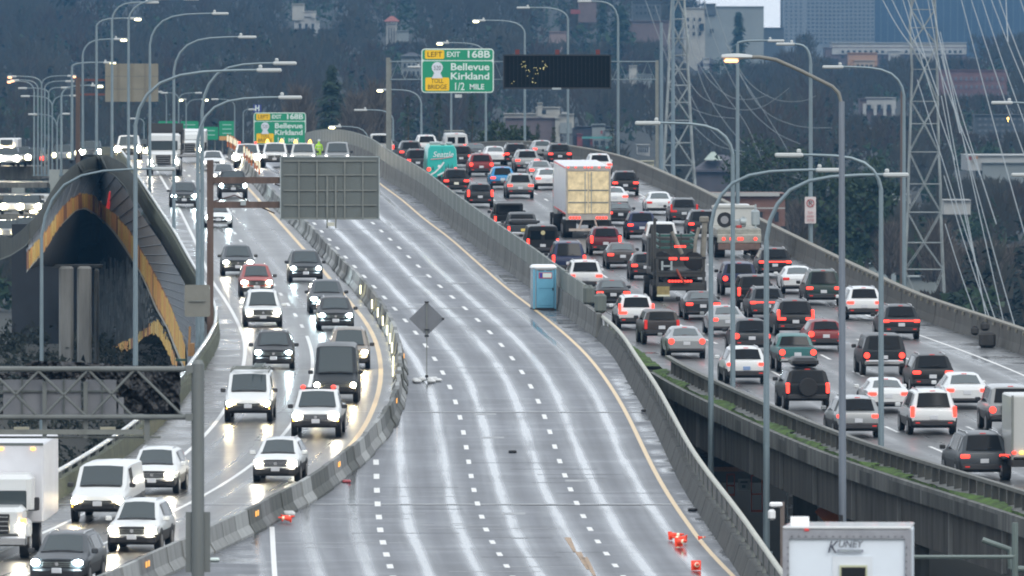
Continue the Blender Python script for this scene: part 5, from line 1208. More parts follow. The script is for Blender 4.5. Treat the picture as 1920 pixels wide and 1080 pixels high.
def boards(A, B, off, n, nm='board'):
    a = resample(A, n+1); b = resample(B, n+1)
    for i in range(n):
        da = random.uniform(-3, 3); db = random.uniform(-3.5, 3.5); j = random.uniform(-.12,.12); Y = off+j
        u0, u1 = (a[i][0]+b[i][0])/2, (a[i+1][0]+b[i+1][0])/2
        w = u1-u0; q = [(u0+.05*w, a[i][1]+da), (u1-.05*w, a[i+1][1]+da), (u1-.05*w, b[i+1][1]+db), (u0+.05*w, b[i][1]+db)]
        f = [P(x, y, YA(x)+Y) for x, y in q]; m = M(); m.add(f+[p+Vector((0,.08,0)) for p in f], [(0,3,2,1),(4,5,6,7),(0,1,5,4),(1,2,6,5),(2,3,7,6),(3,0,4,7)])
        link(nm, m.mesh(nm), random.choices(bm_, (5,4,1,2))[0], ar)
def vert(A, us): return [(u, float(np.interp(u, [p[0] for p in A], [p[1] for p in A]))) for u in us]
us = np.linspace(51, 347, 112)
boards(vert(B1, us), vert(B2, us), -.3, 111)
surf('board_backing', B1, B2, .1, .1, bm_[2], 60)
surf('white_hem', [(u+.5, v-1) for u, v in B2], [(u-1, v+3+2*math.sin(u*.9)) for u, v in B2], -.5, .05, mat('pale hem', (.45,.45,.38), .6, var=.4, vscale=6), 110)
# lower small arch
B3 = [(178,671),(210,652),(247,633),(263,623),(290,600),(300,604),(313,628),(330,668),(336,690)]
B4 = [(178,684),(210,672),(247,653),(263,640),(290,623),(297,633),(308,650),(320,674),(328,700)]
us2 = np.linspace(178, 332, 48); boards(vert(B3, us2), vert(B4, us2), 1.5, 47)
# soffit and darkness under the ramp
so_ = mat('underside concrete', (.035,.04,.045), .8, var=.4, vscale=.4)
m = M(); A = resample([p for p in B2 if p[0] < 256], 40)
pa = [P(u, v, YA(u)+.4) for u, v in A]; pb = [P(70+(u-51)*.80, 498+.02*u, YA(u)+45) for u, v in A]
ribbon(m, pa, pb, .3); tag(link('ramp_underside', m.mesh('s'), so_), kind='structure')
m = M(); prect(m, 20, 300, 385, 720, 735, 1.5); m.v = [(x, y, z if z < P(0,500,735).z else (z-3.0)) for x, y, z in m.v]
m = M(); prect(m, 22, 420, 372, 760, 722, 1.0); tag(link('void_backdrop', m.mesh('a'), mat('dark abutment', (.018,.022,.028), .8, var=.5, vscale=.3)), 'near-black backdrop painted as the darkness deep under the boarded ramp', 'wall')  # near-black backdrop, its colour stands in for the dark void under the ramp
for i, (u0, u1, v0, v1) in enumerate(((110,136,500,655),(144,170,500,664),(176,184,504,640))):
    Y = 640-i*8; p0, p1 = P(u0, v1, Y), P(u1, v0, Y); m = M(); m.cbox((p0.x+p1.x)/2, Y+1, (p0.z+p1.z)/2-2, p1.x-p0.x, 1.6, p1.z-p0.z+4, .12)
    tag(link('bridge_pier', m.mesh('p'), [concrete_lt, concrete_lt, concrete_dk][i]), ['left pale concrete pier standing in the dark under the boarded ramp','middle pale concrete pier under the boarded ramp','thin dim pier right of the two pale piers under the ramp'][i], 'pier', 'piers under the boarded ramp')
m = M(); prect(m, 96, 497, 190, 502, 660, 3); tag(link('pier_cap', m.mesh('c'), concrete_dk), 'dark concrete cap beam resting on the piers under the ramp', 'beam')
# hanging plastic strips
m = M(); random.seed(11)
for i in range(120):
    u = 186+i*(340-186)/120+random.uniform(-1,1); top = float(np.interp(u, [p[0] for p in B2], [p[1] for p in B2]))+random.uniform(2,30); top = max(top, 505+random.uniform(-30,20)) if u < 262 else top
    bot = 640+random.uniform(-10,30) if u < 260 else float(np.interp(u, [260,293,320,342],[640,600,650,700])); Y = YA(u)+3+random.uniform(-1,3)
    if bot-top < 8: continue
    w = random.uniform(.02,.09); pts = [P(u+random.uniform(-1.2,1.2), top+(bot-top)*k/6, Y+random.uniform(-.1,.1)) for k in range(7)]
    for p, q in zip(pts, pts[1:]): m.add([p-Vector((w,0,0)), p+Vector((w,0,0)), q+Vector((w,.03,0)), q+Vector((-w,.03,0))], [(0,1,2,3)])
tag(link('plastic_strips', m.mesh('s'), mat('plastic strips', (.10,.12,.13), .4, var=.5, vscale=1)), 'thin vertical plastic strips hanging behind the boards of the arch', 'sheeting', kind='stuff')
# red wind marker on the boards, debris
t0 = P(204, 389, 690); m = M(); m.tube([P(202,391,YA(203)-2), P(206,380,YA(203)-2), P(211,362,YA(203)-2)], .12, 10, .24); m.tube([P(211,362,YA(203)-2), P(213,357,YA(203)-2)], .24, 10, .12)
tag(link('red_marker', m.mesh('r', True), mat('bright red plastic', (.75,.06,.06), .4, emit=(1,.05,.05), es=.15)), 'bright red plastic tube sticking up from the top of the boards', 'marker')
# foot of the screen: green beam, pale post
m = M(); prect(m, 329, 673, 350, 677, 470, .3); tag(link('green_beam', m.mesh('b'), mat('green beam', (.03,.09,.07), .5)), 'short dark green beam at the right foot of the boarded arch', 'beam')
m = M(); prect(m, 352, 644, 364, 668, 462, 1); m.tube([P(354,668,461.8),P(356,612,461.8)], .05, 6); tag(link('timber_stub', m.mesh('b'), mat('timber', (.3,.17,.07), .7)), 'timber stub and crate at the right foot of the boarded arch', 'timber')
# ================================================================ far left interchange decks
for v0, v1, u1, Y, lb in ((312,336,78,905,'upper'),(342,352,88,880,'middle'),(366,374,82,860,'slim middle'),(402,424,78,845,'lower')):
    m = M(); prect(m, -120, v0, u1, v1, Y, 14); tag(link('far_ramp_deck', m.mesh('d'), concrete), lb+' concrete ramp deck crossing at the far left edge', 'bridge', 'far left ramp decks')
for u0, u1, v0, v1 in ((22,46,352,403),(80,95,376,440),(-10,4,424,470),(92,132,318,345),(94,112,345,372)):
    m = M(); prect(m, u0, v0, u1, v1, 880, 1.2); tag(link('bridge_pier', m.mesh('p'), mat('far concrete', (.26,.29,.28), .6, var=.2, vscale=.6)), 'pale pier block of the far left ramps, near column %d of the left edge' % u0 if False else 'pale concrete pier block among the far left ramp decks', 'pier', 'pier blocks of the far left ramps')
def simple_car(u, v, Y, col, label, lampm, toward=True, w=1.85, h=1.55):
    """a far vehicle at a given spot, a few pixels big: body, cabin, lamps and wheels"""
    p = P(u, v, Y); t = thing('car', p, label, 'car', 'vehicles on the far left ramps'); s = -1
    m = M(); m.cbox(p.x, Y+2.2, p.z+.62, w, 4.4, .62, .12); link('body', m.mesh('b', True), paint(col), t)
    m = M(); c = [(-.80,.7,.92),(.80,.7,.92),(.66,1.3,h),(-.66,1.3,h),(-.80,4.0,.92),(.80,4.0,.92),(.66,3.2,h),(-.66,3.2,h)]
    m.add([(p.x+x, Y+y, p.z+z) for x, y, z in c], [(0,1,2,3),(5,4,7,6),(1,5,6,2),(4,0,3,7),(3,2,6,7)]); link('cabin', m.mesh('c'), glassf, t)
    for sx in (-1, 1):
        m = M(); m.disc((p.x+sx*w*.36, Y-.02, p.z+.68), .21 if toward else .13, (0,1,0), .08, 10); link('headlight' if toward else 'tail_light', m.mesh('l'), lampm, t)
        m = M(); m.disc((p.x+sx*w*.42, Y+.8, p.z+.32), .32, (1,0,0), .22, 14); link('wheel', m.mesh('w'), rubber, t)
for a in ((8,312,900,'white','leftmost car with bright lamps on the upper far left ramp',head_on),(38,310,903,'silver','second car from the left on the upper far left ramp',head_warm),(64,312,905,'grey','third car from the left on the upper far left ramp',red_on),(16,312,890,'white','pale car with glaring lamps at the left edge of the upper ramp',head_on),
          (22,403,845,'white','left white car on the lower far left ramp',head_warm),(56,403,848,'offwhite','right white car on the lower far left ramp',head_warm),(12,452,800,'silver','lowest left car seen beneath the lower ramp',head_warm),(50,446,805,'dgrey','lowest right car seen beneath the lower ramp',amber),
          (116,306,900,'silver','silver car left of the rusty post at the crest level',lamp_yel),(160,302,880,'white','white car between lamp posts left of the arch crown',lamp_yel),(170,300,878,'grey','grey car right beside the white one left of the arch crown',head_on),(262,298,850,'white','white car with a glaring lamp right of the arch crown',head_warm)):
    simple_car(*a[:5], a[5])
for u, v, Y, wpx, hpx, lb in ((14,284,915,38,22,'white box truck at the far left edge above the upper ramp'),(75,395,860,34,30,'white truck side on the lower far left ramp')):
    p = P(u, v+hpx/2+6, Y); t = thing('box_truck', p, lb, 'truck', 'vehicles on the far left ramps'); k = Y/F
    m = M(); m.cbox(p.x, Y+4, p.z+.9+hpx*k/2, wpx*k, 7, hpx*k, .08); link('cargo_box', m.mesh('b'), paint('white'), t)
    m = M(); m.cbox(p.x, Y-.6, p.z+1.2, wpx*k*.8, 2.0, 1.3, .2); link('cab', m.mesh('b'), paint('white'), t)
    m = M(); m.cbox(p.x, Y-1.63, p.z+1.55, wpx*k*.6, .05, .5, .05); link('windshield', m.mesh('b'), glassf, t)
    for sx in (-1,1): m = M(); m.disc((p.x+sx*.5, Y-1.65, p.z+.9), .22, (0,1,0), .08, 10); link('headlight', m.mesh('l'), head_warm, t)
    for sx in (-1,1): m = M(); m.disc((p.x+sx*wpx*k*.35, Y-.6, p.z+.45), .45, (1,0,0), .25, 14); link('wheel', m.mesh('w'), rubber, t)
# ================================================================ under the gore and the right-hand deck
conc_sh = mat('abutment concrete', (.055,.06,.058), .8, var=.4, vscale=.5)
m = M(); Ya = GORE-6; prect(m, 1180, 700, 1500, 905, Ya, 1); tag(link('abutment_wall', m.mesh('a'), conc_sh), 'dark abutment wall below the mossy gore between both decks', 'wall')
m = M(); prect(m, 1262, 772, 1462, 776, Ya-.4, .5); tag(link('abutment_ledge', m.mesh('a'), concrete), 'thin pale ledge line across the dark abutment wall', 'ledge')
p0 = P(1388, 862, Ya-12); m = M(); m.cbox(P(1412,0,Ya-10).x, Ya-9, (P(0,800,Ya-10).z+P(0,864,Ya-10).z)/2+.3, 1.25, 3, 1.9, .3); tag(link('column_capital', m.mesh('c'), concrete_dk), 'stubby concrete column end under the right-hand deck beside the abutment', 'pier')
m = M(); prect(m, 1295, 876, 1470, 884, Ya-16, .4); tag(link('cross_beam', m.mesh('b'), mat('rusty cross beam', (.16,.085,.05), .7)), 'thin rusty beam crossing the dark opening under the deck', 'beam')
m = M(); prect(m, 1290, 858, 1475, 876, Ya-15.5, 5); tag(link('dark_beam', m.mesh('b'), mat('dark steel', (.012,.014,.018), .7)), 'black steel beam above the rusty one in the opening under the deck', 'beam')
for i, (u, Y, w) in enumerate(((1510,438,1.0),(1600,402,1.5),(1718,372,.9),(1876,345,1.2))):
    p = P(u, 800, Y); m = M(); m.box(p.x-w/2, p.x+w/2, Y, Y+1.2, -8, zdeck(Y)-2.15); tag(link('bridge_pier', m.mesh('p'), concrete_dk), ['slim','wide','mid','near'][i]+' concrete pier under the right-hand deck, '+['farthest one','behind the tall near lamp post','right of the contractor trailer','lowest at right edge'][i], 'pier')
for i, (u0, u1, v0, v1, Y) in enumerate(((1470,1548,880,1000,450),)):
    t = thing('site_shelving', P(1500,1000,Y), 'pale stacked shelving of site supplies in the opening under the deck', 'shelving')
    for v in (882, 905, 926, 948, 968): m = M(); prect(m, 1476, v, 1512, v+5, Y, .8); link('shelf', m.mesh('s'), mat('site white', (.5,.5,.5), .5, var=.4, vscale=2), t)
    for u in (1476, 1494, 1510): m = M(); prect(m, u, 880, u+2, 1000, Y-.05, .1); link('upright', m.mesh('s'), galv, t)
t = thing('notice_board', P(1394, 918, 455), 'white notice board in the dark opening under the deck', 'sign'); m = M(); prect(m, 1384, 898, 1406, 919, 440, .05); link('board', m.mesh('b'), mat('notice grey', (.33,.36,.36), .5), t)
m = M(); prect(m, 1388, 902, 1402, 906, 439.9, .05); prect(m, 1391, 909, 1398, 915, 439.9, .05); link('print', m.mesh('b'), inkG, t)
for u0, v0, u1, v1, lb in ((1362,888,1378,930,'left'),(1408,890,1430,960,'right')):
    t = thing('barricade', P((u0+u1)/2, v1, 442), 'dim orange red barricade frame under the deck, %s of the notice board' % lb, 'barricade'); om = mat('dim orange', (.35,.06,.02), .6)
    for z in ((u0,v0,u1,v0+3),(u0,v1-4,u1,v1),(u0,v0,u0+2,v1),(u1-2,v0,u1,v1),(u0,(v0+v1)/2,u1,(v0+v1)/2+3)): m = M(); prect(m, *z, 442, .1); link('rail', m.mesh('r'), om, t)
t = thing('warning_sign', P(1555, 1000, 400), 'orange diamond warning sign with a black symbol half hidden behind the tall near post', 'sign')
c = [(1528,960),(1557,930),(1586,960),(1557,990)]; f = [P(u, v, 400) for u, v in c]; m = M(); m.add(f+[p+Vector((0,.05,0)) for p in f], [(0,3,2,1),(4,5,6,7),(0,1,5,4),(1,2,6,5),(2,3,7,6),(3,0,4,7)]); link('diamond', m.mesh('d'), mat('sign orange', (.55,.14,.01), .5), t)
m = M(); prect(m, 1548, 946, 1568, 956, 399.95, .04); prect(m, 1560, 956, 1566, 962, 399.95, .04); link('symbol', m.mesh('s'), inkM, t); m = M(); m.tube([P(1557,985,400.1), P(1557,1060,400.1)], .05, 6); link('post', m.mesh('p'), galv_dk, t)
# white light head and mast beside the contractor trailer
t = thing('light_mast', P(1467, 1080, 340), 'brown mast carrying a white flood lamp left of the contractor trailer', 'mast'); m = M(); prect(m, 1463, 941, 1471, 1100, 340, .14); link('mast', m.mesh('m'), mat('mast brown', (.16,.13,.115), .6, var=.2), t)
m = M(); a = P(1447,965,340); m.cbox(a.x, a.y, a.z, .24, .24, .36, .07); a = P(1455,946,340); m.cbox(a.x, a.y, a.z, .42, .2, .16, .04); link('flood_lamp', m.mesh('f'), mat('lamp housing white', (.85,.87,.88), .4), t)
t = thing('white_box', P(1500, 990, 219), 'small bright white box standing on the roof of the contractor trailer', 'box'); m = M(); prect(m, 1483, 970, 1517, 991, 219, .4); link('box', m.mesh('b'), mat('bright white plastic', (.88,.9,.9), .4), t)
m = M(); prect(m, 1712, 1041, 1905, 1048, 330, .15); m.tube([P(1710,1044,330), P(1900,1044,330)], .05, 8)
tag(link('steel_beam', m.mesh('b'), mat('greenish steel', (.13,.17,.16), .5)), 'pale green steel pipe behind the contractor trailer at lower right', 'beam')
m = M(); m.tube([P(1842,1012,332), P(1893,1030,332), P(1895,1066,332)], .09, 8); m.tube([P(1903,980,331), P(1903,1100,331)], .10, 8); m.tube([P(1895,1066,332), P(1940,1068,332)], .1, 8)
tag(link('drain_pipe', m.mesh('b', True), mat('greenish steel', (.13,.17,.16), .5)), 'bent drain pipe at the lower right corner below the girder', 'pipe')
m = M(); pts = [P(1640,868,385), P(1637,892,385), P(1646,900,385), P(1652,899,385)]; m.tube(pts, .03, 6); tag(link('drain_pipe', m.mesh('b', True), galv), 'small curled drain pipe hanging from the ledge at the brownish lamp post', 'pipe')
# shoulder debris at right
p = G(1851, 652); m = M(); m.cbox(p.x, p.y, p.z+.35, .75, .6, .7, .12); m.cbox(p.x-.55, p.y, p.z+.75, .35, .3, .4, .1); m.cbox(p.x-.1, p.y, p.z+.95, .4, .3, .4, .1)
tag(link('crash_cushion', m.mesh('c', True), mat('dark rubber block', (.035,.035,.035), .8, var=.4)), 'dark lumpy rubber block on the outer shoulder against the parapet', 'debris')
# ================================================================ lattice towers and wires
lat = mat('weathered lattice steel', (.30,.33,.325), .6, metal=.2, var=.4, vscale=.5)
def lattice(name, base_c, Y, levels, depth, label, w=.12):
    """levels: (row, left column, right column) bottom to top"""
    t = thing(name, P((levels[0][1]+levels[0][2])/2, levels[0][0], Y), label, 'lattice tower'); k = Y/F
    def cn(i, c):
        v, a, b = levels[i]; d = (b-a)*k/2*depth; p = P(a if c in (0,3) else b, v, Y); p.y += -d if c < 2 else d; return p
    for c in range(4):
        m = M(); m.tube([cn(i, c) for i in range(len(levels))], w*1.3, 6, w); link('leg', m.mesh('leg'), lat, t)
    for i in range(len(levels)-1):
        for c in range(4):
            d = (c+1) % 4; m = M(); m.tube([cn(i+1, c), cn(i+1, d)], w*.6, 4); mid = (cn(i+1,c)+cn(i+1,d))/2
            if i % 2: m.tube([cn(i, c), mid], w*.65, 4); m.tube([cn(i, d), mid], w*.65, 4)
            else: mid0 = (cn(i,c)+cn(i,d))/2; m.tube([mid0, cn(i+1, c)], w*.65, 4); m.tube([mid0, cn(i+1, d)], w*.65, 4)
            link('bracing', m.mesh('b'), lat, t)
    return t
lattice('lattice_tower', 0, 1500, [(362,1240,1304),(310,1244,1300),(268,1247,1297),(226,1249,1295),(192,1251,1293),(160,1253,1292),(130,1254,1290),(104,1255,1289),(72,1254,1290),(36,1258,1285),(0,1260,1283),(-60,1262,1281)], 1.0, 'pale steel lattice tower rising behind the parapet in the middle right', w=.15)
lattice('lattice_tower', 0, 1150, [(598,1692,1773),(505,1697,1768),(455,1699,1766),(398,1702,1764),(345,1703,1763),(285,1705,1760),(232,1707,1759),(190,1708,1758),(130,1710,1757),(85,1708,1757),(52,1706,1756),(18,1708,1753),(-60,1710,1752)], 1.0, 'tall brownish lattice tower behind the outer parapet at the right', w=.07)
for u, v0, v1, Y, lb in ((1240,42,330,1450,'thin pale pole directly left of the middle lattice tower'),(1262,0,335,1460,'grey pole standing inside the legs of the middle lattice tower'),(1692,170,590,1120,'brown wooden pole against the left legs of the right lattice tower')):
    m = M(); m.tube([P(u,v1,Y), P(u,v0,Y)], .28 if v0 else .3, 8, .2); tag(link('utility_pole', m.mesh('p', True), poleM if 'brown' not in lb else mat('brown pole', (.13,.09,.07), .7)), lb, 'pole')
wire = mat('overhead wire', (.20,.23,.24), .6, metal=.1)
W1 = [[(1210,0),(1245,95),(1285,190),(1330,215),(1378,222)],[(1228,10),(1262,110),(1290,170),(1330,240),(1390,290),(1480,330),(1560,345)],
      [(1290,60),(1318,160),(1360,230),(1400,272),(1440,285)],[(1320,0),(1345,90),(1395,190),(1450,245),(1500,270)],[(1340,10),(1375,110),(1425,200),(1490,235),(1560,240)],
      [(1302,105),(1330,150),(1370,182),(1410,186),(1440,178)],[(1290,150),(1320,185),(1380,205),(1430,200),(1480,165)],[(1360,80),(1400,150),(1450,185),(1500,190),(1530,180)],[(1290,225),(1320,255),(1350,275),(1400,285)],
      [(1380,130),(1420,190),(1470,270),(1500,330),(1560,360)],[(1296,20),(1318,110),(1350,165),(1400,235),(1440,330)]]
for i, w_ in enumerate(W1):
    r_ = resample(w_, 5); pts = []
    xs = np.array(w_, float); tt = np.linspace(0, len(w_)-1, 26)
    def cr(t):
        i0 = min(int(t), len(xs)-2); f_ = t-i0; p0 = xs[max(i0-1,0)]; p1 = xs[i0]; p2 = xs[i0+1]; p3 = xs[min(i0+2, len(xs)-1)]
        return .5*((2*p1)+(-p0+p2)*f_+(2*p0-5*p1+4*p2-p3)*f_**2+(-p0+3*p1-3*p2+p3)*f_**3)
    pts = [P(*cr(t), 1495-i*4-t*3) for t in tt]; m = M(); m.tube(pts, .048, 4); o = link('power_line', m.mesh('w', True), wire)
    tag(o, 'thin sagging power line between the two lattice towers', 'cable', 'sagging power lines')
for i, (a, b) in enumerate((((1668,-10),(1735,110)),((1690,-10),(1790,300)),((1712,-10),(1838,330)),((1738,-10),(1850,600)),((1800,-10),(1930,470)),((1818,-10),(1935,330)),((1838,-10),(1940,280)),((1855,-10),(1950,220)),((1765,105),(1905,620)),((1763,60),(1890,640)),((1720,150),(1870,610)),((1765,180),(1830,500)),((1886,-10),(1890,80)),((1770,330),(1860,610)),((1910,-10),(1960,120)),((1745,-10),(1800,250)),((1758,60),(1868,420)),((1650,-10),(1712,90)),((1870,-10),(1945,180)),((1772,420),(1840,620)),((1700,-10),(1760,180)))):
    Y0_, Y1_ = 1140, 900; pts = [P(a[0]+(b[0]-a[0])*s+0, a[1]+(b[1]-a[1])*s-14*math.sin(math.pi*s)*-1*.5, Y0_+(Y1_-Y0_)*s) for s in np.linspace(0,1,14)]
    m = M(); m.tube(pts, .052, 5); tag(link('power_line', m.mesh('w', True), wire), 'thick steep power line descending past the right lattice tower', 'cable', 'steep power lines at the right')
# ================================================================ land
def sstep(x, a, b):
    t = min(1, max(0, (x-a)/(b-a))); return t*t*(3-2*t)
def zland(X, Y):
    near = float(np.interp(Y, [0,300,450,600,700,800,900,1100,1500], [-9,-4,1.5,4.5,5,1,-3,-4,-2]))
    if Y <= 1500: return near+ (1.2*noise.noise(Vector((X*.02, Y*.01, 0))) if Y > 900 else 0)
    L = float(np.interp(Y, [1500,2000,2500,3000,3500,4000,4500,5200], [-2,5,15,28,43,60,76,92]))
    R = float(np.interp(Y, [1500,2000,2500,3000,3500,4000,4500,5200], [-2,4,9,15,22,29,31,30]))
    t = sstep(X/Y, 180/F, 400/F)
    return L*(1-t)+R*t+1.5*noise.noise(Vector((X*.02, Y*.004, 1)))
Ys = np.concatenate([np.arange(-200, 1500, 40), np.arange(1500, 5300, 60), [5600, 7000, 12000]]); Xs = np.concatenate([np.arange(-900,-240,120), np.arange(-240, 245, 12), np.arange(360, 1000, 120)])
vs = [(float(x), float(y), zland(float(x), float(y)) if y < 5300 else (92-(y-5200)*.012 if x < 60 else 25)) for y in Ys for x in Xs]; n = len(Xs)
me = bpy.data.meshes.new('ground'); me.from_pydata(vs, [], [(j*n+i, j*n+i+1, (j+1)*n+i+1, (j+1)*n+i) for j in range(len(Ys)-1) for i in range(n-1)]); me.update(); me.shade_smooth()
tag(link('ground', me, mat('winter hillside ground', (.020,.021,.015), .9, var=.5, vscale=.02)), kind='structure')
# ---------------------------------------------------------------- woods
barks = [mat('bare twigs brown', (.038,.032,.020), .9), mat('bare twigs grey', (.044,.044,.036), .9), mat('winter hedge green', (.020,.042,.015), .9), mat('conifer green', (.004,.011,.006), .9), mat('conifer light green', (.010,.024,.010), .9), mat('bare twigs mauve', (.040,.029,.022), .9)]
def tree_np(kind, x, y, z, h, w, nleaf, size=1.):
    """arrays of triangles (n,3,3) for a crown of many small faces, plus trunk"""
    if kind == 'bare':          # upward fans of thin twigs
        a = rng.uniform(0, 2*np.pi, nleaf); t = rng.uniform(.15, 1, nleaf)**.8; r = w*np.sqrt(rng.uniform(0,1,nleaf))*np.sin(np.pi*np.clip(t*.82+.12,0,1))**.7
        c = np.stack([x+r*np.cos(a), y+r*np.sin(a), z+t*h], 1)
        d = np.stack([np.cos(a)*.45+rng.normal(0,.3,nleaf), np.sin(a)*.3, np.full(nleaf,1.0)], 1); d /= np.linalg.norm(d, axis=1)[:,None]
        l = rng.uniform(.10,.28,nleaf)[:,None]*h; s = np.stack([np.ones(nleaf), np.zeros(nleaf), np.zeros(nleaf)], 1)*rng.uniform(.08,.34,nleaf)[:,None]*size
        return np.stack([c-s, c+s, c+d*l], 1)
    if kind == 'conifer':
        t = rng.uniform(.04, 1, nleaf)**1.1; a = rng.uniform(0, 2*np.pi, nleaf); wid = w*(1-t)**.85+.15; wid *= .72+.28*np.sin(t*38+rng.uniform(0,6)); r = wid*rng.uniform(.35,1,nleaf)
        c = np.stack([x+r*np.cos(a), y+r*np.sin(a), z+t*h], 1); L = rng.uniform(.25,.6,nleaf)[:,None]*size*max(1,w*.35)
        d = np.stack([np.cos(a), np.sin(a), -rng.uniform(.2,.8,nleaf)], 1)*L; s = np.stack([-np.sin(a), np.cos(a)*.3, rng.uniform(-.2,.2,nleaf)], 1)*L*.55
        return np.stack([c-s, c+s, c+d], 1)
    # round evergreen / shrub
    v = rng.normal(0,1,(nleaf,3)); v /= np.linalg.norm(v,axis=1)[:,None]; rr = rng.uniform(.55,1,nleaf)**.5
    lump = 1+.28*np.sin(v[:,0]*5+x)*np.sin(v[:,2]*6+y)+.2*np.sin(v[:,1]*9)
    c = np.stack([x+v[:,0]*w*rr*lump, y+v[:,1]*w*rr*lump, z+h*.55+v[:,2]*h*.48*rr*lump], 1)
    L = rng.uniform(.2,.5,nleaf)[:,None]*size; d = rng.normal(0,1,(nleaf,3))*L; s = rng.normal(0,1,(nleaf,3))*L*.7
    return np.stack([c-s, c+s, c+d], 1)
def tri_mesh(name, T, mi, mats):
    n = len(T); me = bpy.data.meshes.new(name); me.vertices.add(3*n); me.vertices.foreach_set('co', T.reshape(-1).astype(np.float32))
    me.loops.add(3*n); me.loops.foreach_set('vertex_index', np.arange(3*n, dtype=np.int32)); me.polygons.add(n); me.polygons.foreach_set('loop_start', np.arange(0,3*n,3,dtype=np.int32))
    me.polygons.foreach_set('loop_total', np.full(n, 3, dtype=np.int32))
    for m_ in mats: me.materials.append(m_)
    me.polygons.foreach_set('material_index', mi.astype(np.int32)); me.update(); me.validate(); return me
def woods(name, Y0, Y1, n, h0, h1, mix, um=(-60,1980), leaf=70, cond=None):
    Ts, Ms = [], []
    for _ in range(n):
        Y = math.sqrt(random.uniform(Y0**2, Y1**2)); u = random.uniform(*um); X = (u-CX)*Y/F
        if cond and not cond(u, Y): continue
        z = zland(X, Y); hp = h1*F/Y; vt = HV+F*(CH-z)/Y
        hmax = 99.
        for c in CLEAR:
            if Y < c[4]+30 and c[0]-hp*.3 < u < c[2]+hp*.3 and vt > c[1]: hmax = min(hmax, (vt-(c[3]-.2*(c[3]-c[1])))*Y/F/1.1)
        if hmax < 1.8: continue
        cl = noise.noise(Vector((X*.03, Y*.006, 7))); k = random.choices(('bare','bare2','round','conifer'), mix)[0]
        if cl > .12 and random.random() < .7: k = 'conifer' if cl > .2 else 'round'
        elif cl < -.2 and random.random() < .7: k = 'bare2'
        h = min(random.uniform(h0, h1), hmax)
        if k == 'bare': T = tree_np('bare', X, Y, z, h, h*.36, leaf, 1.); mi = random.choice((0,5))
        elif k == 'bare2': T = tree_np('bare', X, Y, z, h*1.05, h*.30, leaf, 1.); mi = 1
        elif k == 'round': T = tree_np('round', X, Y, z, h*.7, h*.4, leaf, 1.8); mi = 2
        else: T = tree_np('conifer', X, Y, z, h*1.1, h*.24, int(leaf*1.3), 1.6); mi = 3+(random.random() < .3)
        Ts.append(T); Ms.append(np.full(len(T), mi))
    me = tri_mesh(name, np.concatenate(Ts), np.concatenate(Ms), barks); return tag(link(name, me), kind='stuff')
# brush on the ground under the ramps, left
Ts = []
for _ in range(260):
    Y = random.uniform(470, 700); u = random.uniform(-60, 330); X = (u-CX)*Y/F; Ts.append(tree_np('round', X, Y, zland(X, Y)-.2, random.uniform(.5,1.6), random.uniform(.4,1.2), 60, .35))
T = np.concatenate(Ts); tag(link('undergrowth', tri_mesh('undergrowth', T, np.full(len(T), 0), [mat('dark brush', (.02,.026,.018), .9)])), kind='stuff')
# ---------------------------------------------------------------- single trees
leafm = {'conifer': [mat('near conifer', (.012,.027,.016), .9), mat('near conifer tips', (.022,.042,.020), .9)], 'round': [mat('evergreen crown', (.018,.036,.018), .9), mat('evergreen tips', (.034,.058,.024), .9)], 'bare': [mat('bare branch', (.07,.06,.052), .9), mat('bare branch pale', (.12,.105,.09), .9)]}
barkm = mat('tree bark', (.07,.06,.05), .9)
def fit_Y(u, v):
    for Y in range(1150, 5100, 25):
        if HV+F*(CH-zland((u-CX)*Y/F, Y))/Y <= v+4: return float(Y)
    return 5000.
def tree(kind, u, vb, hpx, wpx, Y, label, nl=700):
    if Y > 2500: Y = fit_Y(u, vb)
    k = Y/F; p = P(u, vb, Y); h = hpx*k; w = wpx*k/2; nm = {'conifer':'conifer_tree','round':'evergreen_tree','bare':'bare_tree'}[kind]
    t = thing(nm, p, label, 'tree'); m = M()
    m.tube([p+Vector((0,0,-1)), p+Vector((.02*h,0,h*.45)), p+Vector((0,0,h*(.93 if kind != 'round' else .7)))], max(.12,h*.022), 7, .04)
    if kind != 'conifer':
        for i in range(14):
            a = random.uniform(0, 6.28); z0 = h*random.uniform(.15,.6); l = w*random.uniform(.5,1.1); m.tube([p+Vector((0,0,z0)), p+Vector((math.cos(a)*l*.5, math.sin(a)*l*.5, z0+h*.14)), p+Vector((math.cos(a)*l*.9, math.sin(a)*l*.9, z0+h*random.uniform(.25,.4)))], h*.010+.03, 5, .02)
    link('trunk', m.mesh('trunk', True), barkm if kind != 'bare' else leafm['bare'][0], t)
    T = tree_np(kind, p.x, p.y, p.z, h, w, nl, {'conifer':.55,'round':.9,'bare':.55}[kind]*max(.6, h/11))
    mi = (rng.uniform(0,1,len(T)) < .35).astype(int); link('crown', tri_mesh('crown', T, mi, leafm[kind]), None, t)
    return t
tree('conifer',764,292,112,44,1150,'small pointed dark conifer left of the lamp post between the signs',900)
tree('conifer',822,290,118,62,1160,'broad dark conifer just below the large green exit sign',1200)
tree('conifer',884,290,112,76,1180,'bushy conifer right below the right corner of the large exit sign',1200)
tree('conifer',622,300,178,140,1500,'large dark spreading conifer on the slope right of the smaller exit sign',2200)
tree('round',935,296,62,72,1100,'low green evergreen at the foot of the pale concrete house, left one',900)
tree('round',975,296,56,60,1110,'low green evergreen at the foot of the pale concrete house, right one',900)
tree('conifer',1008,292,60,20,1105,'slim dark conifer before the brown wall of the pale house',400); tree('conifer',1038,294,56,18,1106,'slim dark conifer right of the other slim one near the pale house',400)
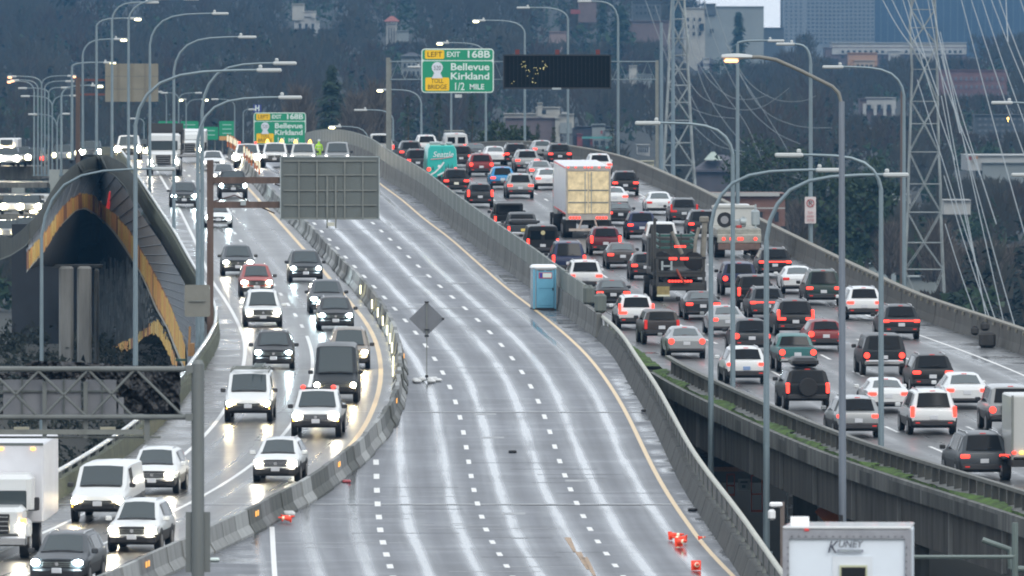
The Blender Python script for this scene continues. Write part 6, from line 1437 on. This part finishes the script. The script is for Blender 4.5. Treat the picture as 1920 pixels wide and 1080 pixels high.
tree('bare',560,296,120,60,1400,'pale bare tree with upright trunks between the two green signs, left',700); tree('bare',668,298,110,60,1420,'pale bare tree rising left of the sign bridge post',700); tree('bare',705,298,130,40,1430,'thin bare tree directly beside the sign bridge post',600)
tree('conifer',1165,130,120,110,3300,'big dark conifer high on the hill behind the right sign bridge lamp',1800); tree('conifer',1130,110,110,70,3350,'dark conifer left of the bigger one high on the hill',1400)
tree('conifer',1385,172,150,72,2600,'dark conifer in front of the big concrete building on the hill',1400); tree('round',1368,182,80,90,2600,'dark round tree at the foot of the big concrete building',1200)
tree('round',1450,390,120,170,1300,'large dark green evergreen behind the brick building',2600); tree('round',1398,360,60,70,1320,'green bush left of the large evergreen behind the parapet',1000)
tree('round',1560,470,150,90,1250,'dark evergreen right of the white parking sign',2000); tree('round',1625,500,180,110,1230,'tall dark evergreen left of the right lattice tower',2400)
tree('conifer',1148,300,76,40,1250,'dark conifer behind the outer parapet near its far lamp post',700); tree('conifer',120,90,140,110,3900,'dark conifer mass at upper left of the hillside',1800)
tree('conifer',760,40,90,70,3800,'dark conifer above the half timbered house on the hillside',1400); tree('conifer',420,250,90,46,1700,'dim conifer behind the faded green signs',700)
for i, (u, vb, h_, w_, Y) in enumerate(((1760,560,130,70,1180),(1800,600,120,60,1170),(1850,620,150,80,1160),(1900,640,160,70,1150),(1668,540,110,50,1170),(1500,480,90,50,1240))):
    tree('bare', u, vb, h_, w_, Y, 'bare winter tree behind the outer parapet, '+['just right of the second tower','between the steep wires at right','under the long white roof','at the right picture edge','left of the second tower legs','left of the white parking sign'][i], 900)
# ---------------------------------------------------------------- buildings
wdk = mat('dark window', (.03,.04,.05), .7, spec=.2)
CLEAR = []
def fit_Y(u, v):
    """how far the land must run before its surface shows at (u, v)"""
    for Y in range(1150, 5100, 25):
        if HV+F*(CH-zland((u-CX)*Y/F, Y))/Y <= v+4: return float(Y)
    return 5000.
def building(label, Y, blocks, name='building', windows=(), cat='building', roof=None):
    """blocks: (u0,v0,u1,v1,depth,material); windows: (u0,v0,u1,v1) one by one"""
    if Y >= 1200: Y = fit_Y((blocks[0][0]+blocks[0][2])/2, max(b[3] for b in blocks))
    b0 = blocks[0]; CLEAR.append((min(b[0] for b in blocks), min(b[1] for b in blocks), max(b[2] for b in blocks), max(b[3] for b in blocks), Y)); t = thing(name, P((b0[0]+b0[2])/2, b0[3], Y), label, cat)
    for i, (u0, v0, u1, v1, d, mt) in enumerate(blocks):
        m = M(); prect(m, u0, v0, u1, v1+14, Y-i*.5, d+i*.5); link('wall', m.mesh('w'), mt, t)
        m = M(); prect(m, u0-.8, v0-1.4, u1+.8, v0, Y-i*.5-.6, d+1.2); link('cornice', m.mesh('w'), mt, t)
    for w_ in windows:
        m = M(); prect(m, *w_[:4], Y-len(blocks)*.5-.15, .1); link('window', m.mesh('w'), w_[4] if len(w_) > 4 else wdk, t)
    if roof:
        for (u0, u1, ve, vr, d, mt) in roof:
            a, b = P(u0, ve, Y-1), P(u1, ve, Y-1); c = P((u0+u1)/2, vr, Y); hw = (b.x-a.x)*.10
            m = M(); m.add([a, b, b+Vector((0,d+1,0)), a+Vector((0,d+1,0)), Vector((c.x-hw, Y+d/2, c.z)), Vector((c.x+hw, Y+d/2, c.z))], [(0,1,5,4),(1,2,5),(2,3,4,5),(3,0,4),(3,2,1,0)]); link('roof', m.mesh('r'), mt, t)
    return t
cB = mat('pale stucco', (.36,.36,.33), .8, var=.15, vscale=.2); wB = mat('white wall', (.38,.39,.38), .8, var=.12, vscale=.2); brn = mat('brown wall', (.13,.10,.10), .8, var=.2, vscale=.3); brk = mat('brick wall', (.19,.105,.085), .8, var=.25, vscale=1)
gB = mat('grey facade', (.22,.25,.25), .8, var=.15, vscale=.1); dB = mat('dark facade', (.06,.075,.085), .6, var=.3, vscale=.1); rB = mat('red facade', (.22,.06,.06), .8); tB = mat('teal trim', (.08,.28,.26), .7); oB = mat('tan wall', (.36,.22,.14), .8); rf = mat('dark roof', (.05,.05,.06), .8, var=.3, vscale=.3); rr_m = mat('red roof', (.25,.08,.06), .8); gr_m = mat('pale green roof', (.32,.38,.33), .7)
def grid(u0, v0, u1, v1, nx, ny, fx=.5, fy=.5, mt=wdk):
    dx, dy = (u1-u0)/nx, (v1-v0)/ny; return [(u0+dx*(i+.5-fx/2), v0+dy*(j+.5-fy/2), u0+dx*(i+.5+fx/2), v0+dy*(j+.5+fy/2), mt) for i in range(nx) for j in range(ny)]
building('pale flat roofed concrete house with stepped blocks below the message board', 1350, [(945,214,1040,222,12,cB),(1005,202,1050,220,10,cB),(1008,194,1017,204,4,cB),(948,222,1043,292,11,brn),(1050,215,1076,226,8,cB),(1041,222,1050,262,8,cB)], 'house', [(1016,206,1024,214),(1053,210,1063,214,wB),(1050,230,1062,250,gB),(1064,230,1072,250,gB)])
building('low white fronted shed with a tan door before the brown house wall', 1290, [(950,231,1002,236,5,wB),(985,236,1002,250,5,wB),(1003,236,1013,250,5,oB)], 'house')
building('dark red and teal trimmed house right of the pale concrete house', 1380, [(1074,238,1155,290,10,rf),(1110,234,1135,262,8,gB),(1082,252,1092,290,3,rB),(1135,244,1152,262,7,gB),(1107,262,1111,276,2,rB)], 'house', [(1091,256,1150,260,tB),(1124,275,1148,280,tB),(1095,264,1104,272),(1114,264,1122,272),(1126,264,1134,272),(1140,266,1146,274),(1126,245,1130,251,rB)])
building('small white house with dark upright windows left of the middle lattice tower', 1400, [(1194,272,1218,290,6,wB)], 'house', grid(1196,275,1216,286,5,1,.5,.9))
building('low pale yellow building behind the far parapet bend', 1300, [(1198,303,1226,330,8,mat('pale yellow wall', (.45,.42,.28), .8))], 'building')
building('grey brown gabled building with a small pale hip roof on top', 1600, [(1306,320,1402,372,20,mat('slate shingle', (.085,.08,.09), .85, var=.2, vscale=.4))], 'building', [], 'building', [(1298,1408,322,291,20,mat('slate shingle', (.085,.08,.09), .85)),(1321,1354,300,285,6,gr_m)])
building('brick building with white cornices behind the outer parapet', 1100, [(1325,364,1472,470,14,brk)], 'building', [(1325,361,1462,368,wB),(1355,389,1472,391.5,wB)]+[(a,397,a+8,416) for a in (1400,1422,1452)]+[(a,424,a+8,440) for a in (1452,1464)])
building('huge plain concrete building against the white sky at the top', 4300, [(1320,13,1432,150,40,gB),(1282,16,1322,150,36,cB),(1322,8,1342,14,10,dB)], 'building', grid(1284,30,1318,70,3,3,.4,.5)+[(1331,54,1338,62),(1312,44,1320,58)])
building('flat dark block at the skyline left of the big concrete building', 4350, [(1186,4,1240,60,30,dB),(1180,40,1260,100,20,brn)], 'building', grid(1190,8,1238,30,6,2,.5,.4))
building('dim brown block on the hilltop above the message board', 4200, [(1085,0,1118,28,20,brn),(1030,60,1062,100,14,mat('mauve wall', (.22,.17,.16), .8))], 'building', [(1070,18,1088,26,rB)])
building('grey house cluster beneath the concrete building with a pale gable', 3000, [(1310,120,1345,150,14,brn),(1318,110,1330,122,8,wB)], 'house', grid(1314,126,1342,144,3,2), 'house', [(1306,1350,122,108,14,rf)])
building('tall grey apartment tower with rows of small windows beside the sky gap', 4600, [(1468,-60,1640,95,50,mat('tower concrete', (.20,.23,.25), .8, var=.12, vscale=.08))], 'tower', grid(1470,-20,1506,84,4,14,.35,.4,dB)+grid(1512,-20,1640,84,16,14,.55,.4,dB))
building('broad dark glass tower filling the top right corner', 4500, [(1640,-60,1990,98,60,mat('dark tower glass', (.04,.07,.11), .3, var=.25, vscale=.05))], 'tower', grid(1645,-20,1985,90,26,8,.12,.92,mat('tower mullion', (.10,.14,.17), .5)))
building('low dark building right of the concrete building in the sky gap', 4400, [(1432,53,1470,110,20,dB)], 'building')
building('long flat white roof over pale blocks below the dark tower', 3400, [(1548,90,1812,116,30,brn),(1560,81,1812,88,30,wB),(1666,96,1688,118,6,wB),(1728,96,1750,118,6,wB)], 'building', grid(1575,92,1660,112,8,2)+grid(1694,92,1725,112,3,2)+grid(1756,92,1806,112,5,2))
building('tan house with a flat pale front left of the long white roof', 3300, [(1590,100,1645,112,10,oB),(1602,114,1640,136,8,mat('beige wall', (.38,.30,.22), .8))], 'house', grid(1604,118,1638,130,4,1))
building('white fronted house row half way up the slope', 2700, [(1612,186,1672,225,12,brn),(1625,184,1680,190,11,wB)], 'house', [(a, 194, a+6, 220, wB) for a in (1618,1638,1656,1672)]+[(a, 196, a+7, 206) for a in (1626,1645,1663)])
building('long red brown terrace of houses left of the steep wires', 2600, [(1762,132,1888,192,14,mat('maroon terrace', (.16,.09,.09), .85, var=.3, vscale=.3))], 'building', grid(1768,140,1885,186,12,3,.4,.45,mat('dim pane', (.12,.13,.15), .8)))
building('dim grey terraces below the red brown terrace', 2300, [(1828,216,1920,258,12,dB)], 'building', grid(1832,218,1918,262,8,4,.45,.35,mat('dim facade', (.12,.13,.14), .8)))
building('big white warehouse with a grey front at the right edge', 1750, [(1815,292,1990,306,30,wB),(1842,306,1990,352,28,gB)], 'building', [(1812,294,1822,300,rB),(1825,293,1834,298,oB)])
building('low white shed behind the second lattice tower', 1500, [(1646,366,1708,385,12,wB),(1640,366,1648,390,11,rB)], 'building', [(1660,376,1668,384),(1680,376,1690,384)])
building('long low pale shed above the parapet behind the wires', 1300, [(1770,376,1820,388,8,wB),(1850,476,1900,484,8,wB)], 'building')
building('pale blue white shed low behind the parapet at column of tall trees', 1220, [(1600,495,1680,530,10,mat('pale blue shed', (.30,.36,.38), .8)),(1700,520,1760,560,8,gB)], 'building')
building('white villa with dark roof high on the wooded hill at left', 4000, [(552,40,598,66,12,wB),(562,22,592,42,10,wB),(548,8,570,24,8,cB)], 'house', [(a,44,a+5,60) for a in (560,572,584)]+[(584,24,592,34,cB)], 'house', [(556,600,32,22,12,rf)])
building('half timbered house with a red roof high on the wooded hill', 3900, [(724,44,744,88,10,cB),(744,58,766,72,8,gB)], 'house', [(a,52,a+2,80,dB) for a in (728,733,738)]+[(727,44,742,46,dB)], 'house', [(719,750,40,30,10,rr_m)])
building('thin pale stair tower of a house seen through the sign bridge truss', 3000, [(1180,124,1194,165,6,cB),(1194,140,1222,156,8,gB)], 'house', grid(1196,142,1220,152,5,1))
building('grey roofed villa faint above the smaller exit sign right side', 3200, [(752,105,790,150,10,gB)], 'house', grid(755,115,788,145,4,2), 'house', [(748,794,106,98,10,rf)])
# street lights and small lit points on the slope
for i, (u, v, Y) in enumerate(((1057,60,3400),(1252,155,2800),(1229,5,4200),(1364,16,4200),(1890,222,2300),(1107,283,1400),(1515,106,3200))):
    p = P(u, v, Y); r = 2.2*Y/F; m = M(); m.tube([p+Vector((0,.3,-r*3)), p+Vector((0,.3,0))], r*.15, 6); m.cbox(p.x, p.y, p.z, r*1.6, r, r*1.6, r*.4)
    tag(link('hillside_lamp', m.mesh('l', True), lamp_or if i != 4 else mat('lamp amber bright', (.9,.6,.1), .3, emit=(1,.65,.15), es=5)), 'tiny lit orange lamp on the distant slope', 'lamp', 'tiny lit lamps on the distant slope')
woods('hillside_woods', 1900, 3200, 1950, 7, 14, (4,3,2.2,1.2), um=(-360,2200), leaf=80)
woods('upper_hillside_woods', 3000, 5200, 2850, 9, 18, (4,3,2,1.6), um=(-360,2200), leaf=80, cond=lambda u, Y: u < 1330 or Y < 3900)
woods('valley_thicket', 1000, 1900, 500, 4, 9, (3,3,3,1.2), um=(1240,2050), leaf=110)
woods('left_valley_thicket', 1150, 1900, 520, 4, 9, (4,4,2,.8), um=(-360,1240), leaf=110)
# ================================================================ people and roadworks
def person(u, v, label, Y=None, coat=None, face=-1):
    Y = Y or Yof(v); p = P(u, v, Y); t = thing('person', p, label, 'person', 'roadworkers at the crest')
    J = [((0,0,.95),.15),((0,0,1.15),.15),((0,0,1.38),.17),((0,0,1.50),.07),((0,-.01,1.62),.095),((0,0,1.72),.085),((.10,0,.88),.10),((.12,.02,.50),.07),((.12,.04,.10),.05),((.12,-.10,.05),.045),((-.10,0,.88),.10),((-.13,-.04,.50),.07),((-.13,0,.10),.05),((-.13,-.13,.05),.045),
         ((.20,0,1.42),.075),((.27,.02,1.15),.055),((.24,-.14,.95),.04),((.23,-.22,.90),.035),((-.20,0,1.42),.075),((-.28,-.02,1.17),.055),((-.22,-.2,1.10),.04),((-.19,-.28,1.10),.035)]
    E = [(0,1),(1,2),(2,3),(3,4),(4,5),(0,6),(6,7),(7,8),(8,9),(0,10),(10,11),(11,12),(12,13),(2,14),(14,15),(15,16),(16,17),(2,18),(18,19),(19,20),(20,21)]
    me = bpy.data.meshes.new('body'); me.from_pydata([tuple(p+Vector(c)) for c, r in J], E, []); me.update(); o = link('body', me, coat, t)
    md = o.modifiers.new('skin', 'SKIN'); sk = me.skin_vertices[0].data
    for i, (c, r) in enumerate(J): sk[i].radius = (r, r*.85)
    sk[0].use_root = True; o.modifiers.new('sub', 'SUBSURF').levels = 1
    m = M(); m.tube([p+Vector((0,0,1.70)), p+Vector((0,0,1.80)), p+Vector((0,0,1.85))], .125, 12, .06); link('hard_hat', m.mesh('h', True), paint('white'), t)
    m = M()
    for z in (1.1, 1.32): m.tube([p+Vector((0,0,z)), p+Vector((0,0,z+.05))], .175, 12)
    link('reflective_band', m.mesh('b'), mat('reflective band', (.7,.72,.7), .3), t)
    return t
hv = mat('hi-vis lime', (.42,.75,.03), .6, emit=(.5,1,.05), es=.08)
person(508, 316, 'worker in a lime high visibility suit standing by the round grey sign backs', 815, hv)
person(598, 306, 'worker in a white helmet and lime vest between the two pickups, right one', 825, hv)
t = thing('sign_stand', P(512, 330, 800), 'portable stand holding two round grey sign backs one above the other', 'sign stand')
for v, r in ((290, 10), (313, 10.5)): m = M(); q = P(512, v, 800); m.disc((q.x, q.y, q.z), r*800/F, (0,1,0), .05, 16); link('round_sign', m.mesh('d'), mat('round sign back', (.20,.21,.22), .6), t)
m = M(); m.tube([P(512,285,800.1), P(512,338,800.1)], .03, 6); link('pole', m.mesh('p'), galv_dk, t)
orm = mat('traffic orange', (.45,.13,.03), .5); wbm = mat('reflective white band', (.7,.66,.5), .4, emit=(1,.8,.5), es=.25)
for i, (p, q) in enumerate(walk(lambda Y: fKB(Y)-.3, Yof(350), 800, 6.5)):
    t = thing('channel_post', p+Vector((0,0,.81)), 'orange and white marker post on the barrier row near the crest', 'marker post', 'marker posts on the barrier near the crest'); b = p+Vector((random.uniform(-.05,.05),0,.80))
    m = M(); m.tube([b, b+Vector((0,0,.95))], .06, 10, .05); link('tube', m.mesh('t'), orm, t); m = M(); m.tube([b+Vector((0,0,.4)), b+Vector((0,0,.85))], .068, 10, .06); link('band', m.mesh('t'), wbm, t)
def drum_on(v, label):
    Y = Yof(v); b = Vector((fKB(Y)-.3, Y, zdeck(Y)+.81))
# glowing panels added to imitate headlamp light falling on the barrier bend
for i, v in enumerate((562, 590, 606, 622, 640, 656, 674, 700, 718)):
    Y = Yof(v); x = fKB(Y)-.62; z = zdeck(Y); m = M(); m.cbox(x+.02, Y, z+.50, .05, 1.6, .42, .02); o = link('headlamp_glow_panel', m.mesh('r'), mat('painted headlamp glow', (.75,.70,.45), .3, emit=(1,.93,.6), es=1.6)); tag(o, 'pale glowing panel added to imitate headlamp light on the barrier bend', 'reflector', 'imitated headlamp glow on the barrier bend')
# portable toilet
g0 = G(1021, 581); t = bpy.data.objects.new('portable_toilet', None); COL.objects.link(t); t.matrix_basis = Matrix.Translation(g0) @ Matrix.Rotation(math.radians(7), 4, 'Z'); tag(t, 'light blue portable toilet with a white roof against the median wall', 'portable toilet')
def pt(n_, fn, mt, par=None):
    m = M(); fn(m); o = bpy.data.objects.new(n_, m.mesh(n_, True, 30)); o.data.materials.append(mt); COL.objects.link(o); o.parent = par or t; return o
bl_ = mat('toilet blue', (.13,.37,.52), .45, var=.12, vscale=1.5); pb = mat('toilet side grey', (.30,.36,.40), .5)
pt('cabin', lambda m: m.cbox(0,.6,1.0,1.08,1.15,1.95,.03), pb); d_ = pt('door', lambda m: m.cbox(.03,.0,1.0,.86,.05,1.82,.02), bl_)
pt('handle', lambda m: m.cbox(.40,-.05,1.0,.05,.04,.14,.01), black, d_); pt('door_rib', lambda m: (m.box(-.28,.36,-.035,-.02,1.02,1.05), m.box(-.30,.36,-.035,-.02,.2,.22)), mat('toilet blue dark', (.05,.2,.32), .5), d_)
pt('corner_post', lambda m: (m.box(-.56,-.46,-.05,.03,.05,1.95), m.box(.48,.56,-.05,.03,.05,1.95)), bl_)
pt('roof', lambda m: m.cbox(0,.55,2.05,1.18,1.3,.26,.10), mat('toilet roof white', (.85,.87,.88), .5)); pt('vent', lambda m: [m.box(a,b,-.045,-.03,1.87,1.92) for a,b in ((-.3,-.17),(-.15,-.03),(.08,.2),(.22,.36))], inkG); pt('base', lambda m: m.box(-.55,.55,-.03,1.2,0,.09), black)
s_ = pt('door_label', lambda m: m.box(-.28,.36,-.05,-.03,1.52,1.80), mat('label red', (.5,.06,.07), .5)); pt('label_field', lambda m: m.box(-.09,.33,-.06,-.048,1.56,1.77), whiteM, s_); pt('label_block', lambda m: m.box(-.24,-.11,-.06,-.048,1.55,1.78), mat('label blue', (.04,.04,.28), .5), s_)
# portable diamond sign seen from behind, with sand bags
Yd = Yof(717); t = thing('roadwork_sign', P(800, 717, Yd), 'grey diamond sign seen from behind on a thin stand in the express lanes', 'sign'); c = [(767,598),(800,566),(833,598),(800,630)]
f = [P(u, v, Yd) for u, v in c]; m = M(); m.add(f+[p+Vector((0,.03,0)) for p in f], [(0,3,2,1),(4,5,6,7),(0,1,5,4),(1,2,6,5),(2,3,7,6),(3,0,4,7)]); link('diamond_panel', m.mesh('d'), mat('sign cloth grey', (.15,.16,.175), .7, var=.1), t)
m = M(); prect(m, 799.2, 566, 801, 712, Yd-.05, .04); link('pole', m.mesh('p'), galv_dk, t)
for u0, v0, u1, v1 in ((796,565,804,568),(796,628,804,632),(829,596,833,600),(797,703,803,708),(796,617,805,619)): m = M(); prect(m, u0, v0, u1, v1, Yd-.09, .05); link('clamp', m.mesh('c'), black, t)
m = M(); a = P(800,712,Yd)
for an in (20, 160, 200, 340): m.tube([a, a+Vector((math.cos(math.radians(an))*.75, math.sin(math.radians(an))*.9, -.18))], .025, 6)
link('stand_legs', m.mesh('l'), galv_dk, t)
random.seed(3)
for i in range(9):
    x = a.x+random.uniform(-.85,.75); y = Yd+random.uniform(-.9,1.3); m = M(); m.cbox(x, y, zdeck(y)+.09, random.uniform(.26,.36), .34, random.uniform(.14,.2), .07); tag(link('sand_bag', m.mesh('s', True, 60), mat('sand bag white', (.62,.64,.64), .6, var=.25, vscale=6)), 'white sand bag lying at the foot of the diamond sign stand', 'sand bag', 'sand bags at the sign stand')
# fallen cones
def cone(u, v, ang, label, sc=1., lean=1.45):
    sc *= .62
    g = G(u, v); t = bpy.data.objects.new('traffic_cone', None); COL.objects.link(t); t.matrix_basis = Matrix.Translation(g+Vector((0,0,.16))) @ Matrix.Rotation(math.radians(ang), 4, 'Z') @ Matrix.Rotation(lean, 4, 'Y') @ Matrix.Scale(sc, 4); tag(t, label, 'traffic cone')
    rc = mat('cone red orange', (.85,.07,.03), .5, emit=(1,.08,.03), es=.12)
    for n_, fn, mt in (('cone_body', lambda m: m.tube([(0,0,.03),(0,0,.70)], .15, 14, .03), rc), ('cone_base', lambda m: m.cbox(0,0,.015,.38,.38,.035,.01), rc), ('band', lambda m: m.tube([(0,0,.38),(0,0,.50)], .094, 14, .072), wbm)):
        m = M(); fn(m); o = bpy.data.objects.new(n_, m.mesh(n_, True, 30)); o.data.materials.append(mt); COL.objects.link(o); o.parent = t
cone(1256,1014,-25,'upper left red cone knocked over on the right side of the express lanes',1.15); cone(1272,1026,-60,'red cone lying just below the upper left fallen one',1.2); cone(1287,1020,170,'red cone lying right of the other two fallen ones',1.1); cone(1305,1070,-85,'red cone lying lowest of the fallen cones near the right parapet',1.3); cone(1310,1018,20,'small red cone fragment next to the yellow line at lower right',.55)
cone(528,980,10,'orange cone lying against the barrier foot, left one',1.0); cone(546,982,190,'orange cone lying against the barrier foot, right one',1.0)
p = G(541,970); m = M(); m.cbox(p.x, p.y, p.z+.12, .45, .35, .2, .07); tag(link('white_bag', m.mesh('b', True, 60), mat('sand bag white', (.62,.64,.64), .6)), 'crumpled white bag on top of the orange cones at the barrier foot', 'bag')
for u, v, lb in ((961,849,'dark scrap lying in the middle express lane'),(650,905,'small red scrap at the foot of the curved barrier'),(402,1052,'small white scrap on the closed shoulder at lower left'),(1209,772,'dark drain scrap at the joint by the right parapet'),(1298,958,'dark block at the joint next to the right parapet')):
    p = G(u, v); m = M(); m.cbox(p.x, p.y, p.z+.05, .30, .5, .1, .03); tag(link('road_debris', m.mesh('d', True), {'small red':rdm,'small whi':whiteM}.get(lb[:9], black)), lb, 'debris')
for u, v, lb in ((853,826,'a'),):
    pass
# ================================================================ lettering turned to mesh
t = KTR
def ltext(s, x, z, h, y, mt, parent, wmax, rot=0., shear=0.):
    c = bpy.data.curves.new('lettering', 'FONT'); c.body = s; c.align_x = 'CENTER'; c.align_y = 'CENTER'; c.size = h/.7; c.extrude = .003; c.shear = shear; c.offset = h*.004
    c.materials.append(mt); o = bpy.data.objects.new('lettering', c); COL.objects.link(o); o.parent = parent; o.matrix_basis = Matrix.Translation((x, y, z)) @ Matrix.Rotation(math.pi/2, 4, 'X'); TXT.append((o, wmax, 1.0)); return o
navy = mat('logo dark', (.02,.025,.05), .5)
ltext('K', -.31, 3.50, .25, -.035, navy, KTR, .22, shear=.3); ltext('UNEY', .06, 3.565, .14, -.035, navy, KTR, .50, shear=.2)
m = M(); m.box(-.20,.33,-.035,-.025,3.40,3.46); o = bpy.data.objects.new('logo_bar', m.mesh('b')); o.data.materials.append(mat('logo bar grey', (.22,.24,.30), .5)); COL.objects.link(o); o.parent = KTR
ltext('CONSTRUCTION', .065, 3.43, .035, -.04, whiteM, KTR, .46)
ltext('Seattle', .05, 2.12, .36, -.03, mat('wrap lettering', (.75,.8,.8), .4), VAN, 1.35, shear=.25)
m = M(); m.tube([(-.75,-.02,1.80),(0,-.02,1.86),(.70,-.02,1.98)], .035, 6); o = bpy.data.objects.new('underline', m.mesh('b')); o.data.materials.append(mat('wrap pink', (.6,.3,.3), .5)); COL.objects.link(o); o.parent = VAN
bpy.context.view_layer.update(); dg = bpy.context.evaluated_depsgraph_get()
for o, wpx, k in TXT:
    me = bpy.data.meshes.new_from_object(o.evaluated_get(dg)); mw = o.matrix_basis.copy(); mi = o.matrix_parent_inverse.copy(); par = o.parent
    n_ = bpy.data.objects.new('lettering', me); COL.objects.link(n_); n_.parent = par; n_.matrix_parent_inverse = mi
    xs = [v.co.x for v in me.vertices]; w = max(xs)-min(xs) if xs else 1
    if wpx and w > 0: mw = mw @ Matrix.Diagonal((wpx*k/w, 1, 1, 1))
    n_.matrix_basis = mw; bpy.data.objects.remove(o)
# ================================================================ air
m = M(); m.box(-1100, 1100, -260, 5400, -12, 118)
hz = m.mesh('haze'); hm = bpy.data.materials.new('haze air'); hm.use_nodes = True; nt = hm.node_tree; nt.nodes.clear()
vo = nt.nodes.new('ShaderNodeVolumePrincipled'); vo.inputs['Color'].default_value = (.125,.34,.62,1); vo.inputs['Density'].default_value = .000092; vo.inputs['Anisotropy'].default_value = .0
ou = nt.nodes.new('ShaderNodeOutputMaterial'); nt.links.new(vo.outputs[0], ou.inputs['Volume']); o = link('haze', hz, hm); tag(o, kind='stuff')
